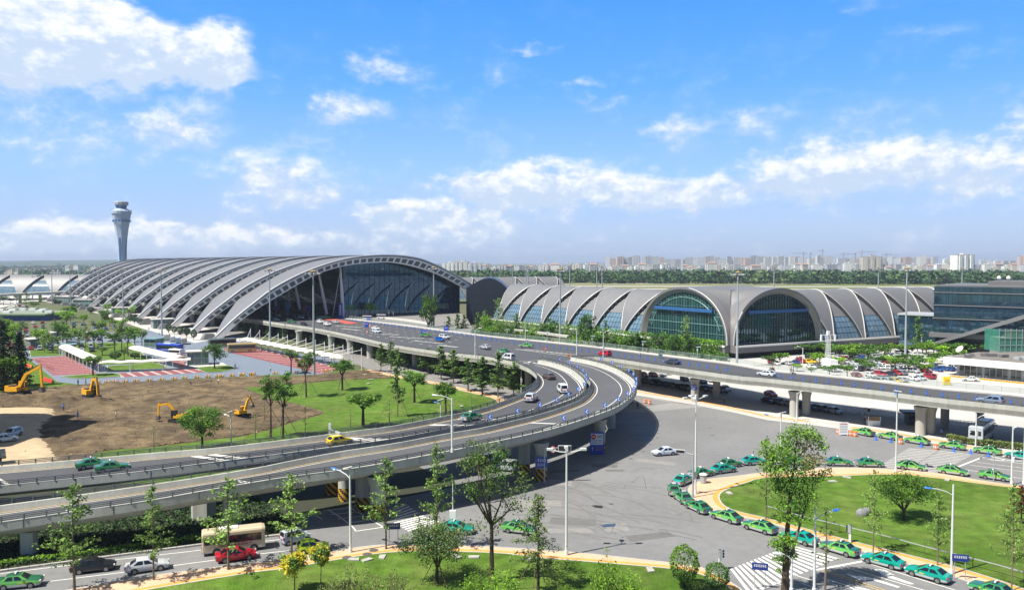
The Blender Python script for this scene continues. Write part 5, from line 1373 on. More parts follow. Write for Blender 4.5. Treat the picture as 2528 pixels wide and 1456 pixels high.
# ---------------------------------------------------------------- trees and planting
def LF(n, c, isl=.45, tr=.32): return M(n, c, .75, island=isl, rnd=.14, spec=.25, transl=tr)
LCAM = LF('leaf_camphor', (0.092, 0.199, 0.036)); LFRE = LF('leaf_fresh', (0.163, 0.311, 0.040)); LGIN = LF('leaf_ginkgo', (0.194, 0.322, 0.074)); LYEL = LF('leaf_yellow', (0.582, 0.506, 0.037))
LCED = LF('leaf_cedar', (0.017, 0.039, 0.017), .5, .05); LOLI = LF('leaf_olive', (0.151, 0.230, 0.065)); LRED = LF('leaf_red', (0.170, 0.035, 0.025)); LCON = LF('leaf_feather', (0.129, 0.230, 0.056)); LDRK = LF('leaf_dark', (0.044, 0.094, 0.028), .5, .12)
LBRI = LF('leaf_bright', (0.230, 0.434, 0.036)); LBRO = LF('leaf_twiggy', (0.230, 0.230, 0.092))
BARK = M('bark', (0.085, 0.066, 0.050), .95, var=.25, scale=2.5, obj=True, spec=.1); BARKP = M('bark_pale', (0.17, 0.145, 0.11), .95, var=.2, scale=2.5, obj=True, spec=.1); STAKE = M('stake_wood', (0.15, 0.11, 0.075), .9, spec=.1)
def leaf(rnd, mb, p, s, mat, up=.35):
 q = Euler((rnd.gauss(0, .7), rnd.gauss(0, .7), rnd.uniform(0, 6.3))).to_matrix()
 u, w = q @ Vector((s, 0, 0)), q @ Vector((0, s * .62, 0))
 i = len(mb.v)
 mb.v += [tuple(p - u), tuple(p + w - u * .1), tuple(p + u), tuple(p - w + u * .15)]
 mb.f.append((i, i + 1, i + 2, i + 3)); mb.m.append(mb.mi(mat))
def clump(rnd, mb, c, r, n, s, mat, flat=.8):
 for _ in range(n):
  v = Vector((rnd.gauss(0, .5), rnd.gauss(0, .5), rnd.gauss(0, .5 * flat)))
  if v.length > 1.15: v *= 1.15 / v.length
  leaf(rnd, mb, c + v * r, s * rnd.uniform(.6, 1.35), mat)
def limb(rnd, mb, a, b, r0, r1, mat, n=5):
 m_ = a.lerp(b, .5) + Vector((rnd.uniform(-1, 1), rnd.uniform(-1, 1), rnd.uniform(-.3, .6))) * (b - a).length * .09
 mb.tube([a, m_, b], [r0, (r0 + r1) / 2, r1], mat, n, cap=False)
def broadleaf(seed, H, rx, rz, cz, nclump=34, leaves=44, ls=.17, mat=None, fork=.35, tr=.13, bark=None, cr=.30, hollow=.45, lean=0.0, matb=None):
 rnd = random.Random(seed); tm, cm = MB(), MB(); bark = bark or BARK
 fz = H * fork; base = Vector((0, 0, 0)); f = Vector((rnd.uniform(-.1, .1) + lean * fz, rnd.uniform(-.1, .1), fz))
 tm.tube([base - Vector((0, 0, .1)), Vector((f.x * .4, f.y * .4, fz * .5)), f], [tr * 1.25, tr, tr * .8], bark, 8)
 tops = []
 for k in range(7):
  a = k * 2.4 + rnd.uniform(-.4, .4); r = rx * rnd.uniform(.35, .75)
  e = Vector((r * math.cos(a) + lean * cz, r * math.sin(a), cz + rz * rnd.uniform(-.35, .75))); limb(rnd, tm, f, e, tr * .55, tr * .14, bark); tops.append(e)
  for j in range(3):
   e2 = e.lerp(f, rnd.uniform(.1, .5)) + Vector((rnd.uniform(-1, 1) * rx * .5, rnd.uniform(-1, 1) * rx * .5, rnd.uniform(.0, .6) * rz)); limb(rnd, tm, e.lerp(f, rnd.uniform(.2, .6)), e2, tr * .22, tr * .07, bark, 4); tops.append(e2)
 cs = list(tops)
 while len(cs) < nclump:
  v = Vector((rnd.uniform(-1, 1), rnd.uniform(-1, 1), rnd.uniform(-1, 1)))
  if hollow < v.length < 1: cs.append(Vector((v.x * rx + lean * cz, v.y * rx, cz + v.z * rz)))
 for c in cs: clump(rnd, cm, c, rx * cr * rnd.uniform(.7, 1.25), int(leaves * rnd.uniform(.6, 1.3)), ls, matb if (matb and rnd.random() < .35) else mat)
 return tm.data('trunk', True), cm.data('crown')
def sapling(seed, H, w, mat, n=34, leaves=15, ls=.15, first=.24, bark=None, tr=.07, dens=1.0, up=.55):
 rnd = random.Random(seed); tm, cm = MB(), MB(); bark = bark or BARKP
 tm.tube([(0, 0, -.1), (rnd.uniform(-.08, .08), rnd.uniform(-.08, .08), H * .5), (0, 0, H)], [tr * 1.3, tr * .8, .015], bark, 6)
 for k in range(n):
  t = first + (1 - first) * (k + rnd.random()) / n
  L_ = w * .5 * (1 - t) ** .62 * 1.35 * rnd.uniform(.45, 1.15) * (0.6 if t < first + .05 else 1) + .12
  a = rnd.uniform(0, 6.28); s = Vector((0, 0, H * t)); e = s + Vector((L_ * math.cos(a), L_ * math.sin(a), L_ * up * rnd.uniform(.3, 1.2)))
  limb(rnd, tm, s, e, .022, .008, bark, 3)
  for j in range(int(leaves * dens * (.4 + L_ / w * 2))):
   q = rnd.uniform(.12, 1.05); leaf(rnd, cm, s.lerp(e, q) + Vector((rnd.gauss(0, .11), rnd.gauss(0, .11), rnd.gauss(0, .1))) * (H / 8), ls * rnd.uniform(.6, 1.3), mat)
 for j in range(14): leaf(rnd, cm, Vector((rnd.gauss(0, .08), rnd.gauss(0, .08), H * rnd.uniform(.9, 1.01))), ls, mat)
 return tm.data('trunk', True), cm.data('crown')
def cedar(seed, H, w, mat):
 rnd = random.Random(seed); tm, cm = MB(), MB(); tm.tube([(0, 0, 0), (0, 0, H)], [.3, .03], BARK, 7)
 for k in range(90):
  t = .06 + .93 * (k / 90); L_ = w * .5 * (1 - t) ** .75 * rnd.uniform(.6, 1.15) + .2; a = k * 2.4 + rnd.uniform(-.4, .4)
  s = Vector((0, 0, H * t)); e = s + Vector((L_ * math.cos(a), L_ * math.sin(a), -L_ * .12 + rnd.uniform(-.3, .3))); limb(rnd, tm, s, e, .05, .01, BARK, 3)
  for j in range(int(26 + 90 * L_ / w)):
   q = rnd.uniform(.1, 1.05); leaf(rnd, cm, s.lerp(e, q) + Vector((rnd.gauss(0, .35), rnd.gauss(0, .35), rnd.gauss(-.25, .22))), .26 * rnd.uniform(.6, 1.3), mat)
 return tm.data('trunk', True), cm.data('crown')
def roundbush(seed, H, r, mat, n=1500, ls=.10, trunk=.4, matb=None):
 rnd = random.Random(seed); tm, cm = MB(), MB(); rz = (H - trunk) / 2; cz = trunk + rz
 for k in range(6): a = k * 1.05; limb(rnd, tm, Vector((0, 0, 0)), Vector((r * .6 * math.cos(a), r * .6 * math.sin(a), cz * rnd.uniform(.8, 1.3))), .05, .015, BARK, 5)
 for _ in range(n):
  v = Vector((rnd.gauss(0, 1), rnd.gauss(0, 1), rnd.gauss(0, 1))).normalized() * rnd.uniform(.62, 1.0) ** .5
  k = 1 + .13 * noise.noise(v * 2.2 + Vector((seed, 0, 0)))
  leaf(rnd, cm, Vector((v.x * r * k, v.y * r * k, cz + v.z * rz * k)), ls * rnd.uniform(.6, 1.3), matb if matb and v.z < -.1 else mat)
 return tm.data('trunk', True), cm.data('crown')
def wispy(seed, H, r, mat, mat2, stems=46, leaves=34, ls=.085):
 rnd = random.Random(seed); tm, cm = MB(), MB()
 for k in range(stems):
  a, q = rnd.uniform(0, 6.28), rnd.random() ** .5 * r; s = Vector((q * .5 * math.cos(a), q * .5 * math.sin(a), 0)); e = Vector((q * math.cos(a), q * math.sin(a), H * (1 - .5 * (q / r) ** 2) * rnd.uniform(.7, 1.05)))
  limb(rnd, tm, s, e, .022, .007, BARKP, 3)
  for j in range(leaves): leaf(rnd, cm, s.lerp(e, rnd.uniform(.2, 1.02)) + Vector((rnd.gauss(0, .2), rnd.gauss(0, .2), rnd.gauss(0, .15))), ls * rnd.uniform(.6, 1.4), mat if rnd.random() < .6 else mat2)
 return tm.data('stems', True), cm.data('leaves')
PROTO = {}
def proto(kind):
 if kind in PROTO: return PROTO[kind]
 k, s = kind[:-1], int(kind[-1])
 P = {'staked': lambda: (broadleaf(10 + s, 6, 1.55, 1.55, 4.25, 30, 74, .115, LCAM, .42, .12, cr=.30, matb=LFRE), 6, 3.3),
         'slimtall': lambda: (broadleaf(30 + s, 8, 1.35, 2.4, 5.5, 30, 64, .11, LCAM, .45, .11, cr=.30, matb=LOLI), 8, 3.0),
         'car': lambda: (broadleaf(50 + s, 5, 2.1, 1.45, 3.5, 22, 26, .24, LFRE if s == 2 else LCAM, .36, .12, cr=.36), 5, 4.4),
         'bright': lambda: (broadleaf(60 + s, 5, 2.0, 1.5, 3.4, 22, 26, .24, LBRI, .36, .11, cr=.36), 5, 4.4),
         'big': lambda: (broadleaf(70 + s, 10, 3.4, 3.2, 6.6, 44, 40, .28, LCAM, .3, .2, cr=.30, matb=LDRK), 10, 7.2),
         'gink': lambda: (sapling(80 + s, 8, 3.7, LGIN, 44, 27, .115, up=.38), 8, 3.4),
         'feather': lambda: (sapling(90 + s, 7, 2.6, LCON, 42, 20, .16, .2, up=.25, dens=1.2), 7, 2.6),
         'bare': lambda: (sapling(100 + s, 6, 2.4, LGIN, 26, 3, .12, .3), 6, 2.4),
         'round': lambda: (roundbush(110 + s, 3, 1.15, LDRK, 700, .16, .8), 3, 2.4),
         'garden': lambda: (broadleaf(120 + s, 7, 2.0, 2.2, 4.6, 24, 26, .22, (LCAM, LOLI, LFRE)[s % 3], .35, .13, cr=.34), 7, 4.2)}
 PROTO[kind] = P[k](); return PROTO[kind]
def tree_at(base, h, w, kind, name, label, group=None, rz=None, stakes=0, lab=None):
 (tm, cm), H0, W0 = proto(kind) if isinstance(kind, str) else kind
 o = thing(name, label, 'bush' if 'bush' in name or 'shrub' in name else 'tree', base, random.uniform(0, 6.28) if rz is None else rz, group)
 s = (w / W0, w / W0, h / H0); link('trunk', tm, o, scale=s); link('crown', cm, o, scale=s)
 for k in range(stakes):
  a = k * 2 * math.pi / stakes + .3; mb = MB(); R0 = h * .26
  mb.tube([(R0 * math.cos(a), R0 * math.sin(a), -.05), (.12 * math.cos(a), .12 * math.sin(a), h * .42)], .045, STAKE, 5); mb.build('stake', o)
 return o
def T(code, x, yb, yt, w, kind, name, label, group=None, stakes=0, z0=.1, rz=None):
 b = G(code, x, yb, z0); h = height(code, x, yb, yt, z0)
 r = REG[code]; s = (r[2] if len(r) > 2 else 750 / 2528) * KS
 wm = w * s * b.y / FPX
 return tree_at(b, h, wm, kind, name, label, group, rz, stakes)
random.seed(99)
# --- foreground
def custom_tall():
 rnd = random.Random(6); b = G('h', 405, 1452, .15); s_ = .3042 * b.y / FPX * math.cos(.15) * .98; tm, cm = MB(), MB()
 P = lambda x, y, d=0.0: Vector(((x - 405) * s_, d, (1452 - y) * s_ * 1.06))
 tm.tube([P(405, 1460), P(408, 1250), P(425, 950, .2), P(445, 650, .1), P(480, 420, .3), P(490, 200)], [.42, .34, .24, .16, .09, .03], BARK, 9)
 tm.tube([P(420, 1300), P(470, 1080, -.3), P(520, 870, -.5), P(570, 740, -.4), P(640, 520, -.5)], [.2, .15, .11, .08, .03], BARKP, 7)
 for a, c in (((440, 700), (340, 520)), ((455, 600), (300, 400)), ((470, 480), (600, 330)), ((480, 400), (650, 260)), ((445, 650), (560, 520)), ((560, 760), (600, 640)), ((430, 900), (360, 840)), ((408, 1240), (370, 1060)), ((410, 1200), (450, 1110)), ((460, 500), (250, 440)), ((300, 420), (180, 330)), ((600, 520), (740, 500))):
  limb(rnd, tm, P(*a), P(*c, rnd.uniform(-1, 1)), .09, .02, BARK)
 for (x, y, r, n, mt) in ((480, 180, 70, 150, 0), (560, 190, 75, 160, 0), (640, 220, 65, 130, 0), (690, 290, 45, 70, 0), (420, 250, 65, 120, 0), (330, 330, 70, 140, 0), (270, 370, 50, 90, 0), (390, 350, 75, 160, 0), (470, 330, 80, 150, 0), (580, 310, 85, 130, 2), (560, 400, 70, 110, 2), (650, 390, 55, 80, 2), (260, 450, 60, 100, 0), (330, 460, 75, 140, 0), (420, 450, 75, 140, 0), (500, 470, 70, 110, 1), (620, 460, 60, 90, 0), (350, 570, 60, 110, 1), (430, 560, 70, 130, 1), (540, 570, 75, 110, 1), (640, 560, 60, 80, 0), (720, 540, 50, 40, 0), (400, 660, 60, 100, 1), (500, 660, 75, 120, 1), (590, 680, 65, 90, 0), (350, 650, 45, 50, 0), (460, 750, 65, 100, 1), (560, 770, 55, 70, 0), (380, 780, 55, 70, 0), (400, 860, 60, 90, 0), (340, 880, 30, 30, 0), (480, 860, 45, 50, 0), (560, 860, 35, 36, 0), (370, 1020, 55, 100, 0), (430, 1050, 50, 90, 0), (340, 1100, 55, 100, 0), (400, 1130, 65, 130, 0), (460, 1150, 40, 60, 0), (350, 1200, 45, 70, 0), (420, 1220, 40, 50, 0), (330, 1270, 20, 24, 0), (180, 350, 40, 30, 0), (220, 280, 40, 36, 0), (760, 500, 40, 26, 0)):
  clump(rnd, cm, P(x, y, rnd.uniform(-.9, .9)), r * s_ * 1.15, int(n * 2.7), .118, (LFRE, LCAM, LBRO)[mt])
 o = thing('riverside_tree', 'tall leaning tree with forked trunk and ragged crown in front of the zebra crossing', 'tree', b); link('trunk', tm.data('trunk', True), o); link('crown', cm.data('crown'), o)
custom_tall()
T('L', 1345, 772, 300, 600, (broadleaf(301, 6.1, 3.5, 1.75, 4.1, 70, 120, .11, LCAM, .2, .2, cr=.24, hollow=.35, matb=LFRE), 6.1, 7.6), 'umbrella_tree', 'wide dark green umbrella shaped tree in the middle of the taxi island lawn', rz=.4)
T('H', 1945, 1392, 770, 730, (broadleaf(302, 6.6, 3.5, 2.0, 4.3, 62, 112, .11, LOLI, .24, .2, cr=.25, matb=LDRK), 6.6, 7.8), 'spreading_tree', 'low wide spreading tree with dark trunk on the near lawn', stakes=3, rz=1.0)
T('J', 130, 1382, -120, 830, (broadleaf(303, 13, 3.8, 4.6, 7.7, 48, 84, .11, LOLI, .38, .22, cr=.22, hollow=.3, matb=LCAM), 13, 8.4), 'tall_tree', 'tall open crowned tree with pale trunk beside the lone crossing taxi', rz=2.2)
T('J', 585, 1475, 515, 500, (sapling(304, 10, 5.0, LOLI, 80, 36, .11, .28, BARK, .12, up=.1), 10, 4.6), 'conifer', 'feathery young conifer with bare lower twigs on the near lawn', stakes=4)
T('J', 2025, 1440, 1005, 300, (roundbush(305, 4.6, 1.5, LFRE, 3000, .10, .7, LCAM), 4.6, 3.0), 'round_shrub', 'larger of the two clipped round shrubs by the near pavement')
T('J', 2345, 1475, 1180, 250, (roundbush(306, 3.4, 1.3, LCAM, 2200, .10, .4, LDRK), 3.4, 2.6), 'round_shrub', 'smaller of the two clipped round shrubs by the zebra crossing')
T('H', 545, 1475, 1070, 290, (broadleaf(307, 4.4, 1.45, 1.15, 3.2, 44, 90, .12, LYEL, .45, .06, cr=.34, matb=LGIN), 4.4, 3.0), 'yellow_tree', 'rounder yellow leaved young tree in front of the lime hatchback')
T('H', 800, 1460, 1005, 210, (broadleaf(308, 4.9, 1.1, 1.1, 3.8, 34, 76, .12, LYEL, .5, .05, cr=.36, matb=LGIN), 4.9, 2.3), 'yellow_tree', 'slimmer yellow leaved young tree right of the rounder yellow one')
for i, (c, x, yb, yt, w, lab) in enumerate((('F', 735, 1452, 430, 560, 'young ginkgo by the pavement in front of the black saloon'), ('F', 1515, 1352, 440, 400, 'leafy young ginkgo by the silver saloon on the left road'), ('F', 2250, 1250, 360, 560, 'young ginkgo standing in front of the beige minibus'),
  ('H', 515, 1105, 330, 480, 'young ginkgo in front of the silver minivan'), ('H', 1447, 1045, 160, 430, 'young ginkgo left of the two legged blue sign'), ('H', 1945, 1060, 20, 400, 'young ginkgo rising behind the low spreading tree'),
  ('L', 1040, 1095, 285, 250, 'slender sapling between the rocks and the umbrella tree'), ('L', 1675, 1208, 480, 300, 'thin sapling left of the near right white lamp post'), ('L', 2405, 1455, 430, 330, 'thin sapling near the right edge of the taxi island'))):
 T(c, x, yb, yt, w * .95, 'gink%d' % (i % 3), 'ginkgo_sapling', lab, z0=.15)
T('L', 2500, 800, 430, 210, (sapling(310, 6, 2.4, LRED, 36, 16, .15), 6, 2.4), 'maple_sapling', 'red leaved young maple at the right edge of the island')
T('L', 565, 1480, 640, 330, 'bare0', 'bare_sapling', 'nearly leafless sapling right of the near lamp post by the crossing'); T('h', 250, 885, 230, 230, 'gink1', 'ginkgo_sapling', 'thin sapling behind the left side of the tall leaning tree'); T('h', 655, 1035, 560, 150, 'bare1', 'bare_sapling', 'short thin sapling behind the lamp post with the blue head')
for i, (c, x, yb, yt, w) in enumerate((('H', 1150, 1590, 1195, 640), ('H', 1480, 1600, 1240, 520), ('H', 930, 1600, 1330, 420))):
 T(c, x, yb, yt, w, (wispy(320 + i, 3.6, 2.9, LBRO, LGIN), 3.6, 5.6), 'wispy_bush', ('broad twiggy olive bush along the bottom edge', 'twiggy olive bush right of the broad one at the bottom edge', 'small twiggy bush under the slim yellow tree')[i])
for i, (c, x, yb, yt, w) in enumerate((('J', 1260, 1570, 1065, 330), ('J', 1480, 1560, 1225, 300), ('J', 230, 1560, 1220, 330), ('H', 2330, 1560, 1235, 250), ('J', 850, 1560, 1390, 200))):
 T(c, x, yb, yt, w, (wispy(330 + i, 3.4, 1.8, LBRI, LFRE, 34, 40, .10), 3.4, 3.4), 'leafy_bush', ('tall loose green bush at the bottom edge right of the big lamp', 'lower loose green bush beside the clipped shrub', 'loose bright bush at the foot of the tall open tree', 'small leafy bush left of the tall open tree', 'small leafy bush right of the young conifer')[i])
# --- lawn by the ramps
for i, (x, yb, yt, w, k, st, lab) in enumerate(((310, 932, 272, 250, 'slimtall0', 3, 'slim staked tree, left one of the pair by the dirt edge'), (430, 942, 278, 280, 'slimtall1', 3, 'fuller staked tree, right one of the pair by the dirt edge'), (660, 540, 65, 220, 'slimtall2', 3, 'staked tree in front of the tall mast on the lawn'), (510, 310, 45, 190, 'slimtall0', 0, 'tree standing at the corner of the red bays left of the tall mast'),
  (1015, 470, 145, 260, 'staked0', 3, 'staked tree at the top of the lawn near the end of the dome canopy'), (1220, 838, 435, 400, 'staked1', 0, 'broad bushy tree on the lawn edge above the yellow hatchback'), (1560, 732, 75, 170, 'feather0', 3, 'tall thin feathery tree with long poles on the lawn'), (1725, 592, 250, 300, 'staked2', 3, 'staked tree on the lawn beside the orange footpath'), (2035, 706, 365, 270, 'staked0', 2, 'small staked tree beside the paired lamps near the ramp'))):
 T('G', x, yb, yt, w, k, 'lawn_tree', lab, stakes=st)
for x, yb, yt, w in ((160, 955, 700, 130), (650, 905, 635, 110), (1095, 855, 690, 120), (1480, 805, 595, 140), (2290, 645, 540, 100), (250, 780, 630, 100)):
 T('G', x, yb, yt, w, 'bare%d' % (x % 2), 'bare_sapling', 'tiny thin sapling planted in the lawn inside the ramp', 'tiny saplings in the ramp lawn')
T('E', 1995, 1222, 822, 410, (broadleaf(340, 6.3, 2.5, 2.2, 4.2, 60, 115, .11, LFRE, .3, .14, cr=.28, matb=LCAM), 6.3, 5.2), 'round_tree', 'round bright green tree at the verge beside the building site'); T('E', 1520, 1225, 990, 110, 'bare0', 'bare_sapling', 'lone bare sapling at the edge of the building site')
T('E', 2115, 432, 190, 225, (broadleaf(341, 5.2, 2.3, 1.7, 3.5, 46, 80, .125, LCAM, .35, .14, cr=.3, matb=LFRE), 5.2, 4.8), 'round_tree', 'round green tree on the grass island beside the glass stair kiosk', stakes=2); T('E', 917, 497, 262, 200, 'staked1', 'round_tree', 'small tree on the near strip of grass before the white canopies')
# --- dark cedars at the left
for i, (x, yb, yt, w, lab) in enumerate(((40, 655, -60, 330, 'large dark cedar at the left edge above the excavators'), (200, 600, 60, 260, 'smaller dark cedar at the right of the large one'), (-120, 640, -130, 360, 'dark cedar mostly cut off by the left edge'))):
 h = height('E', x, yb, yt); T('E', x, yb, yt, w, (cedar(350 + i, h, w * .2504 * G('E', x, yb).y / FPX, LCED), h, w * .2504 * G('E', x, yb).y / FPX), 'cedar', lab)
T('E', 75, 660, 275, 240, 'garden2', 'leafy_tree', 'lighter green tree in front of the dark cedars'); T('E', -20, 640, 300, 200, 'garden1', 'leafy_tree', 'olive tree at the very left edge before the cedars')
# --- along the side road and under the deck
for i, (c, x, yb, yt, w) in enumerate((('G', 1395, 292, 20, 120), ('G', 1495, 305, 0, 150), ('G', 1860, 312, 60, 200), ('G', 1990, 362, 40, 190), ('G', 2110, 406, 80, 210), ('G', 2255, 482, 160, 210), ('G', 2395, 516, 150, 220), ('I', 35, 517, 170, 210), ('I', 190, 547, 110, 230), ('I', 343, 532, 200, 190))):
 T(c, x, yb, yt, w, 'feather%d' % (i % 3), 'roadside_conifer', ('feathery young conifer along the footpath beside the deck columns' if i else 'brownish thin conifer at the head of the footpath'), 'young conifers along the footpath')
k = 0; acc = 0
VNf = offset(VN1, -1.6)
for i in range(1, len(VN1)):
 if (VN1[i] - E0).dot(AX) > 14: continue
 acc += (VN1[i] - VN1[i - 1]).length
 if acc > 6.5:
  acc = 0; k += 1; q = VNf[i] + Vector((random.uniform(-1, 1), random.uniform(-1, 1), 0)); q.z = 0
  if k < 29: tree_at(q + PP * 3.0 + Vector((0, 2.5, 0)), random.uniform(5.0, 6.6), random.uniform(3.0, 3.8), 'feather%d' % (k % 3), 'deck_conifer', 'dark feathery conifer standing between the columns of the upper deck', 'conifers between the deck columns')
# --- between the deck and the piers
for i, (c, x, yt, w, Y, k, z0) in enumerate((('C', 700, 790, 200, 300, 'big0', 0), ('C', 1085, 733, 215, 285, 'big1', 0), ('B', 1865, 548, 190, 335, 'big2', 0), ('B', 1290, 622, 120, 0, 'bright0', 6.6), ('B', 2060, 758, 110, 322, 'feather0', 0), ('B', 2150, 738, 120, 326, 'feather1', 0), ('B', 2215, 745, 110, 328, 'feather2', 0), ('B', 2350, 720, 110, 330, 'feather0', 0), ('B', 2440, 715, 120, 325, 'bright1', 0),
  ('C', 190, 585, 170, 325, 'gink0', 0), ('C', 375, 738, 130, 315, 'feather1', 0), ('C', 60, 700, 130, 335, 'gink1', 0), ('C', 1255, 800, 120, 285, 'feather2', 0), ('C', 1540, 915, 220, 262, 'big0', 0), ('C', 1790, 915, 230, 252, 'big1', 0), ('C', 1935, 940, 190, 250, 'big2', 0), ('C', 2050, 755, 200, 256, 'gink2', 0), ('C', 2090, 935, 190, 246, 'big0', 0), ('C', 1350, 935, 180, 275, 'car0', 0), ('C', 2230, 1090, 170, 245, 'car1', 0), ('C', 2400, 1095, 160, 240, 'car0', 0),
  ('C', 270, 850, 160, 300, 'car1', 0), ('C', 490, 880, 170, 292, 'car2', 0), ('C', 870, 800, 130, 300, 'gink0', 0), ('C', 1180, 900, 170, 275, 'car0', 0), ('C', 590, 930, 150, 284, 'car1', 0), ('C', 960, 960, 150, 280, 'car2', 0), ('C', 1650, 960, 170, 262, 'car1', 0), ('C', 20, 860, 150, 300, 'car0', 0), ('C', 130, 850, 140, 305, 'car2', 0), ('C', 1440, 960, 150, 270, 'car2', 0))):
 top = AT(c, x, yt, Y) if Y else None
 b = Vector((top.x, Y, 0)) if Y else G(c, x, 762, z0)
 if not Y: top = AT(c, x, yt, b.y)
 tree_at(b, top.z - z0, w * .2504 * b.y / FPX, k, 'terminal_tree', {0: 'dense dark tree on the lawn before the vaulted pier, left of two big ones', 1: 'big bushy tree before the vaulted pier, right of two big ones', 2: 'big tree before the right end of the dark glass front', 3: 'small bright green tree on the terrace by the dark glass front', 16: 'tall feathery tree in front of the left glass arch'}.get(i, 'green tree in the planting between the road and the vaulted pier'), None if i in (0, 1, 2, 3, 16) else 'trees between the upper road and the pier')
# --- car park on the right
CP = [(x, 1128 + (x % 37) * .3, 1022 + (x % 53) * .5, 150) for x in range(20, 2260, 108)] + [(470, 1215, 1120, 130), (510, 1240, 1130, 140), (860, 1200, 1085, 150), (990, 1215, 1075, 150), (1150, 1180, 1065, 120), (1560, 1165, 1010, 130), (1690, 1150, 1030, 140), (1830, 1140, 1030, 140), (1260, 1295, 1170, 150), (1385, 1305, 1180, 150), (1490, 1270, 1175, 110), (1610, 1275, 1170, 110), (785, 1362, 1235, 130), (610, 1345, 1245, 130), (120, 1225, 1130, 160), (20, 1235, 1150, 110), (290, 1300, 1230, 90), (710, 1165, 1060, 120), (620, 1160, 1060, 130), (1320, 1140, 1050, 110), (1420, 1130, 1050, 110), (2050, 1120, 1010, 140), (2180, 1130, 1040, 120), (430, 1330, 1270, 80)] + [(x, y, y - 92, 125) for x, y in ((910, 1268), (1080, 1245), (1180, 1240), (1460, 1235), (1640, 1225), (1560, 1330), (1010, 1310), (700, 1260), (1730, 1205), (1330, 1225), (840, 1190), (1900, 1185))]
for i, (x, yb, yt, w) in enumerate(CP):
 back = i < 21
 T('D', x, yb, yt - 12, w * 1.25, ('bright%d' % (i % 2)) if i % 5 == 2 else 'car%d' % (i % 3), 'car_park_tree', 'small bushy tree in the row between the car park and the dark plinth' if back else 'small round tree standing among the cars of the right car park', 'trees along the back of the car park' if back else 'trees among the parked cars')
T('D', 1480, 1120, 760, 130, 'feather0', 'pointed_conifer', 'tall pointed conifer in front of the dark glass link');
# --- garden and car park on the left
for i, (c, x, yb, yt, w, k) in enumerate((('E', 440, 275, 70, 130, 'gink0'), ('E', 520, 280, 80, 150, 'garden1'), ('E', 575, 200, -40, 150, 'garden0'), ('E', 780, 215, 20, 160, 'garden1'), ('E', 845, 240, -10, 150, 'gink1'), ('E', 930, 230, 40, 170, 'garden0'), ('E', 1010, 200, 20, 150, 'garden2'), ('E', 1130, 255, 60, 170, 'garden0'), ('E', 1265, 310, 10, 150, 'slimtall1'), ('E', 1200, 230, -20, 150, 'garden1'), ('E', 1330, 240, 0, 150, 'garden2'), ('E', 1400, 200, 30, 120, 'garden1'),
  ('E', 1138, 352, 262, 120, 'round0'), ('E', 1225, 345, 215, 110, 'garden1'), ('E', 1330, 337, 272, 90, 'round1'), ('E', 1580, 190, 135, 110, 'car1'), ('E', 1010, 300, 200, 130, 'garden1'), ('E', 700, 170, 90, 90, 'car1'))):
 T(c, x, yb, yt, w, k, 'garden_tree', 'garden tree on the lawn between the two white barrel canopies' if k[0] != 'r' else 'clipped round shrub on the lawn between the white canopies', 'trees of the garden between the canopies' if k[0] != 'r' else 'clipped shrubs in the canopy garden')
for i, (c, x, yb, yt, w) in enumerate((('b', 550, 735, 565, 110), ('b', 645, 752, 610, 110), ('b', 745, 768, 612, 110), ('b', 860, 805, 632, 110), ('b', 980, 850, 665, 115), ('a', 930, 985, 905, 110), ('a', 1015, 1000, 925, 100), ('a', 1245, 1055, 985, 100), ('a', 1380, 1075, 1000, 100), ('a', 1560, 1155, 1040, 130), ('a', 2235, 1295, 1195, 110), ('a', 2310, 1320, 1205, 110), ('a', 2385, 1345, 1225, 110), ('a', 1500, 1080, 1000, 90))):
 T(c, x, yb, yt, w, 'round%d' % (i % 3), 'clipped_tree', 'small ball shaped tree on the forecourt by the arch feet', 'ball trees on the hall forecourt')
rnd = random.Random(77); n = 0
while n < 42:
 x, y = rnd.uniform(-20, 345), rnd.uniform(775, 868)
 if y < 800 and x < 132: continue
 if x > 250 and y > 850: continue
 b = G('m', x, y); hh = rnd.uniform(5, 9); n += 1
 tree_at(b, hh, rnd.uniform(4, 6.5), ('garden%d' % (n % 3)) if n % 3 else 'bright%d' % (n % 2), 'car_park_tree', 'green tree among the tightly parked cars in front of the hall feet', 'trees of the left car park')
for x, yb, yt, w, k in ((60, 1010, 840, 170, 'garden0'), (450, 1060, 780, 200, 'gink0'), (285, 960, 820, 120, 'garden1'), (180, 985, 890, 120, 'car0'), (580, 1070, 960, 150, 'car1'), (1090, 1260, 1110, 260, 'bright0'), (690, 1000, 830, 110, 'gink1'), (1810, 1420, 1090, 190, 'slimtall2'), (980, 1450, 1290, 200, 'garden1'), (2150, 1330, 1110, 130, 'gink2')):
 T('a', x, yb, yt, w, k, 'street_tree', 'street tree on the approach left of the arch feet', 'street trees left of the arch feet')
# --- hedges and ground cover
def hedge(name, label, P, z0, z1, n, ls, mats, kind=None, cat='hedge'):
 rnd = random.Random(len(label)); mb = MB(); xs = [p.x for p in P]; ys = [p.y for p in P]; c = 0
 while c < n:
  x, y = rnd.uniform(min(xs), max(xs)), rnd.uniform(min(ys), max(ys))
  if not inside((x, y), P): continue
  c += 1; leaf(rnd, mb, Vector((x, y, z0 + (z1 - z0) * rnd.random() ** .6)), ls * rnd.uniform(.6, 1.4), mats[0] if rnd.random() < .7 else mats[-1])
 return tag(mb.build(name), label, None if kind == 'stuff' else cat, kind=kind)
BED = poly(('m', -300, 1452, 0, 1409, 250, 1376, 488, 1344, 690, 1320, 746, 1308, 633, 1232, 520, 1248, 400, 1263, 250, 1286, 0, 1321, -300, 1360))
mb = MB(); mb.prism(BED, 0, .22, M('soil_and_shade', (.03, .035, .018), .95), KERB); tag(mb.build('planting_bed'), kind='structure')
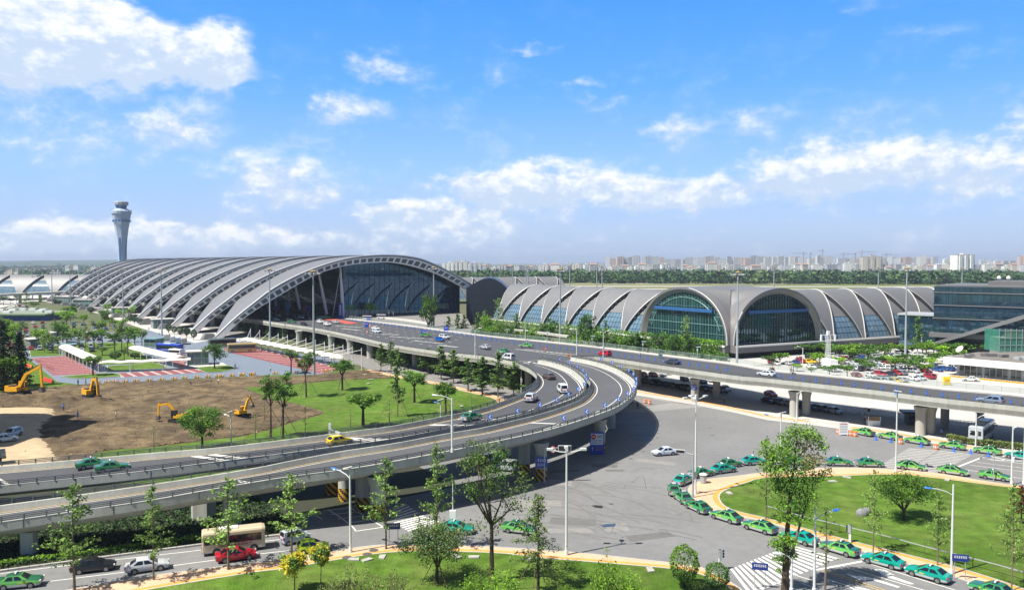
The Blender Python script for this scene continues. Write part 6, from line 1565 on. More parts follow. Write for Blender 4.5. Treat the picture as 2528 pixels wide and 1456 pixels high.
hedge('ground_cover', 'low dark ground cover planted under the ramps', BED, .2, .6, 15000, .17, (LDRK, LCED), 'stuff')  # leaf colours darkened to paint in the shade below the decks
ed = resample(poly(('m', -200, 1437, 0, 1407, 250, 1374, 488, 1342, 690, 1317)), step=1.0); hedge('ground_cover', 'sunlit fringe of ground cover along the kerb of the left road', offset(ed, 1.3) + offset(ed, .25)[::-1], .2, .8, 3600, .13, (LBRI, LGIN), 'stuff')  # brighter leaves put the sunlight on this edge into the colour
mb = MB()
kp = resample(poly(('m', -200, 1443, 0, 1412.5, 250, 1379, 488, 1348, 690, 1323, 757, 1317)), step=.98)
for a, b in zip(kp, kp[1:]): mb.beam(a + Vector((0, 0, .14)), a.lerp(b, .96) + Vector((0, 0, .14)), .32, .30, KERB)
tag(mb.build('kerb'), kind='structure')
HP = resample(poly(('K', 1775, 1135, 1950, 1175, 2300, 1215, 2700, 1260)), step=2); hedge('hedge', 'clipped brownish hedge between the far taxi row and the grey bus', offset(HP, .7) + offset(HP, -.5)[::-1], .1, 1.3, 5200, .15, (LOLI, LBRO))
for i, (c, pts, w) in enumerate((('C', (0, 935, 600, 985, 1200, 1050, 1800, 1125), 2.4), ('C', (1900, 1140, 2528, 1225), 2.4))):
 q = resample([G(c, pts[k], pts[k + 1], 0) + Vector((0, 14, 0)) for k in range(0, len(pts), 2)], step=3)
 hedge('shrubbery', 'strip of mixed green shrubs behind the glass fence, %s part' % ('left', 'right')[i], offset(q, 3) + offset(q, -3)[::-1], .2, 6.3, 7000, .3, (LCAM, LBRI), 'stuff')
# ---------------------------------------------------------------- vehicles
PAINT = M('car_paint', (.5, .5, .5), .28, objcol=True, coat=.6, spec=.5)
TOPP = M('taxi_roof_green', (0.015, 0.115, 0.055), .3, coat=.6)
SILV = M('silver_lower', (0.46, 0.48, 0.49), .35, metal=.15, coat=.4)
GLAS = M('car_glass', (0.012, 0.016, 0.02), .04, spec=.9)
TYRE = M('tyre', (0.018, 0.018, 0.018), .85); RIM = M('wheel_rim', (0.40, 0.41, 0.42), .35, metal=.7)
REDL = M('tail_red', (0.45, 0.02, 0.02), .25, coat=.5); WHTL = M('lamp_clear', (0.70, 0.72, 0.72), .15, coat=.5); PLT = M('plate_blue', (0.02, 0.08, 0.42), .5); BLK = M('black_trim', (0.02, 0.02, 0.02), .6); YEL = M('yellow_mark', (.62, .50, .04), .5); WHS = M('sign_white', (.75, .76, .76), .5)
DIMS = {  # L, wheelbase, stations (x, zb, zt, hw), cabin base (xr, xf), roof (xr, xf), roof z, hw base/roof, belt z rear/front
 'sedan': dict(st=[(-2.25, .42, .74, .70), (-2.16, .28, .90, .80), (-1.7, .22, .97, .86), (-.9, .2, .95, .87), (.8, .2, .93, .87), (1.15, .2, .91, .86), (1.75, .21, .83, .84), (2.12, .26, .72, .78), (2.25, .38, .60, .68)], cab=(-1.75, 1.1, -1.0, .22, 1.43, .79, .60, .95, .92), wb=2.6, wx=.05, r=.31, split=-.45),
 'jetta': dict(st=[(-2.2, .40, .88, .74), (-2.12, .28, .98, .82), (-1.6, .22, 1.0, .84), (-.9, .2, .97, .85), (.8, .2, .93, .85), (1.05, .2, .92, .84), (1.8, .21, .84, .83), (2.12, .26, .76, .79), (2.2, .36, .66, .74)], cab=(-1.5, 1.0, -.95, .28, 1.43, .78, .61, .98, .93), wb=2.47, wx=.05, r=.30, split=-.4),
 'hatch': dict(st=[(-1.85, .42, .86, .74), (-1.78, .28, .98, .80), (-1.3, .22, 1.0, .83), (-.6, .2, .96, .84), (.7, .2, .93, .84), (1.0, .2, .91, .83), (1.5, .21, .84, .81), (1.8, .28, .72, .74), (1.9, .38, .6, .66)], cab=(-1.78, 1.05, -1.35, .15, 1.48, .78, .62, .97, .92), wb=2.4, wx=.03, r=.30, split=-.5),
 'suv': dict(st=[(-2.2, .5, .95, .80), (-2.14, .36, 1.08, .86), (-1.6, .3, 1.1, .90), (-.9, .28, 1.08, .91), (.9, .28, 1.06, .91), (1.1, .28, 1.05, .90), (1.8, .3, .98, .88), (2.15, .36, .86, .82), (2.25, .48, .72, .74)], cab=(-2.1, 1.15, -1.75, .2, 1.70, .83, .66, 1.09, 1.05), wb=2.65, wx=.05, r=.36, split=-.5),
 'van': dict(st=[(-1.95, .42, 1.0, .74), (-1.9, .3, 1.04, .78), (-1.2, .26, 1.05, .80), (0, .25, 1.04, .80), (1.2, .25, 1.03, .80), (1.6, .26, .98, .79), (1.9, .3, .82, .76), (1.98, .42, .66, .70)], cab=(-1.92, 1.75, -1.82, .85, 1.88, .77, .66, 1.04, 1.0), wb=2.5, wx=.1, r=.29, split=-.2),
 'minivan': dict(st=[(-1.7, .42, 1.0, .70), (-1.66, .28, 1.04, .74), (-1.0, .24, 1.05, .76), (0, .22, 1.03, .76), (.9, .22, 1.0, .76), (1.35, .24, .95, .74), (1.65, .3, .84, .70), (1.72, .42, .66, .64)], cab=(-1.68, 1.2, -1.55, .55, 1.68, .73, .62, 1.04, .98), wb=2.35, wx=.03, r=.28, split=-.15),
}
def car_mesh(kind, taxi=None):
 D = DIMS[kind]; parts = []; body = MB(); top = TOPP if taxi == 'two' else PAINT; low = SILV if taxi else PAINT
 rows = []
 for x, zb, zt, hw in D['st']:
  h = zt - zb
  half = [(hw * .86, zb), (hw * .99, zb + .12), (hw, zb + h * .42), (hw * .985, zb + h * .72), (hw * .94, zt - .05), (hw * .84, zt)]
  rows.append([(x, y, z) for y, z in half] + [(x, 0, zt + .025)] + [(x, -y, z) for y, z in half[::-1]])
 n = len(rows[0])
 for a in range(len(rows) - 1):
  for b in range(n):
   b2 = (b + 1) % n; P = [rows[a][b], rows[a][b2], rows[a + 1][b2], rows[a + 1][b]]
   zm = sum(p[2] for p in P) / 4; up = b in (4, 5, 6, 7)
   body.quad(*P, low if (zm < .46 + (D['st'][3][1] - .2) and taxi) else (top if up and taxi == 'two' else PAINT))
 body.poly(rows[0][::-1], PAINT if not taxi else low); body.poly(rows[-1], PAINT if not taxi else low)
 xr, xf, rr, rf, rz, hb_, hr, zr, zf = D['cab']
 B = {(-1, -1): (xr, -hb_, zr), (-1, 1): (xr, hb_, zr), (1, -1): (xf, -hb_, zf), (1, 1): (xf, hb_, zf)}
 Rf = {(-1, -1): (rr, -hr, rz - .05), (-1, 1): (rr, hr, rz - .05), (1, -1): (rf, -hr, rz - .05), (1, 1): (rf, hr, rz - .05)}
 roofc = top
 e = .1
 ctr = [((rr + rf) / 2 + dx * (rf - rr) / 2 * .82, dy * hr * .82, rz) for dx, dy in ((-1, -1), (1, -1), (1, 1), (-1, 1))]
 edge = [Rf[-1, -1], Rf[1, -1], Rf[1, 1], Rf[-1, 1]]
 body.quad(*ctr, roofc)
 for i in range(4): body.quad(edge[i], edge[(i + 1) % 4], ctr[(i + 1) % 4], ctr[i], roofc)
 faces = {'windshield': (B[1, -1], B[1, 1], Rf[1, 1], Rf[1, -1]), 'rear_window': (B[-1, 1], B[-1, -1], Rf[-1, -1], Rf[-1, 1])}
 for s in (-1, 1):
  q = (B[-1, s], B[1, s], Rf[1, s], Rf[-1, s]); q = q if s < 0 else q[::-1]
  body.quad(*q, PAINT)
 for f in faces.values(): body.quad(*f, PAINT)
 def inset(q, u0, u1, v0, v1, off=.014, name='side_window'):
  q = [Vector(p) for p in q]; S = lambda u, v: q[0].lerp(q[1], u).lerp(q[3].lerp(q[2], u), v)
  nn = (q[1] - q[0]).cross(q[3] - q[0]).normalized(); m_ = MB()
  m_.quad(*[S(u, v) + nn * off for u, v in ((u0, v0), (u1, v0), (u1, v1), (u0, v1))], GLAS); return (name, m_)
 parts.append(inset(faces['windshield'], .07, .93, .04, .9, name='windshield')); parts.append(inset(faces['rear_window'], .09, .91, .08, .88, name='rear_window'))
 for s in (-1, 1):
  q = (B[-1, s], B[1, s], Rf[1, s], Rf[-1, s])
  spl = (D['split'] - xr) / (xf - xr)
  for u0, u1 in ((.13, spl + .02), (spl + .075, .86)):
   qq = [Vector(p) for p in q]; S = lambda u, v: qq[0].lerp(qq[1], u).lerp(qq[3].lerp(qq[2], u), v)
   nn = (qq[1] - qq[0]).cross(qq[3] - qq[0]).normalized(); nn = nn if nn.y * s > 0 else -nn
   ub, ut0, ut1 = u0, u0, u1
   P = [S(u0, .07), S(u1, .07), S(u1 + (.0 if u1 < .8 else -.03), .86), S(u0 + (.02 if u0 < .2 else 0), .86)]
   m_ = MB(); m_.quad(*[p + nn * .014 for p in P], GLAS); parts.append(('side_window', m_))
 hw = max(s_[3] for s_ in D['st'])
 for sx in (-1, 1):
  wx = D['wx'] + sx * D['wb'] / 2
  for s in (-1, 1):
   w = MB(); r = D['r']; y0, y1 = s * (hw - .17), s * (hw + .015)
   ringo = lambda rad, y: [(wx + rad * math.cos(2 * math.pi * q / 16), y, r + rad * math.sin(2 * math.pi * q / 16)) for q in range(16)]
   w.grid([ringo(r, y0), ringo(r, y1), ringo(r * .66, y1 + s * .004)], TYRE, True)
   rm = MB(); rm.poly(ringo(r * .66, y1 + s * .002) if s < 0 else ringo(r * .66, y1 + s * .002)[::-1], RIM)
   for k in range(5): a = k * 1.2566; rm.box((wx + r * .4 * math.cos(a + .63), y1 + s * .006, r + r * .4 * math.sin(a + .63)), (r * .22, .006, r * .22), BLK)
   parts.append(('wheel', w, ('rim', rm)))
   ar = [(wx + (r + .07) * math.cos(t), s * (hw + .004), r + (r + .07) * math.sin(t)) for t in [math.pi * q / 10 - .1 for q in range(11)]]
   body.poly(ar, BLK)
 x0, zb0, zt0, h0 = D['st'][1]; x1, zb1, zt1, h1 = D['st'][-2]
 for s in (-1, 1):
  m_ = MB(); m_.box((x1 + .04, s * (h1 * .80), zt1 - .06), (.16, h1 * .34, .13), WHTL); parts.append(('headlight', m_))
  m_ = MB(); m_.box((x0 - .03, s * (h0 * .80), zt0 - .14), (.14, h0 * .34, .17 if kind not in ('suv', 'van', 'minivan') else .3), REDL); parts.append(('tail_light', m_))
  m_ = MB(); m_.box((xf - .42, s * (hb_ + .12), zf + .10), (.12, .16, .13), PAINT); parts.append(('mirror', m_))
 m_ = MB(); m_.box((D['st'][0][0] - .01, 0, (zb0 + zt0) / 2 + .02), (.04, .42, .13), PLT); parts.append(('number_plate', m_))
 m_ = MB(); m_.box((D['st'][-1][0] - .02, 0, .52), (.08, .7, .13), BLK); parts.append(('grille', m_))
 if taxi:
  m_ = MB(); m_.box(((rr + rf) / 2 + .1, 0, rz + .10), (.16, .62, .17), WHS, 0, .85); m_.box(((rr + rf) / 2 + .1, 0, rz + .03), (.3, .9, .04), BLK); parts.append(('roof_sign', m_))
  for s in (-1, 1):
   m_ = MB(); m_.box((.35, s * (hw * .99 + .004), .66), (.5, .012, .10), YEL); m_.box((.95, s * (hw * .985 + .004), .74), (.16, .012, .14), YEL); parts.append(('door_emblem', m_))
 return [('body', body)] + parts
VC = {}
def veh_data(kind, taxi, far):
 key = (kind, taxi, far)
 if key in VC: return VC[key]
 parts = BUILD[kind]() if kind in BUILD else car_mesh(kind, taxi)
 if far:
  mb = MB()
  for p in parts:
   for q in [p[1]] + [s[1] for s in p[2:]]:
    i = len(mb.v); mb.v += q.v; mb.f += [tuple(i + a for a in f) for f in q.f]; mb.m += [mb.mi(q.mats[k]) for k in q.m]
  VC[key] = mb.data(kind)
 else: VC[key] = [(p[0], p[1].data(p[0], p[0] in ('body', 'wheel')), [(s[0], s[1].data(s[0])) for s in p[2:]]) for p in parts]
 return VC[key]
NAMES = {'sedan': 'car', 'jetta': 'car', 'hatch': 'hatchback', 'suv': 'suv', 'van': 'van', 'minivan': 'minivan'}
def vehicle(kind, loc, rz, color, label, group=None, taxi=None, far=False, name=None, cat=None, pitch=0.0):
 name = name or ('taxi' if taxi else NAMES.get(kind, kind)); cat = cat or name.replace('_', ' ')
 d = veh_data(kind, taxi, far)
 if far:
  o = link(name, d, None, loc, (0, 0, rz), color=color); return tag(o, label, cat, group)
 root = thing(name, label, cat, loc, rz, group); root.rotation_euler = (0, pitch, rz)
 for nm, me, subs in d:
  c = link(nm, me, root, color=color)
  for sn, sm in subs: link(sn, sm, c, color=color)
 return root
def on(code, xr, yr, xf, yf, z=.08):
 A, B = G(code, xr, yr, z), G(code, xf, yf, z); d = (B - A).normalized(); m_ = (A + B) / 2
 s = Vector((-d.y, d.x, 0))
 if s.dot(m_) < 0: s = -s
 return m_ + s * .78, math.atan2(d.y, d.x)
# --- buses, trucks
def bus_parts(L, Wd, H, low, wins, side='plain', rounded=.25, door=False):
 b = MB(); rows = []
 for x, k in ((-L / 2, .94), (-L / 2 + .15, 1), (L / 2 - .35, 1), (L / 2, .90)):
  hw = Wd / 2 * k; z0 = .35; zt = H * (1 if abs(k - 1) < .01 else .965)
  half = [(hw * .96, z0), (hw, z0 + .15), (hw, H * .45), (hw * .965, zt - rounded), (hw * .86, zt - .06), (hw * .6, zt)]
  rows.append([(x, y, z) for y, z in half] + [(x, -y, z) for y, z in half[::-1]])
 for a in range(3):
  n = len(rows[0])
  for q in range(n):
   q2 = (q + 1) % n; P = [rows[a][q], rows[a][q2], rows[a + 1][q2], rows[a + 1][q]]; zm = sum(p[2] for p in P) / 4
   b.quad(*P, low if zm < .75 else PAINT)
 b.poly(rows[0][::-1], PAINT); b.poly(rows[-1], PAINT); parts = [('body', b)]
 z0, z1 = H * .48, H * .80; n = wins
 for s in (-1, 1):
  m_ = MB(); m_.box((-.1, s * (Wd / 2 * .985), (z0 + z1) / 2), (L * .90, .13, (z1 - z0)), GLAS); pr = MB()
  for k in range(1, n): pr.box((-L * .45 + L * .9 * k / n - .1, s * (Wd / 2 * .985 + .07), (z0 + z1) / 2), (.07, .03, z1 - z0), BLK)
  parts.append(('window_band', m_, ('window_pillars', pr)))
  m_ = MB(); m_.box((-.3, s * (Wd / 2 + .004), H * .36), (L * .55, .012, .05), YEL if side == 'gold' else (REDL if side == 'red' else WHS))
  for k in range(9): m_.box((-L * .22 + k * .42, s * (Wd / 2 + .006), H * .40), (.15, .012, .12), {'gold': REDL, 'red': REDL}.get(side, WHS))
  parts.append(('side_lettering', m_))
 m_ = MB(); m_.box((L / 2 - .07, 0, H * .62), (.12, Wd * .80, H * .34), GLAS); parts.append(('windshield', m_))
 m_ = MB(); m_.box((-L / 2 - .005, 0, H * .64), (.06, Wd * .72, H * .24), GLAS); parts.append(('rear_window', m_))
 for s in (-1, 1):
  m_ = MB(); m_.box((L / 2 - .03, s * Wd * .36, .75), (.08, .35, .2), WHTL); parts.append(('headlight', m_))
  m_ = MB(); m_.box((-L / 2 - .02, s * Wd * .42, .95), (.06, .16, .4), REDL); parts.append(('tail_light', m_))
  m_ = MB(); m_.beam((L / 2 - .1, s * Wd * .49, H * .78), (L / 2 + .3, s * (Wd * .49 + .15), H * .70), .07, .07, BLK); m_.box((L / 2 + .3, s * (Wd * .49 + .15), H * .62), (.12, .2, .36), BLK); parts.append(('mirror', m_))
 m_ = MB(); m_.box((-L * .08, 0, H + .02), (L * .3, Wd * .5, .18), WHS if side != 'gold' else PAINT); parts.append(('roof_unit', m_))
 r = .48 if H > 2.9 else .38
 for wx in (-L * .27, L * .32):
  for s in (-1, 1):
   w = MB(); rg = lambda rad, y: [(wx + rad * math.cos(2 * math.pi * q / 16), y, r + rad * math.sin(2 * math.pi * q / 16)) for q in range(16)]
   y0, y1 = s * (Wd / 2 - .25), s * (Wd / 2 + .02); w.grid([rg(r, y0), rg(r, y1), rg(r * .6, y1 + s * .004)], TYRE, True); rm = MB(); rm.poly(rg(r * .6, y1 + s * .002), RIM); parts.append(('wheel', w, ('rim', rm)))
   b.poly([(wx + (r + .1) * math.cos(t), s * (Wd / 2 + .003), r + (r + .1) * math.sin(t)) for t in [math.pi * q / 10 - .08 for q in range(11)]], BLK)
 return parts
CREAM = M('bus_cream_low', (.62, .60, .55), .4, coat=.3)
BUILD = {'minibus': lambda: bus_parts(7.0, 2.1, 2.75, CREAM, 6, 'red'), 'coach': lambda: bus_parts(11.0, 2.5, 3.5, PAINT, 8), 'gold_coach': lambda: bus_parts(10.5, 2.5, 3.5, PAINT, 8, 'gold'), 'smallbus': lambda: bus_parts(6.2, 2.0, 2.6, CREAM, 5), 'hiace': lambda: bus_parts(5.3, 1.9, 2.3, PAINT, 4)}
TG, TL, TT = (0.035, 0.27, 0.085), (0.115, 0.40, 0.085), (0.0, 0.27, 0.21)
def taxi(code, xr, yr, xf, yf, col, label, z=.08, kind='jetta', group='green taxis', two=True):
 p, rz = on(code, xr, yr, xf, yf, z); return vehicle(kind, p, rz, col, label, group, 'two' if (two and col != TT) else 'one')
GQ = 'taxis queued around the island'
for a in ((('J', 2450, 262, 2560, 245), TG, 'jetta', 'green taxi on the bend of the queue just left of the tall leaning tree'), (('J', 2382, 314, 2500, 298), TT, 'sedan', 'teal taxi on the bend of the queue behind the litter bin'), (('J', 2168, 356, 2288, 335), TG, 'jetta', 'green taxi right behind the lamp post at the island tip'), (('J', 2035, 426, 2092, 400), TT, 'sedan', 'teal taxi seen from behind just left of the lamp posts at the island tip'),
          (('J', 1992, 606, 1938, 562), TG, 'jetta', 'green taxi at the island tip facing up left, seen from its rear corner'), (('J', 2165, 702, 2068, 656), TG, 'sedan', 'green taxi just right below the island tip, seen from the rear'), (('J', 2475, 802, 2330, 756), TL, 'sedan', 'light green taxi next along the lower kerb of the island tip'), (('h', 240, 1006, 105, 966), TL, 'sedan', 'light green taxi just left of the trunk of the tall leaning tree'),
          (('h', 545, 1092, 440, 1060), TT, 'sedan', 'teal taxi half hidden behind the trunk of the tall leaning tree'), (('L', 772, 1130, 586, 1076), TL, 'jetta', 'light green taxi standing across the zebra crossing'), (('L', 1214, 1254, 1002, 1196), TT, 'sedan', 'teal taxi by the turn arrows, the left of two teal ones'), (('L', 1666, 1388, 1440, 1322), TT, 'sedan', 'teal taxi beside the tall right lamp post base, the right of two teal ones'), (('L', 2300, 1560, 2085, 1492), TG, 'jetta', 'green taxi cut by the bottom edge near the right corner')):
 taxi(*a[0], a[1], a[3], kind=a[2], group=GQ)
p = G('J', 1925, 500, .08); vehicle('jetta', p, 1.42, TG, 'green taxi seen straight from behind at the far left of the island queue', GQ, 'two')
for a in ((('L', 640, 236, 792, 239), TG, 'jetta', 'dark green taxi on the far side of the island, first right of the tall tree'), (('L', 942, 247, 1106, 249), TG, 'jetta', 'green taxi on the far side of the island left of the white lamp post'), (('L', 1326, 268, 1502, 287), TL, 'sedan', 'pale green taxi on the far zebra right of the lamp post'), (('L', 1732, 312, 1912, 335), TL, 'sedan', 'pale green taxi on the far side, second from the right edge'), (('L', 2142, 360, 2318, 387), TL, 'jetta', 'pale green taxi on the far side beside the thin grey sign post'), (('L', 215, 225, 370, 228), TG, 'jetta', 'green taxi hidden behind the crown of the tall leaning tree'), (('L', -190, 232, -30, 222), TT, 'sedan', 'teal taxi hidden behind the left part of the tall tree crown')):
 taxi(*a[0], a[1], a[3], kind=a[2], group='taxis on the far side of the island')
for a in ((('K', 965, 1097, 870, 1077), TL, 'jetta', 'green taxi at the head of the far row beside the white notice board'), (('K', 1242, 1140, 1122, 1117), TL, 'jetta', 'second green taxi of the far row, behind the solar lamp post'), (('K', 1518, 1184, 1388, 1162), TL, 'sedan', 'third green taxi of the far row, between two orange drums'), (('K', 1880, 1234, 1740, 1214), TL, 'jetta', 'fourth green taxi of the far row, right of the orange drum'), (('K', 2228, 1284, 2084, 1264), TL, 'jetta', 'fifth green taxi of the far row, in front of the hedge'), (('K', 2530, 1338, 2402, 1316), TT, 'sedan', 'teal taxi of the far row at the right edge')):
 taxi(*a[0], a[1], a[3], kind=a[2], group='taxis in the far row by the cones')
taxi('F', 38, 1462, 286, 1438, TL, 'light green taxi cut by the left edge on the lower road', group=None); taxi('J', 282, 892, 470, 916, TL, 'lone light green taxi crossing the plaza behind the young conifer', group=None)
p, rz = on('I', 1480, 622, 1530, 590); vehicle('jetta', p, rz, TG, 'green taxi coming out from under the outer end of the curved ramp', None, 'two')
p, rz = on('H', 2010, 900, 2240, 915); vehicle('sedan', p, rz, TT, 'teal taxi mostly hidden behind the low spreading tree', None, 'one')
def onramp(code, xr, yr, xf, yf, A, label, kind, col, taxi_=None, group=None):
 a = px(code, xr, yr)[0]; z = A[at_px(A, a)].z - .77; p, rz = on(code, xr, yr, xf, yf, z); b = px(code, xf, yf)[0]; z2 = A[at_px(A, b)].z - .77
 return vehicle(kind, p, rz, col, label, group, taxi_)
onramp('F', 822, 272, 1010, 250, R1N, 'green taxi on the inner ramp at left, the rear one of a pair', 'jetta', TG, 'two'); onramp('F', 1003, 306, 1212, 280, R1N, 'green taxi on the inner ramp at left, the front one of a pair', 'jetta', TG, 'two')
onramp('G', 940, 1030, 1085, 1004, R1N, 'bright yellow hatchback driving on the inner ramp', 'hatch', (.75, .55, .0)); onramp('G', 2278, 786, 2366, 764, R1N, 'green taxi alone on the inner ramp right of the yellow hatchback', 'jetta', TG, 'two')
onramp('I', 540, 596, 574, 572, R1N, 'silver estate car seen from behind on the bend of the inner ramp', 'suv', (.42, .45, .48));
z = 7.43
vehicle('van', G('I', 825, 498, z), 1.72, (.72, .74, .75), 'white minivan with blue rear window on the bend of the inner ramp'); vehicle('sedan', G('I', 692, 362, z), 1.95, (.10, .07, .05), 'dark brown saloon seen from behind at the top of the inner ramp')
# --- lower road
for a in ((('F', 765, 1306, 1052, 1272), 'sedan', (.010, .011, .014), 'black saloon on the lower left road'), (('F', 1340, 1300, 1560, 1268), 'sedan', (.50, .52, .55), 'silver saloon following the black one on the lower left road'), (('F', 2222, 1192, 2446, 1160), 'sedan', (.40, .008, .02), 'red saloon beside the beige minibus'), (('H', 488, 1020, 662, 978), 'minivan', (.45, .50, .56), 'silver blue boxy minivan with roof rails behind the minibus'), (('H', 610, 1112, 850, 1082), 'hatch', (.42, .62, .02), 'lime green hatchback behind the yellow trees')):
 p, rz = on(*a[0]); vehicle(a[1], p, rz, a[2], a[3])
p, rz = on('F', 2110, 1110, 2500, 1062); vehicle('minibus', p, rz, (.60, .50, .36), 'beige minibus with dark windows on the lower left road', name='minibus', cat='minibus')
p, rz = on('J', 1915, 128, 1786, 138); vehicle('sedan', p, rz, (.55, .60, .68), 'silver saloon crossing the middle of the plaza facing left')
for (c, x, y, rz, k, col, lab) in (('I', 215, 1215, 2.6, 'suv', (.03, .05, .09), 'dark blue car standing in the shade under the ramps, rear one'), ('I', 290, 1268, 2.75, 'van', (.30, .33, .36), 'grey van standing in the shade under the ramps'), ('I', 60, 1180, 2.6, 'sedan', (.02, .03, .05), 'dark saloon in the shade under the ramps beside a striped column')): vehicle(k, G(c, x, y, .08), rz, col, lab)
# --- upper deck
def dz(code, x, y): a = px(code, x, y)[0]; return 6.58 + max(0, min(1, (a - 638) / 631)) * .80
DG = 'cars on the upper deck'
for i, (c, x, y, k, col, ang, lab) in enumerate((('B', 800, 826, 'suv', (.7, .7, .7), 0, 'white car by the red patch on the deck, left one'), ('B', 868, 850, 'suv', (.72, .72, .72), 0, 'white car by the red patch on the deck, nearer one'), ('B', 955, 826, 'sedan', (.4, .43, .46), .1, 'silver car at the red patch on the deck'), ('B', 365, 804, 'hatch', (.6, .62, .62), .2, 'small white car near the parapet inside the hall mouth'), ('B', 475, 806, 'suv', (.03, .03, .035), .2, 'black car near the parapet at the hall mouth'), ('B', 635, 846, 'sedan', (.015, .02, .04), -.1, 'dark blue saloon near the deck parapet'),
  ('B', 1345, 890, 'sedan', (.7, .7, .68), .05, 'white car in the middle of the deck, farther of two'), ('B', 1355, 922, 'suv', (.5, .58, .66), .05, 'pale blue car in the middle of the deck, nearer of two'), ('B', 2022, 980, 'suv', (.55, .58, .6), .1, 'silver car beside the blue car on the deck'), ('B', 1978, 1002, 'hatch', (.0, .09, .42), .1, 'bright blue car on the deck'), ('B', 2425, 1078, 'sedan', (.4, .42, .45), 3.05, 'silver saloon alone on the deck near the ramps'), ('C', 295, 1188, 'van', (.55, .58, .6), 2.3, 'silver van entering the head of the inner ramp'),
  ('C', 1240, 1148, 'suv', (.45, .01, .03), 2.95, 'red car driving left on the deck beside the blue posts'), ('C', 1908, 1228, 'sedan', (.04, .05, .08), 2.93, 'dark saloon driving left on the straight ramp'), ('K', -10, 505, 'sedan', (.5, .55, .6), 2.93, 'pale blue saloon on the straight ramp'), ('K', 2200, 780, 'suv', (.16, .22, .32), 2.95, 'blue grey car near the right end of the straight ramp'))):
 if c == 'B': rz = math.atan2(*(lambda d: (d.y, d.x))(G('B', x + 60, y + 8, 6.6) - G('B', x, y, 6.6))) + ang
 else: rz = math.atan2(*(lambda d: (d.y, d.x))(VN4[12] - VN4[2])) + ang - (0 if c == 'C' and x < 400 else -.0)
 vehicle(k, G(c, x, y, dz(c, x, y)), rz if c == 'B' else (ang if x < 400 and c == 'C' else math.atan2(-(VN4[12] - VN4[2]).y, -(VN4[12] - VN4[2]).x)), col, lab, DG)
for (c, x, y, col, ang, lab) in (('B', 520, 824, TG, .2, 'green taxi at the hall mouth near the parapet'), ('B', 805, 782, TG, .1, 'green taxi at the hall kerb by the leaning column'), ('B', 850, 778, TL, .1, 'light green taxi at the hall kerb right of another'), ('B', 1838, 958, TL, .1, 'light green taxi beside the blue sign on the deck'), ('C', 245, 1122, TG, 2.2, 'dark green taxi on the deck ahead of the silver van'), ('C', 468, 1062, TL, 2.9, 'light green taxi on the deck close to the blue posts')):
 vehicle('jetta', G(c, x, y, dz(c, x, y)), ang, col, lab, DG, 'two')
rnd = random.Random(8)
WH, SI, DK, GR, RD, BL, YE = (.66, .67, .66), (.42, .45, .48), (.02, .022, .028), (.16, .17, .18), (.34, .012, .02), (.02, .07, .26), (.70, .46, .01)
CN_ = {WH: 'white', SI: 'silver', DK: 'black', GR: 'grey', RD: 'red', BL: 'blue', YE: 'yellow'}
for k in range(20):
 p = E0 + AX * rnd.uniform(-8, 120) + PP * rnd.uniform(6, 30); p.z = 6.57; col = rnd.choice((DK, DK, WH, GR, SI, DK))
 vehicle(rnd.choice(('sedan', 'suv', 'sedan', 'van')), p, math.atan2(AX.y, AX.x) + rnd.choice((0, math.pi)) + rnd.uniform(-.1, .1), col, '%s car at the drop off kerb under the arches of the hall' % CN_[col], 'cars under the arches', far=True, name='car', cat='car')
# --- coaches and vans of the bus yard
for (c, xr, yr, xf, yf, k, col, lab, n_) in (('E', 1560, 272, 1760, 282, 'coach', (.01, .05, .42), 'blue and white coach parked behind the barrel canopy', 'coach'), ('E', 2440, 268, 2330, 272, 'gold_coach', (.46, .36, .15), 'gold coach with red lettering on the red bus bays', 'coach'), ('E', 2232, 218, 2160, 222, 'gold_coach', (.12, .15, .14), 'dark coach partly hidden behind the gold one', 'coach'), ('E', 1675, 296, 1765, 300, 'hiace', (.68, .70, .72), 'white van with open side door in front of the blue coach', 'van'),
  ('E', 1650, 150, 1690, 140, 'smallbus', (.62, .58, .48), 'cream minibus at the far end of the parked row', 'minibus'), ('E', 1700, 165, 1738, 158, 'hiace', (.70, .70, .70), 'white van in the row of parked minibuses', 'van'), ('E', 1760, 180, 1790, 172, 'hiace', (.35, .45, .60), 'pale blue van in the row of parked minibuses', 'van'), ('E', 1815, 192, 1850, 186, 'smallbus', (.40, .36, .30), 'brown grey minibus nearest in the parked row', 'minibus')):
 p, rz = on(c, xr, yr, xf, yf, .06)
 if lab.endswith('row') or 'row of' in lab: rz = math.atan2(-.86, .35)
 vehicle(k, p, rz, col, lab, name=n_, cat=n_)
p = G('K', 2110, 1135, .08); vehicle('coach', p, .85, (.42, .47, .52), 'pale grey bus parked behind the clipped hedge under the straight ramp', name='bus', cat='bus')
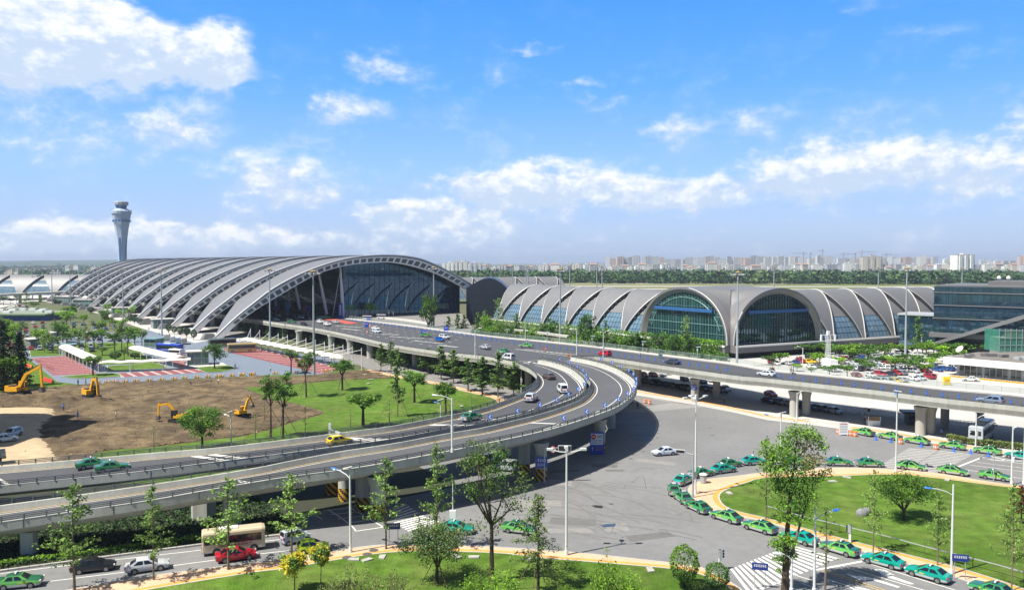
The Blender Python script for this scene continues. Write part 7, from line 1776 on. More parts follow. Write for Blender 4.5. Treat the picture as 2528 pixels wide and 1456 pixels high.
# --- right car park
cols = (WH, SI, WH, SI, DK, GR, RD, BL)
ROW = []
for x, y, c in ((1800, 735, WH), (1955, 738, GR), (2080, 748, SI), (2210, 765, SI), (2330, 750, YE), (2440, 732, SI), (1620, 642, RD), (1880, 645, WH), (2050, 632, RD), (2140, 628, DK), (2250, 622, DK), (2380, 602, RD), (2455, 604, SI), (1600, 522, SI), (1720, 505, SI), (1860, 484, WH), (1985, 484, BL), (2065, 464, WH), (2165, 455, RD), (1580, 424, SI), (1680, 418, RD), (1785, 413, BL), (1950, 404, SI), (2100, 398, GR), (2190, 392, RD), (1190, 348, SI), (1290, 348, WH), (1400, 338, RD), (1480, 332, WH), (1700, 314, BL), (1800, 322, SI), (1880, 303, SI), (1985, 293, SI), (2080, 288, WH), (2230, 268, SI), (2330, 262, SI), (2420, 252, DK), (480, 404, BL), (585, 384, RD), (700, 393, YE), (805, 384, YE), (350, 422, SI), (130, 424, WH), (60, 404, RD), (770, 484, WH), (865, 474, GR), (560, 333, WH), (735, 312, DK), (1340, 250, DK), (1450, 262, GR), (1500, 520, SI)):
 ROW.append(('e', x, y, c))
for x, y, c in ((1440, 548, WH), (1512, 542, SI), (1592, 530, RD), (1560, 472, RD), (1672, 455, BL), (1735, 447, BL), (1795, 453, BL), (1842, 442, SI), (1440, 468, SI), (1385, 462, SI), (1320, 492, GR), (1282, 492, RD), (1040, 332, SI), (1092, 322, SI), (1152, 314, WH), (1212, 312, SI), (1300, 292, DK), (1372, 297, SI), (1425, 302, WH), (1482, 302, SI), (1520, 335, SI), (1560, 340, WH), (1350, 440, WH), (1490, 420, GR), (1640, 420, GR)):
 ROW.append(('K', x, y, c))
for x0, x1, y, st in ((1260, 2460, 300, 95), (1560, 2480, 420, 92), (1640, 2480, 520, 100), (1240, 1560, 400, 90)):
 for x in range(x0, x1, st):
  if rnd.random() < .75: ROW.append(('e', x + rnd.uniform(-12, 12), y + rnd.uniform(-10, 14) - (x - x0) * .035, rnd.choice((WH, SI, WH, SI, GR, DK, SI))))
hd = math.atan2(*(lambda d: (d.y, d.x))(G('e', 1830, 528) - G('e', 1610, 480)))
for i, (c, x, y, col) in enumerate(ROW):
 k = ('sedan', 'sedan', 'hatch', 'suv', 'sedan')[i % 5]
 vehicle(k, G(c, x, y, .065), hd + (math.pi if i % 4 == 1 else 0) + rnd.uniform(-.06, .06), col, '%s %s parked in the crowded right hand car park' % (CN_[col], NAMES[k]), 'cars in the right car park', far=True, name='parked_car', cat='car')
p = G('K', 2000, 553, .065); vehicle('sedan', p, 2.75, WH, 'white saloon standing alone in front of the white pavilion')
UR = [('I', 1490, 326, WH), ('I', 1630, 344, RD), ('I', 1720, 340, RD), ('I', 1800, 334, SI), ('I', 1852, 316, BL), ('I', 2030, 382, DK), ('I', 2200, 405, DK), ('I', 2282, 390, SI), ('I', 2232, 478, GR), ('I', 2300, 492, SI), ('I', 2435, 478, WH), ('I', 2395, 498, GR), ('K', 30, 700, RD)] + [('I', 1625 + k * 70, 398 + k * 13, (GR, SI, DK, BL, GR, DK)[k % 6]) for k in range(7)] + [('K', 10 + k * 108, 768 + k * 17, (DK, GR, SI, DK, BL, GR, SI)[k]) for k in range(7)]
for i, (c, x, y, col) in enumerate(UR):
 k = ('sedan', 'hatch', 'sedan', 'suv')[i % 4]; sh = i > 12
 vehicle(k, G(c, x, y, .065), hd + (.15 if sh else 0), col, '%s %s parked %s' % (CN_[col], NAMES[k], 'in the shaded row beneath the straight ramp' if sh else 'in the open yard seen under the straight ramp'), 'cars parked under the straight ramp', far=True, name='parked_car', cat='car')
# --- left car park
n = 0
for j in range(8):
 for i in range(13):
  x, y = 6 + i * 25 + j * 3 + rnd.uniform(-3, 3), 797 + j * 9.2 + i * .8
  if rnd.random() < .1 or (x > 270 and y > 850): continue
  col = rnd.choice(cols); k = rnd.choice(('sedan', 'hatch', 'suv', 'sedan', 'van')); n += 1
  vehicle(k, G('m', x, y, .05), 2.1 + rnd.choice((0, math.pi)) + rnd.uniform(-.08, .08), col, '%s %s among the tightly parked cars left of the hall' % (CN_[col], NAMES[k]), 'cars in the left car park', far=True, name='parked_car', cat='car')
for x, y, col in ((300, 1020, DK), (340, 1032, RD), (390, 1045, WH), (430, 1052, SI), (460, 1060, DK)): vehicle('sedan', G('a', x, y, .05), 2.2, col, '%s car in the short row above the green roofed station' % CN_[col], 'cars above the station', far=True, name='parked_car', cat='car')
for i, (c, xr, yr, xf, yf, k, col, lab) in enumerate((('E', 118, 1148, 15, 1160, 'hatch', (.60, .64, .66), 'white hatchback on the haul track in the shade'), ('E', 190, 1090, 118, 1112, 'suv', (.50, .55, .60), 'pale grey estate parked behind the white hatchback'))):
 p, rz = on(c, xr, yr, xf, yf, .62); vehicle(k, p, rz + (math.pi if i == 0 else 0), col, lab)
# --- construction plant
EXY = M('plant_yellow', (.74, .36, .008), .45, var=.1, scale=.8, obj=True, coat=.2); EXD = M('plant_dark', (.03, .03, .03), .6); BKT = M('bucket_steel', (.16, .14, .12), .6, metal=.3, var=.2, scale=2, obj=True)
def excavator(loc, rz, s, j, label, sw=0.0, cabm=EXY, house=EXY):
 root = thing('excavator', label, 'excavator', loc, rz)
 S = lambda *p: Vector(p) * s
 for sd in (-1, 1):
  mb = MB(); P = [(-1.6, .0), (-1.9, .35), (-1.6, .8), (1.6, .8), (1.9, .35), (1.6, .0)]
  r0 = [S(x, sd * 1.15 - .28, z) for x, z in P]; r1 = [S(x, sd * 1.15 + .28, z) for x, z in P]; mb.grid([r0, r1], EXD, True); mb.poly(r0, EXD); mb.poly(r1[::-1], EXD)
  for k in range(12): mb.box(S(-1.5 + k * .27, sd * 1.15, .82), S(.12, .62, .06), EXD)
  mb.build('track', root)
 mb = MB(); mb.box(S(0, 0, .75), S(1.6, 1.7, .5), EXD); mb.build('undercarriage', root)
 mb = MB(); c, si = math.cos(sw), math.sin(sw)
 def Rw(p): return Vector((p.x * c - p.y * si, p.x * si + p.y * c, p.z))
 def rb(name, parent, boxes, mat, taper=1.0):
  m_ = MB()
  for cc, sz in boxes: m_.box(S(*cc), S(*sz), mat, 0, taper)
  m_.v = [tuple(Rw(Vector(v))) for v in m_.v]; return m_.build(name, parent)
 hs = rb('house', root, [((-.9, 0, 1.55), (2.7, 2.5, .95)), ((-1.9, 0, 1.65), (.9, 2.5, 1.15))], house, .95); rb('engine_cover', hs, [((-1.3, -.1, 2.12), (1.5, 1.6, .25))], EXD)
 cb = rb('cab', root, [((.35, .75, 2.0), (1.5, .95, 1.9))], cabm, .9); rb('window', cb, [((.36, .75, 2.25), (1.53, .70, 1.0)), ((.36, .75, 2.25), (1.1, .985, 1.0))], GLAS, .93); rb('roof', cb, [((.35, .75, 2.98), (1.4, .9, .08))], cabm)
 pts = [S(x, -.25, z) for x, z in j]
 def arm(name, P, w, hh, mat):
  m_ = MB()
  for (a, b, h0) in P: m_.beam(a, b, w * s, h0 * s, mat)
  m_.v = [tuple(Rw(Vector(v))) for v in m_.v]; return m_.build(name, root)
 bm = arm('boom', [(pts[0], pts[1], .62), (pts[1], pts[2], .5)], .42, .5, EXY); arm('stick', [(pts[2] + (pts[2] - pts[3]).normalized() * .5 * s, pts[3], .40)], .34, .4, EXY)
 m_ = MB()
 for a, b in ((pts[0].lerp(pts[1], .1) + S(.6, 0, -.3), pts[0].lerp(pts[1], .85)), (pts[1].lerp(pts[2], .1) + S(0, 0, .45), pts[2] + S(0, 0, .5))): m_.beam(a, b, .14 * s, .14 * s, EXD)
 m_.v = [tuple(Rw(Vector(v))) for v in m_.v]; m_.build('hydraulic_ram', root)
 m_ = MB(); e = pts[3]; rows = []
 for y in (-.55, .55): rows.append([e + S(x, y + .0, z) for x, z in ((.05, .15), (-.35, -.1), (-.55, -.55), (-.3, -.95), (.25, -1.0), (.45, -.75), (.25, -.45))])
 m_.grid(rows, BKT, True); m_.poly(rows[0], BKT); m_.poly(rows[1][::-1], BKT); m_.v = [tuple(Rw(Vector(v))) for v in m_.v]; m_.build('bucket', root)
 return root
def dh(p): p = Vector(p); p.z = dirt_height(p.x, p.y) + .15; return p
excavator(dh(G('E', 190, 738)), -.12, 1.18, ((.3, 1.9), (1.9, 4.6), (5.2, 6.3), (5.5, 1.9)), 'large yellow excavator reaching right at the top left of the site')
excavator(dh(G('E', 905, 748)), -.75, 1.15, ((.3, 1.9), (1.7, 4.4), (3.8, 4.6), (4.3, 1.2)), 'yellow excavator with its bucket down on the earth bank, turned to the viewer', cabm=EXD)
excavator(dh(G('E', 1748, 965)), math.pi - .08, .84, ((.3, 1.9), (2.2, 4.5), (4.9, 4.1), (5.2, 1.3)), 'small excavator with dark cab, arm stretched left', cabm=EXD)
excavator(dh(G('E', 2400, 920)), .95, .72, ((.3, 1.9), (1.5, 4.9), (2.3, 5.6), (3.2, 3.4)), 'small yellow excavator with raised arm at the right of the site')
def dump_truck():
 p, rz = on('E', 30, 1368, -260, 1402, .62); root = thing('dump_truck', 'grey tipper truck cut by the left edge on the haul track', 'truck', p + Vector((-.6, 0, 0)), rz)
 TB = M('tipper_grey', (.22, .23, .24), .7, var=.2, scale=1, obj=True)
 mb = MB(); mb.box((-.8, 0, 1.1), (4.2, 2.2, .12), TB)
 for y in (-1.1, 1.1): mb.box((-.8, y, 1.6), (4.2, .08, .95), TB)
 for x in (-2.9, 1.3): mb.box((x, 0, 1.6), (.08, 2.2, .95), TB)
 mb.build('cargo_bed', root)
 mb = MB();
 for y in (-1.16, 1.16):
  for k in range(6): mb.box((-2.6 + k * .72, y, 1.6), (.5, .03, .5), M('tipper_panel', (.33, .38, .46), .7))
 mb.build('side_panels', root)
 mb = MB(); mb.box((0, 0, .85), (6, .8, .25), EXD); mb.build('frame', root)
 mb = MB(); mb.box((2.3, 0, 1.6), (1.5, 2.1, 1.7), M('truck_cab', (.05, .12, .28), .4, coat=.4), 0, .93); cb = mb.build('cab', root); mb = MB(); mb.box((2.4, 0, 2.0), (1.42, 2.02, .6), GLAS); mb.build('window', cb)
 for x in (-1.9, 1.9):
  for y in (-.95, .95):
   mb = MB(); r = .48; rg = lambda rad, yy: [(x + rad * math.cos(2 * math.pi * q / 14), yy, r + rad * math.sin(2 * math.pi * q / 14)) for q in range(14)]
   mb.grid([rg(r, y - .2), rg(r, y + .2)], TYRE, True); mb.poly(rg(r, y - .2), TYRE); mb.poly(rg(r, y + .2)[::-1], TYRE); w = mb.build('wheel', root); mb = MB(); mb.poly(rg(r * .5, y + (.21 if y > 0 else -.21)), RIM); mb.build('rim', w)
dump_truck()
def mast_truck():
 p = G('K', 620, 452, .065); root = thing('mast_truck', 'white box truck carrying a lattice radio mast in the car park', 'truck', p, hd)
 mb = MB(); mb.box((-.5, 0, 2.2), (5.2, 2.4, 2.9), WHS); mb.build('box_body', root)
 mb = MB(); mb.box((3.0, 0, 1.5), (1.6, 2.2, 2.0), WHS, 0, .9); cb = mb.build('cab', root); mb = MB(); mb.box((3.1, 0, 1.9), (1.5, 2.1, .7), GLAS); mb.build('window', cb)
 for x in (-2, 2.6):
  for y in (-1.1, 1.1): mb = MB(); mb.tube([(x, y - .15, .45), (x, y + .15, .45)], .45, TYRE, 14); mb.build('wheel', root)
 q = G('K', 570, 372, 0) ; h = AT('K', 575, 78, p.y).z
 mb = MB(); W2 = .55; L_ = [(-1.6 + a * W2, b * W2) for a, b in ((-1, -1), (1, -1), (1, 1), (-1, 1))]; z = 3.7; n = 11; st = (h - 1.0 - z) / n
 for k in range(n):
  z0, z1 = z + k * st, z + (k + 1) * st
  for i in range(4):
   a, b = L_[i], L_[(i + 1) % 4]; mb.beam((*a, z0), (*a, z1), .1, .1, WHITEM); mb.beam((*a, z0), (*b, z1), .06, .06, WHITEM); mb.beam((*a, z1), (*b, z1), .06, .06, WHITEM)
 mb.build('lattice_mast', root)
 mb = MB(); mb.beam((-1.6, -2.4, h - .8), (-1.6, 2.4, h - .8), .2, .2, WHITEM); mb.box((-1.6, -2.4, h - 1.8), (.5, .4, 2), WHITEM); mb.box((-1.6, 2.4, h - 1.8), (.5, .4, 2), WHITEM); mb.box((-1.6, 0, h - .2), (.8, .8, 1.2), WHITEM); mb.build('antenna_head', root)
mast_truck()
for i, (x, y) in enumerate(((1265, 795), (1405, 782))):
 root = thing('electric_cart', ('open white electric cart at the terrace edge, left one', 'open white electric cart at the terrace edge, right one')[i], 'cart', G('B', x, y, 6.66), -.25, 'electric carts on the terrace')
 mb = MB(); mb.box((0, 0, .55), (4.6, 1.5, .5), WHS); mb.build('chassis', root); mb = MB(); mb.box((-.2, 0, 2.0), (4.6, 1.6, .12), WHS); mb.build('roof', root)
 mb = MB()
 for k in range(4): mb.box((-1.5 + k, 0, .95), (.5, 1.3, .5), GREYM)
 mb.build('seats', root)
 for x_ in (-2.2, 1.9):
  for y_ in (-.7, .7): mb = MB(); mb.beam((x_, y_, .7), (x_, y_, 2), .06, .06, GREYM); mb.build('post', root); mb = MB(); mb.tube([(x_ * .7, y_ - .1, .3), (x_ * .7, y_ + .1, .3)], .3, TYRE, 12); mb.build('wheel', root)
# ---------------------------------------------------------------- lamps, signs, small furniture
POLE = M('pole_white', (.66, .68, .69), .4, metal=.1); POLEG = M('pole_grey', (.40, .44, .47), .45, metal=.3); LBLU = M('lamp_blue', (.03, .20, .62), .35, coat=.4); SOL = M('solar_cell', (.03, .04, .06), .15, spec=.8); GLOW = M('lamp_glass', (.72, .72, .66), .3)
ORG = M('orange_plastic', (.72, .17, .02), .5); BLP = M('post_blue', (.02, .14, .62), .45)
def mbp(name, parent, fn, smooth=False):
 mb = MB(); fn(mb); return mb.build(name, parent, smooth=smooth)
def pole(root, h, r0, r1, mat=POLE, base=True):
 def f(m):
  m.tube([(0, 0, 0), (0, 0, h)], [r0, r1], mat, 10)
  if base: m.tube([(0, 0, 0), (0, 0, .5)], [r0 * 1.5, r0 * 1.4], mat, 10)
 return mbp('pole', root, f, True)
def plaza_lamp(code, x, yb, yt, label, rz=0.0, z=.15):
 b = G(code, x, yb, z); h = height(code, x, yb, yt, z); r = thing('street_lamp', label, 'street lamp', b, rz, 'white plaza lamps with flood heads'); pole(r, h, .17, .10)
 for k, a in enumerate((0.1, math.pi - .1, math.pi / 2)):
  c, s = math.cos(a), math.sin(a); L_ = 1.7 if k < 2 else .9
  mbp('arm', r, lambda m: m.tube([(0, 0, h - .1), (c * L_ * .5, s * L_ * .5, h - .05), (c * L_, s * L_, h + .15)], .06, POLE, 6), True)
  hd_ = mbp('lamp_head', r, lambda m: m.box((c * (L_ + .25), s * (L_ + .25), h + .22), (.7, .42, .22), POLE, a)); mbp('lens', hd_, lambda m: m.box((c * (L_ + .25), s * (L_ + .25), h + .095), (.55, .32, .04), GLOW, a))
 mbp('top_box', r, lambda m: m.box((0, 0, h + .3), (.3, .3, .6), POLE))
 return r
plaza_lamp('J', 865, 1105, 90, 'white lamp post with three flood heads standing in the near pavement'); plaza_lamp('J', 2136, 505, -430, 'white lamp post with spread heads at the island tip', .5)
def arm_lamp(code, x, yb, yt, label, rz, blue=True, solar=False, z=.15, L_=2.2, box=False, grp=None, curved=True, up=.7):
 b = G(code, x, yb, z); h = height(code, x, yb, yt, z); r = thing('street_lamp', label, 'street lamp', b, rz, grp); pole(r, h, .15, .09)
 s = h - (1.2 if curved else .35)
 mbp('arm', r, lambda m: m.tube([(0, 0, s), (L_ * .3, 0, s + up * .55), (L_ * .75, 0, s + up * .95), (L_, 0, s + up)], .055, POLE, 6), True)
 hd_ = mbp('lamp_head', r, lambda m: m.lathe([(.03, -.5), (.16, -.3), (.2, .1), (.12, .42), (.02, .5)], LBLU if blue else POLE, 8), True)
 hd_.location = (L_ + .4, 0, s + up + .05); hd_.rotation_euler = (0, math.pi / 2 - .12, 0); hd_.scale = (.55, 1.35, 1)
 mbp('lens', hd_, lambda m: m.box((.17, 0, 0), (.08, .2, .55), GLOW))
 if solar:
  p = mbp('solar_panel', r, lambda m: m.box((0, 0, 0), (1.5, 1.0, .07), SOL)); p.location = (-.15, 0, h + .15); p.rotation_euler = (.15, .30, 0)
  mbp('panel_frame', p, lambda m: [m.box((0, y, 0), (1.56, .06, .11), POLE) for y in (-.52, .52)] + [m.box((x_, 0, 0), (.06, 1.0, .11), POLE) for x_ in (-.76, .76)])
 if box: mbp('control_box', r, lambda m: m.box((.0, -.18, h * .42), (.4, .3, .8), POLE))
 return r
arm_lamp('H', 1097, 1078, 255, 'white solar lamp post with bright blue head in front of the ramp columns', 2.55, True, True)
arm_lamp('L', 1812, 1288, 415, 'tall white lamp post with blue head on the right part of the island', math.pi - .1, True, z=.2); arm_lamp('L', 460, 1480, 650, 'white lamp post with blue head by the near zebra crossing', .35, True)
arm_lamp('K', 130, 1195, 870, 'white solar lamp with blue head behind the tall leaning tree', 2.7, True, True, box=False); arm_lamp('L', 1264, 290, -490, 'tall white solar lamp on the far pavement of the island', 1.2, True, True, L_=1.2)
arm_lamp('L', 2405, 410, -170, 'white pole with control box at the far right end of the island', .8, False, box=True, L_=1.0); arm_lamp('L', 2523, 412, -140, 'white pole cut by the right edge', .8, False)
arm_lamp('K', 2050, 1222, 870, 'white lamp pole with box behind the far taxi row', .3, False, box=True, L_=1.6); arm_lamp('K', 288, 936, 668, 'white lamp with short arm in front of the double column of the straight ramp', .2, False, L_=1.5, curved=False)
arm_lamp('E', 2280, 1196, 862, 'pale solar lamp at the edge of the building site', math.pi - .4, False, True, L_=1.0); arm_lamp('G', 1985, 750, 575, 'small lamp with blue head on the lawn inside the ramp', 2.8, True, True, L_=.8)
arm_lamp('G', 2098, 1085, 550, 'white lamp fixed to the near parapet of the outer ramp', math.pi, False, z=7.9, box=True, L_=1.9, curved=False); arm_lamp('I', 420, 500, 215, 'white lamp with arm beside the inner edge of the ramp bend', .2, False, box=True, L_=1.9, curved=False)
arm_lamp('B', 2325, 1165, 890, 'white lamp on the near parapet of the deck', .5, False, z=7.6, box=True, L_=1.2, curved=False); arm_lamp('C', 967, 1160, 900, 'white lamp at the concrete wedge between deck and ramp', math.pi, False, z=7.4, box=True, L_=1.3, curved=False); arm_lamp('C', 1228, 1165, 915, 'white lamp at the start of the straight ramp parapet', .4, False, z=7.9, box=True, L_=1.2, curved=False)
for c, x, yb, yt in (('C', 460, 1000, 875), ('K', 345, 440, 225), ('L', 235, 1480, 1130), ('D', 1075, 1080, 985), ('D', 1515, 1085, 960)): arm_lamp(c, x, yb, yt, {'C': 'short white lamp by the glass fence at the left', 'K': 'white lamp pole among the cars left of the mast truck', 'L': 'white post with box standing at the zebra crossing', 'D': 'white lamp by the plinth behind the car park' if x < 1200 else 'white lamp near the dark glass link'}[c], math.pi, False, L_=1.1, z=7.3 if c == 'C' else .1, curved=False)
for i, (x, y) in enumerate(((282, 992), (676, 1018), (1120, 1068), (1619, 1128), (2157, 1190))):
 r = thing('garden_lamp', 'short lantern with tilted solar panel behind the glass fence', 'lamp', G('C', x, y, 7.3), .4, 'solar lanterns along the glass fence'); pole(r, 2.9, .07, .06, POLEG)
 mbp('lantern', r, lambda m: m.lathe([(.16, 2.5), (.2, 2.6), (.2, 3.1), (.14, 3.25)], WHS, 8), True); p = mbp('solar_panel', r, lambda m: m.box((0, 0, 3.7), (1.3, .8, .06), POLEG)); p.rotation_euler = (.12, 0, 0)
for x, y in ((1475, 770), (1518, 780), (1815, 800), (1758, 815), (2018, 880), (2312, 930), (1145, 765)):
 r = thing('garden_lamp', 'short lantern with solar panel on the terrace before the dark glass front', 'lamp', G('B', x, y, 6.7), .4, 'solar lanterns on the terrace'); pole(r, 2.3, .07, .06, POLEG); mbp('lantern', r, lambda m: m.lathe([(.16, 2.1), (.2, 2.2), (.2, 2.6), (.14, 2.75)], WHS, 8), True); mbp('solar_panel', r, lambda m: m.box((0, 0, 3.1), (1.2, .7, .06), POLEG))
def mast(base, h, label, far=False, grp='high floodlight masts'):
 r = thing('light_mast', label, 'light mast', base, random.uniform(0, 1), grp); k = 1.0 if not far else 1.4
 mbp('pole', r, lambda m: m.tube([(0, 0, 0), (0, 0, h)], [.42 * k, .2 * k], POLEG, 10), True)
 mbp('head_frame', r, lambda m: m.lathe([(.3, h - .2), (1.1, h), (1.1, h + .15), (.3, h + .5)], M('mast_head', (.28, .20, .08), .6), 10))
 for q in range(8):
  a = q * math.pi / 4; mbp('floodlight', r, lambda m: (m.box((1.9 * math.cos(a), 1.9 * math.sin(a), h - .55), (1.0, .8, .45), GREYM, a), m.beam((.3 * math.cos(a), .3 * math.sin(a), h - .1), (1.6 * math.cos(a), 1.6 * math.sin(a), h - .4), .1, .1, GREYM)))
for c, x, yb, yt, lab in (('B', 738, 1337, 318, 'high grey floodlight mast nearest on the lawn before the hall'), ('B', 305, 1005, 300, 'high floodlight mast behind the dome canopy'), ('A', 1597, 1450, 810, 'high floodlight mast on the forecourt in front of the nearest arch legs'), ('A', 1216, 1300, 800, 'high floodlight mast second from right before the arch legs'), ('A', 980, 1190, 785, 'high floodlight mast third from right before the arch legs'), ('A', 697, 1205, 775, 'high floodlight mast before the farthest arch legs'), ('A', 516, 1155, 770, 'high floodlight mast just left of the hall end'), ('A', 322, 1100, 768, 'high floodlight mast at the far left'),
  ('D', 1357, 1172, 288, 'high floodlight mast in the right car park')): b = G(c, x, yb, .1); mast(b, height(c, x, yb, yt, .1), lab)
for c, x, yt, Y, lab in (('B', 1915, 280, 338, 'high floodlight mast in front of the dark glass front'), ('C', 805, 300, 292, 'high floodlight mast before the left vaulted pier'), ('c', 1930, 330, 255, 'high floodlight mast in front of the twin glass arches')):
 t = AT(c, x, yt, Y); mast(Vector((t.x, Y, .1)), t.z, lab)
for c, x, yt, Y in (('C', 1165, 255, 600), ('C', 1217, 270, 560), ('C', 487, 270, 560), ('C', 470, 272, 640), ('C', 333, 262, 620), ('C', 897, 268, 640), ('D', 65, 275, 560), ('D', 1095, 280, 600), ('D', 1920, 283, 600)):
 t = AT(c, x, yt, Y); mast(Vector((t.x, Y, .1)), t.z, 'distant floodlight mast on the apron behind the piers', True, 'apron floodlight masts')
# --- blue guide posts
CONES = [('B', x, 800 + (x - 1083) * .1318) for x in (1083, 1115, 1150, 1210, 1258, 1300, 1333, 1365, 1398, 1432, 1467, 1502, 1537, 1573, 1610, 1648, 1687, 1727, 1767, 1805, 1845, 1887, 1930, 1973, 2020, 2055, 2102, 2145, 2193, 2238, 2285, 2335, 2385, 2430, 2487)]
CONES += [('C', x, y) for x, y in ((25, 982), (75, 990), (125, 997), (172, 1004), (227, 1010), (285, 1016), (345, 1023), (405, 1031), (470, 1038), (537, 1046), (600, 1053), (667, 1060), (735, 1068), (803, 1076), (870, 1083), (940, 1092), (1013, 1100), (1080, 1108), (1152, 1118), (1365, 1145), (1440, 1155), (1508, 1165), (1590, 1174), (1665, 1184), (1742, 1196), (1823, 1208), (1993, 1228), (2077, 1239), (2167, 1251), (2257, 1265), (2355, 1277), (2447, 1290))]
CONES += [('K', x, y) for x, y in ((122, 514), (238, 530), (355, 545), (478, 560), (596, 576), (725, 591), (857, 606), (988, 621), (1128, 637), (1268, 654), (1415, 671), (1567, 688), (1722, 706), (1888, 723), (2055, 743), (2235, 758), (2400, 775))]
cm = MB(); cm.box((0, 0, .06), (.62, .62, .12), BLP); cm.lathe([(.27, .12), (.14, .5), (.11, 1.15), (.06, 1.2)], BLP, 8); cme = cm.data('guide_post'); cp_ = MB(); cp_.lathe([(.125, .62), (.118, .84)], WHS, 8); cpe = cp_.data('reflective_band')
for i, (c, x, y) in enumerate(CONES):
 a = px(c, x, y)[0]; z = 6.62 + max(0, min(1, (a - 851) / 481)) * .80
 o = link('guide_post', cme, None, G(c, x, y, z), None, (.85, .85, .8)); tag(o, 'blue plastic guide post standing in the row along the upper road', 'guide post', 'blue guide posts along the upper road'); link('reflective_band', cpe, o)
for x, y in ((1068, 1133), (1214, 1155), (1518, 1200), (1836, 1247), (2003, 1270), (2178, 1297), (2425, 1330)):
 o = link('guide_post', cme, None, G('K', x, y, .08), (0, 0, .3), (1, 1, .75)); tag(o, 'blue cone on the asphalt beside the far taxi row', 'cone', 'blue cones beside the far taxi row'); link('reflective_band', cpe, o)
def drum(c, x, y, lab, z=.08, s=1.0):
 r = thing('traffic_drum', lab, 'barrel', G(c, x, y, z), 0, 'orange drums and barriers on the plaza'); r.scale = (s, s, s)
 mbp('barrel', r, lambda m: m.lathe([(.40, 0), (.42, .1), (.38, .5), (.40, .9), (.30, 1.0)], ORG, 14), True)
 mbp('white_band', r, lambda m: [m.box((.41 * math.cos(a), .41 * math.sin(a), .5), (.03, .16, .42), WHS, a) for a in [k * math.pi / 4 for k in range(8)]])
drum('K', 1310, 1170, 'orange and white drum between the second and third far taxis'); drum('K', 1660, 1225, 'orange and white drum between the third and fourth far taxis'); drum('K', 820, 1090, 'orange drum just right of the white notice board'); drum('K', 862, 1098, 'orange drum touching the first far taxi'); drum('K', 700, 1072, 'orange drum left of the white notice board')
drum('B', 692, 788, 'orange drum at the kerb inside the hall mouth', 6.6); drum('B', 1292, 866, 'orange drum beside the blue sign on the deck', 6.8); drum('B', 1265, 925, 'orange drum in the middle of the deck lanes', 6.9); drum('I', 1640, 605, 'orange drum of the small barrier under the straight ramp'); drum('I', 1685, 612, 'fallen orange drum of the small barrier under the straight ramp')
# --- signs
def strokes(m, x0, x1, z0, z1, y, mat, n, seed=1):      # rows of small upright characters
 rnd = random.Random(seed); w = (x1 - x0) / n; h = z1 - z0
 for k in range(n):
  c = x0 + w * (k + .5)
  for q in range(3): m.box((c, y, z0 + h * (.15 + .35 * q)), (w * .68, .02, h * .13), mat)
  m.box((c + w * rnd.uniform(-.2, .2), y - .004, z0 + h * .5), (w * .13, .02, h * .9), mat)
def two_post_sign(c, x, yb, lab, rz, w=1.6, h=.75, H=2.6):
 r = thing('road_sign', lab, 'road sign', G(c, x, yb, .15), rz, None)
 for s in (-1, 1): mbp('post', r, lambda m: m.tube([(s * w * .32, 0, 0), (s * w * .32, 0, H)], .045, POLEG, 6))
 b = mbp('sign_panel', r, lambda m: m.box((0, -.06, H - h / 2 + .1), (w, .06, h), M('sign_navy', (.01, .035, .22), .4)))
 mbp('lettering', b, lambda m: strokes(m, -w * .4, w * .4, H - h * .58 + .1, H - h * .2 + .1, -.1, WHS, 6))
two_post_sign('H', 1522, 1012, 'dark blue sign on two thin posts at the pavement beside the zebra', .1); two_post_sign('L', 1895, 1345, 'blue sign on two posts behind the teal taxis', -.25); two_post_sign('h', 200, 1440, 'blue sign on two posts by the near zebra crossing', -.25)
def board():
 r = thing('info_board', 'tall board with red no entry disc over blue panel under the ramp', 'sign board', G('I', 1166, 1108, .08), 0); W_, H_ = 2.5, 3.9
 b = mbp('panel', r, lambda m: m.box((0, 0, .1 + H_ / 2), (W_, .14, H_), BLUES)); mbp('white_field', b, lambda m: m.box((0, -.09, H_ * .71), (W_ * .88, .04, H_ * .5), WHS))
 mbp('no_entry_disc', b, lambda m: (m.tube([(-.62, -.11, H_ * .82), (-.62, -.15, H_ * .82)], .46, M('sign_red', (.55, .01, .01), .4), 20), m.box((-.62, -.165, H_ * .82), (.62, .02, .15), WHS)))
 mbp('lettering', b, lambda m: (strokes(m, .0, 1.0, H_ * .76, H_ * .84, -.12, BLK, 4), strokes(m, .0, 1.0, H_ * .84, H_ * .91, -.12, BLK, 4, 2), strokes(m, -1.0, 1.0, H_ * .62, H_ * .69, -.12, BLUES, 8, 3), strokes(m, -1.0, 1.0, H_ * .52, H_ * .58, -.12, BLUES, 8, 4), strokes(m, -.4, 1.0, H_ * .3, H_ * .36, -.09, M('sign_orange', (.6, .25, .05), .4), 8, 5), strokes(m, -.4, 1.0, H_ * .2, H_ * .26, -.09, MATS['sign_orange'], 8, 6), m.box((-.78, -.09, H_ * .27), (.1, .03, .6), WHS), m.box((-.78, -.09, H_ * .32), (.36, .03, .1), WHS)))
 for s in (-1, 1): mbp('post', r, lambda m: m.beam((s * 1.0, .1, 0), (s * 1.0, .1, 3.8), .1, .1, POLEG))
board()
def col_sign(c, x, y, yb, w, h, lab):
 b = G(c, x, yb); p = AT(c, x, y, b.y - 1.35); r = thing('column_sign', lab, 'sign', (p.x, p.y, p.z), .05)
 pn = mbp('panel', r, lambda m: m.box((0, 0, 0), (w, .12, h), BLUES)); mbp('lettering', pn, lambda m: (strokes(m, -w * .4, w * .4, .1, h * .38, -.08, WHS, 4), strokes(m, -w * .4, w * .2, -h * .36, -.12, -.08, WHS, 6, 5)))
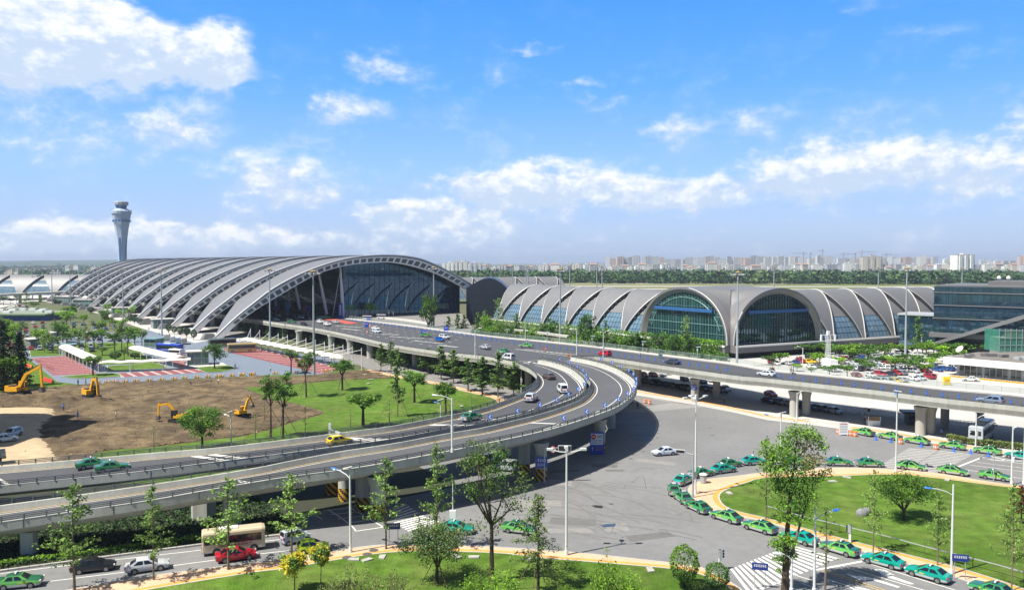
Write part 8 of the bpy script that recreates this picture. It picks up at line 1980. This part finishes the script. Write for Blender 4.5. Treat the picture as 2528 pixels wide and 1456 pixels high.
col_sign('I', 622, 1185, 1362, 1.75, 1.6, 'blue sign plate fixed to the striped column under the outer ramp'); col_sign('I', 2128, 448, 588, 1.3, 1.2, 'blue sign plate on the column of the straight ramp')
def height_sign():
 b = G('I', 648, 1385, .08); r = thing('height_limit_sign', 'round height limit sign and black lamp board on an arm from a grey pole', 'road sign', b, 0); h = height('I', 648, 1385, 1030, .08)
 pole(r, h, .11, .09, POLEG); mbp('arm', r, lambda m: m.beam((0, 0, h - .25), (3.6, 0, h - .1), .12, .12, POLEG))
 d = mbp('sign_disc', r, lambda m: (m.tube([(1.25, -.12, h - .4), (1.25, -.2, h - .4)], .55, M('sign_red', (.55, .01, .01), .4), 24), m.tube([(1.25, -.2, h - .4), (1.25, -.22, h - .4)], .43, WHS, 24)))
 def dig(m):          # 5 and a lower m-like mark, as on the disc
  for (cx, cz, w, hh) in ((-.14, .22, .22, .06), (-.22, .12, .06, .18), (-.14, .03, .22, .06), (-.06, -.07, .06, .2), (-.14, -.18, .22, .06), (.14, .05, .05, .36), (.24, .05, .05, .36), (.19, -.02, .14, .05)): m.box((1.25 + cx, -.235, h - .4 + cz), (w, .02, hh), BLK)
 mbp('digits', d, dig)
 mbp('lamp_board', r, lambda m: (m.box((3.1, -.1, h - .2), (2.0, .12, .85), WHS), m.box((3.1, -.17, h - .2), (1.86, .04, .72), BLK)))
height_sign()
def chevron(c, x, y, z, side):
 p = G(c, x, y, z + 1.35); d = Vector((p.x, p.y, 0)); rz = math.atan2(-p.x, p.y) * .6
 r = thing('chevron_sign', 'blue chevron sign on a short post, on the barrier between the two curved ramps' if side == 0 else 'blue chevron sign on the outer parapet of the curved ramp', 'chevron sign', (p.x, p.y, z), rz, 'chevrons on the middle barrier' if side == 0 else 'chevrons on the outer parapet'); r.scale = (.82, .82, .9)
 mbp('post', r, lambda m: m.tube([(0, .05, 0), (0, .05, 1.6)], .04, POLEG, 6)); b = mbp('panel', r, lambda m: m.box((0, 0, 1.35), (.72, .05, .9), BLP))
 mbp('chevron', b, lambda m: (m.beam((.2, -.04, 1.68), (-.16, -.04, 1.36), .03, .16, WHS), m.beam((-.16, -.04, 1.36), (.2, -.04, 1.02), .03, .16, WHS)))
for i, (x, y) in enumerate(((800, 165), (895, 200), (970, 235), (1028, 272), (1060, 315), (1063, 360), (1045, 410), (980, 455), (887, 507), (768, 560), (605, 612), (383, 668), (112, 730))): chevron('I', x, y, 8.2 if i < 11 else 8.05, 0)
for i, (x, y) in enumerate(((1210, 160), (1317, 197), (1405, 232), (1480, 270), (1525, 308), (1553, 355), (1553, 400), (1530, 455), (1468, 500), (1380, 553), (1245, 613), (1065, 677), (838, 738))): chevron('I', x, y, 8.2, 1)
def traffic_light(c, x, yb, yt, rz, lab):
 b = G(c, x, yb, .15); h = height(c, x, yb, yt, .15); r = thing('traffic_light', lab, 'traffic light', b, rz); mbp('pole', r, lambda m: m.box((0, 0, h * .5), (.26, .26, h), POLE)); hs = mbp('housing', r, lambda m: m.box((.05, 0, h * .78), (.36, .4, h * .44), POLEG))
 for k, mt in enumerate((REDL, BLK, BLK)):
  z = h * (.92 - .14 * k); mbp('lamp_hood', hs, lambda m: (m.tube([(.2, 0, z), (.46, 0, z - .03)], [.14, .13], BLK, 10), m.tube([(.24, 0, z), (.26, 0, z)], .10, mt, 10)))
traffic_light('J', 2378, 1250, 1052, .15, 'grey traffic light column by the smaller clipped shrub'); traffic_light('L', 812, 985, 815, math.pi * .8, 'dark traffic light column at the lower edge of the island')
def arm_signal():
 b = G('J', 2112, 540, .15); h = height('J', 2112, 540, 110, .15); r = thing('traffic_light', 'horizontal traffic light on a long arm at the island tip', 'traffic light', b, math.pi - .35); pole(r, h, .13, .10, POLEG)
 mbp('arm', r, lambda m: m.tube([(0, 0, h - .2), (1.2, 0, h + .05), (2.3, 0, h + .2)], .07, POLEG, 6), True); hs = mbp('housing', r, lambda m: (m.box((1.85, .05, h + .2), (1.25, .2, .44), WHS), m.box((1.85, .16, h + .2), (1.15, .06, .36), BLK), m.box((1.85, -.08, h + .2), (1.15, .1, .36), BLK)))
 for k in range(3): mbp('lamp_hood', hs, lambda m: m.tube([(1.48 + k * .37, .1, h + .2), (1.48 + k * .37, .3, h + .2)], .14, BLK, 10))
arm_signal()
def notice():
 r = thing('notice_board', 'white notice board with rows of lettering at the head of the far taxi row', 'notice board', G('K', 748, 1090, .08), -.1); b = mbp('panel', r, lambda m: m.box((0, 0, 1.45), (1.8, .12, 2.4), WHS))
 mbp('lettering', b, lambda m: [strokes(m, -.7, .7, 2.2 - k * .5, 2.45 - k * .5, -.08, M('sign_red', (.55, .01, .01), .4) if k == 0 else GREYM, 5, k) for k in range(4)]); mbp('feet', r, lambda m: [m.box((s * .7, 0, .13), (.1, .9, .26), GREYM) for s in (-1, 1)])
notice()
def disc_sign():
 r = thing('round_sign', 'round red rimmed turn sign on a tilted post at the gore of the ramps', 'road sign', G('C', 655, 1178, 7.4), .0); mbp('post', r, lambda m: m.tube([(0, 0, 0), (.1, 0, 2.8)], .06, POLEG, 6))
 d = mbp('disc', r, lambda m: (m.tube([(.1, -.06, 2.7), (.1, -.12, 2.7)], .62, M('sign_red', (.55, .01, .01), .4), 20), m.tube([(.1, -.12, 2.7), (.1, -.14, 2.7)], .47, GREYM, 20))); mbp('arrow', d, lambda m: (m.beam((.3, -.16, 2.5), (-.05, -.16, 2.85), .02, .1, BLK), m.beam((-.25, -.16, 2.95), (.4, -.16, 2.4), .02, .07, MATS['sign_red'])))
 t = thing('warning_triangle', 'small orange warning triangle on the concrete wedge', 'road sign', G('C', 890, 1155, 8.0)); mbp('panel', t, lambda m: m.prism([(-.5, -.05), (.5, -.05), (.5, .05), (-.5, .05)], 0, .08, ORG)); mbp('triangle', t, lambda m: (m.poly([(-.55, -.08, .05), (.55, -.08, .05), (0, -.08, .95)], ORG), m.poly([(.55, .08, .05), (-.55, .08, .05), (0, .08, .95)], ORG), m.box((0, -.1, .4), (.08, .02, .4), BLK)))
disc_sign()
BANR = M('banner_blue', (.012, .04, .42), .5)
for i, (c, x, yb, yt, w, lab, Y, mt) in enumerate((('B', 998, 778, 628, 2.0, 'tall blue banner column with white lettering at the hall mouth', None, BANR), ('B', 362, 690, 545, 3.0, 'tall dark blue lettered banner inside the arches', 410, BANR), ('B', 478, 700, 612, 2.4, 'bright blue picture banner inside the arches', 400, M('banner_pic', (.03, .22, .60), .5)), ('B', 680, 700, 655, 1.6, 'small blue banner board inside the arches', 392, BANR), ('B', 635, 705, 650, 3.0, 'dark red banner board inside the arches', 396, M('banner_red', (.22, .02, .02), .5)))):
 b = G(c, x, yb, 6.6) if Y is None else Vector((AT(c, x, yb, Y).x, Y, 6.6)); t = AT(c, x, yt, b.y).z; bz = max(6.6, AT(c, x, yb, b.y).z)
 r = thing('banner', lab, 'banner', (b.x, b.y, 6.6), -.2); p = mbp('panel', r, lambda m: m.box((0, 0, (bz - 6.6 + t - 6.6) / 2), (w, .4, t - bz), mt)); mbp('post', r, lambda m: m.box((0, .1, (bz - 6.6) / 2 + .05), (.2, .2, bz - 6.6 + .1), GREYM))
 if i < 2: mbp('lettering', p, lambda m: [m.box((0 + (q % 2) * .0, -.23, t - 6.6 - 1.2 - q * (t - bz) * .085), (w * .42, .04, (t - bz) * .05), WHS) for q in range(8)])
for c, x, yb, yt in (('B', 1256, 865, 818), ('B', 1815, 945, 892), ('B', 2038, 905, 855), ('B', 1272, 795, 765)):
 z = 6.75 if x < 1400 else 7.0; r = thing('blue_sign_board', 'small blue board standing on the upper deck', 'sign board', G(c, x, yb, z), -.2, 'blue boards on the deck'); h = height(c, x, yb, yt, z); p = mbp('panel', r, lambda m: m.box((0, 0, h * .5), (1.7, .25, h), BANR)); mbp('lettering', p, lambda m: strokes(m, -.6, .6, h * .6, h * .8, -.14, WHS, 4))
# --- street furniture, gatehouse, barriers
r = thing('litter_bin', 'grey litter bin with domed white lid at the island tip', 'litter bin', G('J', 2214, 398, .15)); mbp('bin', r, lambda m: m.lathe([(.42, 0), (.48, .1), (.46, 1.1)], POLEG, 12)); mbp('lid', r, lambda m: m.lathe([(.62, 1.25), (.6, 1.36), (.3, 1.5)], WHS, 12), True); mbp('bands', r, lambda m: [m.box((.47 * math.cos(a), .47 * math.sin(a), .6), (.03, .08, .95), GREYM, a) for a in [k * .5236 for k in range(12)]])
r = thing('litter_bin', 'green litter bin on the walkway by the glass fence', 'litter bin', G('C', 1792, 1165, 7.45)); mbp('bin', r, lambda m: m.box((0, 0, .5), (1.1, .5, .9), MULLG)); mbp('lid', r, lambda m: m.box((0, 0, 1.02), (1.2, .6, .12), POLEG))
r = thing('guard_booth', 'small grey guard booth at the yard gate under the straight ramp', 'booth', G('K', 1040, 985, .1), -.2); mbp('wall', r, lambda m: (m.box((0, 0, .55), (2.4, 2.0, 1.1), WHS), [m.box((a * 1.15, b * .95, 1.5), (.12, .12, 1.0), WHS) for a in (-1, 1) for b in (-1, 1)])); mbp('window', r, lambda m: m.box((0, 0, 1.55), (2.25, 1.85, .9), GLAS)); mbp('roof', r, lambda m: m.box((0, 0, 2.2), (3.0, 2.6, .25), DARKB))
r = thing('guard_booth', 'dark flat roofed gatehouse beside the big ramp column', 'booth', G('K', 1420, 975, .1), -.2); mbp('wall', r, lambda m: m.box((0, 0, 1.2), (2.2, 2.4, 2.4), PLINTH)); mbp('roof', r, lambda m: m.box((0, 0, 2.6), (4.2, 3.2, .4), DARKB)); mbp('window', r, lambda m: m.box((0, -1.22, 1.5), (1.4, .05, .8), GLAS))
def gate(c, x0, y0, x1, y1, lab, h=1.5, step=.35, mat=WHITEM):
 a, b = G(c, x0, y0, .08), G(c, x1, y1, .08); r = thing('sliding_gate', lab, 'gate', a); d = b - a; n = int(d.length / step)
 mbp('bars', r, lambda m: [m.beam(d * (k / n), d * (k / n) + Vector((0, 0, h)), .07, .07, mat) for k in range(n + 1)]); mbp('rails', r, lambda m: [m.beam(Vector((0, 0, z)), d + Vector((0, 0, z)), .06, .08, mat) for z in (.12, h * .5, h)])
gate('K', 1010, 880, 1395, 935, 'white grille gate across the yard entrance'); gate('K', 735, 855, 950, 880, 'white folding fence left of the gate pillar', 1.2, .6); gate('K', 1790, 985, 2050, 1010, 'white folding fence behind the grey bus', 1.2, .6)
r = thing('gate_pillar', 'white gate pillar with red sign at the yard entrance', 'pillar', G('K', 965, 905, .08)); mbp('shaft', r, lambda m: m.box((0, 0, 1.0), (.9, .9, 2.0), WHS)); mbp('sign', r, lambda m: m.box((.5, -.2, 1.6), (.5, .5, .7), REDL))
bm_ = MB()
for k in range(4): bm_.box((-.75 + k * .5, 0, .82), (.5, .08, .16), ORG if k % 2 else WHS)
bm2 = MB(); bm2.box((0, 0, .42), (.09, .5, .84), WHS); bm3 = MB(); bm3.lathe([(.28, 0), (.3, .3), (.26, .62)], STRY, 10)
b1, b2, b3 = bm_.data('board'), bm2.data('leg'), bm3.data('drum')
SB = [('E', x, y) for x, y in ((960, 578), (1060, 576), (1135, 572), (1235, 570), (1345, 562), (1470, 555), (1595, 550), (1720, 542), (1820, 533), (1940, 525), (2050, 520), (2150, 517), (2190, 515), (2290, 508), (2390, 502), (2490, 495))] + [('G', x, y) for x, y in ((25, 332), (125, 328), (355, 318), (840, 296), (880, 292), (560, 312), (640, 306))]
for c, x, y in SB:
 o = thing('site_barrier', 'orange and white barrier with drums along the edge of the building site', 'barrier', G(c, x, y, .06), .12, 'barriers along the building site'); link('board', b1, o); [link('leg', b2, o, (s * .85, 0, 0)) for s in (-1, 1)]; [link('drum', b3, o, (q, .1, 0)) for q in (-.35, .35)]
for k in range(9):
 o = link('site_barrier', b1, None, lerp(G('E', 370, 375), G('E', 530, 470), k / 8), (0, 0, 1.0)); tag(o, 'orange and white barrier board on the left red bays', 'barrier', 'barrier boards on the left red bays')
for k in range(12):
 o = link('site_barrier', b1, None, lerp(G('b', 2030, 1010), G('G', 890, 250), k / 11) + Vector((0, 0, -.3)), (0, 0, -.9)); tag(o, 'orange and white barrier board below the dome canopy', 'barrier', 'barrier boards by the dome canopy')
for i, (x, y, s) in enumerate(((930, 712, .56), (972, 688, .42))):
 rnd = random.Random(i + 3); mb = MB(); n = 12; rows = []
 for a in range(7):
  t = math.pi * (a / 6) * .62; rows.append([(1.5 * s * math.sin(t) * math.cos(q * 2 * math.pi / n) * (1 + .2 * noise.noise(Vector((a, q, i)))), 1.1 * s * math.sin(t) * math.sin(q * 2 * math.pi / n), 1.35 * s * math.cos(t) + .1 + .12 * noise.noise(Vector((a * .9, q * .7, i + 5)))) for q in range(n)])
 mb.grid(rows, M('boulder', (.20, .21, .21), .9, var=.25, scale=2, obj=True, bump=.4), True); o = mb.build('boulder', loc=G('L', x, y, .2), smooth=True); tag(o, ('larger front grey boulder on the island lawn', 'smaller grey boulder behind the larger one')[i], 'boulder')
RP = resample([G('L', *p, .16) for p in ((0, 700), (300, 790), (640, 872), (850, 925), (1200, 1010), (1500, 1095), (1850, 1185), (2200, 1275), (2528, 1370))], step=2.5); r = thing('lawn_rail', 'thin pale rail running along the lower edge of the island lawn', 'rail', RP[0])
mbp('rail', r, lambda m: [m.beam(a - RP[0] + Vector((0, 0, 1.0)), b - RP[0] + Vector((0, 0, 1.0)), .10, .09, POLEG) for a, b in zip(RP, RP[1:])]); mbp('posts', r, lambda m: [m.beam(a - RP[0], a - RP[0] + Vector((0, 0, 1.0)), .05, .05, STAKE) for a in RP[::2]])
r = thing('camera_post', 'white camera post on the far parapet of the inner ramp above the yellow hatchback', 'camera post', G('G', 893, 915, 7.2)); mbp('pole', r, lambda m: m.box((0, 0, .9), (.35, .3, 1.8), POLE)); mbp('camera', r, lambda m: m.beam((0, 0, .9), (1.6, -.2, .3), .3, .3, POLE))
r = thing('camera_post', 'thin white mast with cabinet behind the low spreading tree', 'camera post', G('H', 2105, 860, .08)); mbp('pole', r, lambda m: m.tube([(0, 0, 0), (0, 0, 6.0)], [.09, .05], POLE, 6)); mbp('cabinet', r, lambda m: m.box((0, 0, 2.0), (.8, .5, 1.0), WHS))
r = thing('sign_post', 'thin grey pole in front of the pale taxi on the far side of the island', 'post', G('L', 2227, 378, .15)); mbp('pole', r, lambda m: m.tube([(0, 0, 0), (0, 0, height('L', 2227, 378, 100, .15))], .08, POLEG, 6)); mbp('plate', r, lambda m: m.box((0, 0, height('L', 2227, 378, 120, .15)), (.5, .06, .4), POLEG))
r = thing('yellow_box', 'bright yellow post box sign in the yard before the pavilion', 'sign', G('K', 1765, 592, .07)); mbp('box', r, lambda m: m.box((0, 0, 1.2), (1.9, .5, 2.2), M('bright_yellow', (.75, .60, .0), .5))); mbp('marks', r, lambda m: strokes(m, -.6, .6, .8, 1.6, -.27, ORG, 3))
for x in range(2020, 2150, 30):
 o = MB(); o.tube([(-.4, 0, 0), (-.4, 0, 1.0), (.4, 0, 1.0), (.4, 0, 0)], .05, GREYM, 6); tag(o.build('cycle_hoop', loc=G('K', x, 535, .07)), 'grey tube hoop in front of the pavilion glass', 'hoop', 'tube hoops by the pavilion')
# ---------------------------------------------------------------- people
SKIN = M('skin', (.42, .25, .17), .6); HAIR = M('hair', (.015, .012, .01), .7); SHOE = M('shoe', (.02, .02, .02), .6)
def figure(pose):
 J = {'stand': dict(hip=(0, 0, .92), neck=(0, .0, 1.46), head=(0, -.02, 1.64), lk=(.11, -.02, .48), lf=(.12, 0, .06), rk=(-.11, .0, .48), rf=(-.12, .03, .06), le=(.26, .02, 1.14), lh=(.27, -.06, .86), re=(-.26, .02, 1.14), rh=(-.25, -.10, .88)),
         'walk': dict(hip=(0, 0, .90), neck=(0, -.04, 1.44), head=(0, -.07, 1.62), lk=(.10, -.16, .50), lf=(.11, -.26, .08), rk=(-.10, .06, .46), rf=(-.11, .30, .10), le=(.25, .10, 1.14), lh=(.25, .18, .90), re=(-.25, -.10, 1.14), rh=(-.24, -.24, .94)),
         'bend': dict(hip=(0, .12, .82), neck=(0, -.30, 1.16), head=(0, -.46, 1.18), lk=(.14, -.05, .46), lf=(.15, .05, .06), rk=(-.14, -.02, .46), rf=(-.15, .12, .06), le=(.24, -.38, .86), lh=(.16, -.50, .62), re=(-.24, -.38, .86), rh=(-.12, -.52, .62)),
         'sit': dict(hip=(0, .1, .78), neck=(0, 0, 1.30), head=(0, -.04, 1.48), lk=(.16, -.38, .70), lf=(.16, -.32, .30), rk=(-.16, -.38, .70), rf=(-.16, -.32, .30), le=(.26, -.14, 1.04), lh=(.24, -.44, 1.0), re=(-.26, -.14, 1.04), rh=(-.24, -.44, 1.0))}[pose]
 V = Vector; hip, neck, head = V(J['hip']), V(J['neck']), V(J['head']); up = (neck - hip).normalized()
 verts, edges, rad = [], [], []
 def add(p, r, par=None):
  verts.append(V(p)); rad.append(r)
  if par is not None: edges.append((par, len(verts) - 1))
  return len(verts) - 1
 h = add(hip, .15); w = add(hip.lerp(neck, .4), .125, h); ch = add(hip.lerp(neck, .78), .15, w); nk = add(neck, .055, ch); hd0 = add(neck.lerp(head, .45), .065, nk); hd1 = add(head, .098, hd0); add(head + V((0, 0, .10)), .075, hd1)
 for s, k, f in ((1, 'lk', 'lf'), (-1, 'rk', 'rf')):
  a = add(hip + V((s * .10, 0, -.06)), .10, h); b = add(J[k], .065, a); c = add(V(J[f]) + V((0, .02, .05)), .045, b); add(V(J[f]) + V((0, -.14, -.01)), .04, c)
 for s, e, q in ((1, 'le', 'lh'), (-1, 're', 'rh')):
  sh = add(neck + V((s * .19, 0, -.06)), .065, ch); b = add(J[e], .048, sh); c = add(J[q], .036, b); t = (V(J[q]) - V(J[e])).normalized()
  c2 = add(V(J[q]) + t * .09, .042, c)
 me = bpy.data.meshes.new('body'); me.from_pydata([tuple(v) for v in verts], edges, []); ob = bpy.data.objects.new('tmp', me); COL.objects.link(ob)
 sk = ob.modifiers.new('skin', 'SKIN'); ob.modifiers.new('sub', 'SUBSURF').levels = 1
 for i, r in enumerate(rad): me.skin_vertices[0].data[i].radius = (r, r)
 me.skin_vertices[0].data[0].use_root = True
 dg = bpy.context.evaluated_depsgraph_get(); out = bpy.data.meshes.new_from_object(ob.evaluated_get(dg)); bpy.data.objects.remove(ob)
 return out, J
FIG = {}
def person(loc, rz, pose, shirt, trouser, label, group=None, hat=None):
 key = (pose, shirt, trouser)
 if key not in FIG:
  if pose not in FIG: FIG[pose] = figure(pose)
  me = FIG[pose][0].copy(); J = FIG[pose][1]; me.materials.clear(); S = M('shirt_%s' % str(shirt), shirt, .8); Tm = M('trousers_%s' % str(trouser), trouser, .8)
  for m in (S, Tm, SKIN, SHOE): me.materials.append(m)
  hip = Vector(J['hip']); neck = Vector(J['neck']); hands = [Vector(J['lh']), Vector(J['rh'])]; up = (neck - hip).normalized()
  for p in me.polygons:
   c = p.center; t = (c - hip).dot(up) / (neck - hip).length; k = 0
   if min((c - q).length for q in hands) < .13: k = 2
   elif (c - Vector(J['head'])).length < .17 or t > 1.03: k = 2
   elif c.z < .10 and pose != 'sit': k = 3
   elif t < .04 or (abs(c.x) < .22 and t < .1): k = 1
   p.material_index = k; p.use_smooth = True
  hm = MB(); hc = Vector(J['head']) + Vector((0, .02, .04)); rows = [[hc + Vector((r * math.cos(q * .6283), r * math.sin(q * .6283), z)) for q in range(10)] for r, z in ((.118, -.02), (.12, .05), (.09, .11), (.03, .135))]; hm.grid(rows, hat or HAIR, True); hm.poly(rows[-1], hat or HAIR)
  fm = MB(); fc = Vector(J['head'])
  for s in (-1, 1): fm.box((fc.x + s * .035, fc.y - .098, fc.z + .01), (.022, .012, .014), HAIR); fm.box((fc.x + s * .10, fc.y, fc.z - .01), (.02, .04, .06), SKIN)
  fm.box((fc.x, fc.y - .105, fc.z - .02), (.022, .03, .04), SKIN); fm.box((fc.x, fc.y - .095, fc.z - .06), (.045, .012, .01), REDL)
  FIG[key] = (me, hm.data('hair' if not hat else 'hat'), fm.data('face'))
 me, hm, fm = FIG[key]; o = link('person', me, None, loc, (0, 0, rz)); tag(o, label, 'person', group); link('hair' if not hat else 'hat', hm, o); link('face', fm, o); return o
LB, WT, DKB, DKT, GRY = (.10, .20, .55), (.6, .6, .6), (.03, .05, .16), (.02, .022, .03), (.15, .16, .18)
for x, y, ps, sh, tr, lab in ((625, 848, 'stand', LB, DKB, 'person in blue overalls standing at the edge of the haul track'), (765, 942, 'stand', LB, DKB, 'person in blue standing in the building shadow'), (1145, 942, 'stand', WT, DKT, 'person in white shirt and dark trousers on the bare earth'), (1880, 612, 'bend', (.2, .05, .04), GRY, 'person bending over in dark red at the far side of the site'), (2080, 585, 'stand', LB, DKB, 'person in blue working near the far barriers'), (2152, 590, 'bend', WT, (.2, .06, .05), 'person in white stooping near the far barriers'),
  (770, 600, 'stand', DKT, DKT, 'person in dark clothes by the heap at the site corner'), (845, 605, 'walk', GRY, DKT, 'person in grey walking by the site corner')):
 p = dh(G('E', x, y)) if x > 650 else G('E', x, y, .6); person(p, x * .01, ps, sh, tr, lab)
person(G('C', 1590, 1172, 7.45), .3, 'stand', (.35, .40, .45), DKB, 'uniformed person in pale shirt on the walkway behind the glass fence'); person(G('I', 1567, 662, .08), .2, 'stand', DKB, DKT, 'person in dark uniform at the zebra under the ramp end')
person(G('e', 400, 585, 7.45), 1.2, 'walk', DKT, DKT, 'person in black on the walkway, left one of two'); person(G('e', 440, 590, 7.45), 1.0, 'walk', GRY, DKT, 'person in grey and black on the walkway, right one of two'); person(G('K', 1715, 1105, .15), 2.0, 'stand', LB, DKT, 'person in blue shirt standing beside the big ramp column'); person(G('b', 210, 690, .1), 1, 'stand', (.10, .03, .30), WT, 'person in purple with pale trousers on the forecourt'); person(G('b', 385, 765, .1), 2, 'walk', (.5, .42, .3), GRY, 'person in beige near the foot of the forecourt mast'); person(G('G', 308, 292, .05), 0, 'stand', WT, DKB, 'person in white on the blue grey bus yard road'); person(G('E', 2318, 430, .05), 0, 'stand', (.2, .28, .45), DKB, 'person in blue at the tip of the round tree island')
person(G('K', 958, 985, .1), 0, 'stand', DKT, DKT, 'guard in black on the left of the grey booth'); person(G('K', 1100, 985, .1), 2, 'stand', DKT, DKT, 'guard in black on the right of the grey booth'); person(G('I', 2415, 605, .15), 0, 'walk', GRY, DKT, 'person in grey walking in the shade under the straight ramp')
for i in range(9): person(G('B', 1060 + i * 22 + (i % 2) * 6, 780 - i, 6.66), i, ('stand', 'walk')[i % 2], (WT, LB, DKT, (.5, .1, .08))[i % 4], (DKB, GRY)[i % 2], 'passenger waiting beside the glass shelter on the deck', 'passengers by the deck shelter')
def bike():
 b = G('e', 50, 540, 7.45); r = thing('motor_scooter', 'dark motor scooter ridden along the walkway by the car park', 'scooter', b, 2.7)
 mbp('body', r, lambda m: (m.beam((-.5, 0, .6), (.2, 0, .45), .25, .3, DARKB), m.beam((.25, 0, .4), (.55, 0, 1.0), .12, .12, DARKB), m.box((-.35, 0, .78), (.6, .26, .1), BLK)))
 for x in (-.55, .6): mbp('wheel', r, lambda m: m.tube([(x, -.05, .25), (x, .05, .25)], .25, TYRE, 14))
 mbp('handlebar', r, lambda m: m.beam((.5, -.32, 1.02), (.5, .32, 1.02), .05, .05, GREYM))
 person(b + Vector((0.1, 0.1, .08)), 2.7 + math.pi / 2, 'sit', (.70, .35, .02), DKT, 'rider in yellow and black with a red helmet on the scooter', None, REDL)
bike()
for c, x, y, lab in (('E', 285, 415, 'orange tarpaulin heap at the left edge of the bus bays'), ('E', 480, 560, 'red and orange fabric barrier draped beside the large excavator')):
 p = G(c, x, y, .05); mb = MB(); n = 9; rows = []
 for k in range(12): t = k / 11; rows.append([(t * 7 - 3.5, (q - 1) * .5, (.1, .95, .1)[q] * (1 + .25 * math.sin(k * 1.7))) for q in range(3)])
 mb.grid(rows, M('tarp_orange', (.75, .12, .02), .6) if c and x < 400 else M('tarp_red', (.62, .02, .01), .6)); o = mb.build('tarpaulin', loc=p); o.rotation_euler.z = -.75; tag(o, lab, 'tarpaulin')
def shade_block():
 o = Vector((-104, 147, 0)); root = thing('office_block', 'pale office block standing left of the building site', 'building', o)
 for i, (x, y, w, d, h) in enumerate(((-16, 2, 22, 16, 36), (-17, 14, 16, 9, 29), (-15, -9, 18, 10, 33))):
  mb = MB(); mb.box((x, y, h / 2), (w, d, h), CONCW); b = mb.build('wall', root); mb = MB()
  for f in range(9): mb.box((x, y, 3 + f * 3.4), (w + .1, d * .8, 1.5), GLAS)
  mb.build('window_band', b)
 mb = MB(); mb.box((-16, 2, 36.3), (22.6, 16.6, .6), PLINTH); mb.build('roof', root)
shade_block()
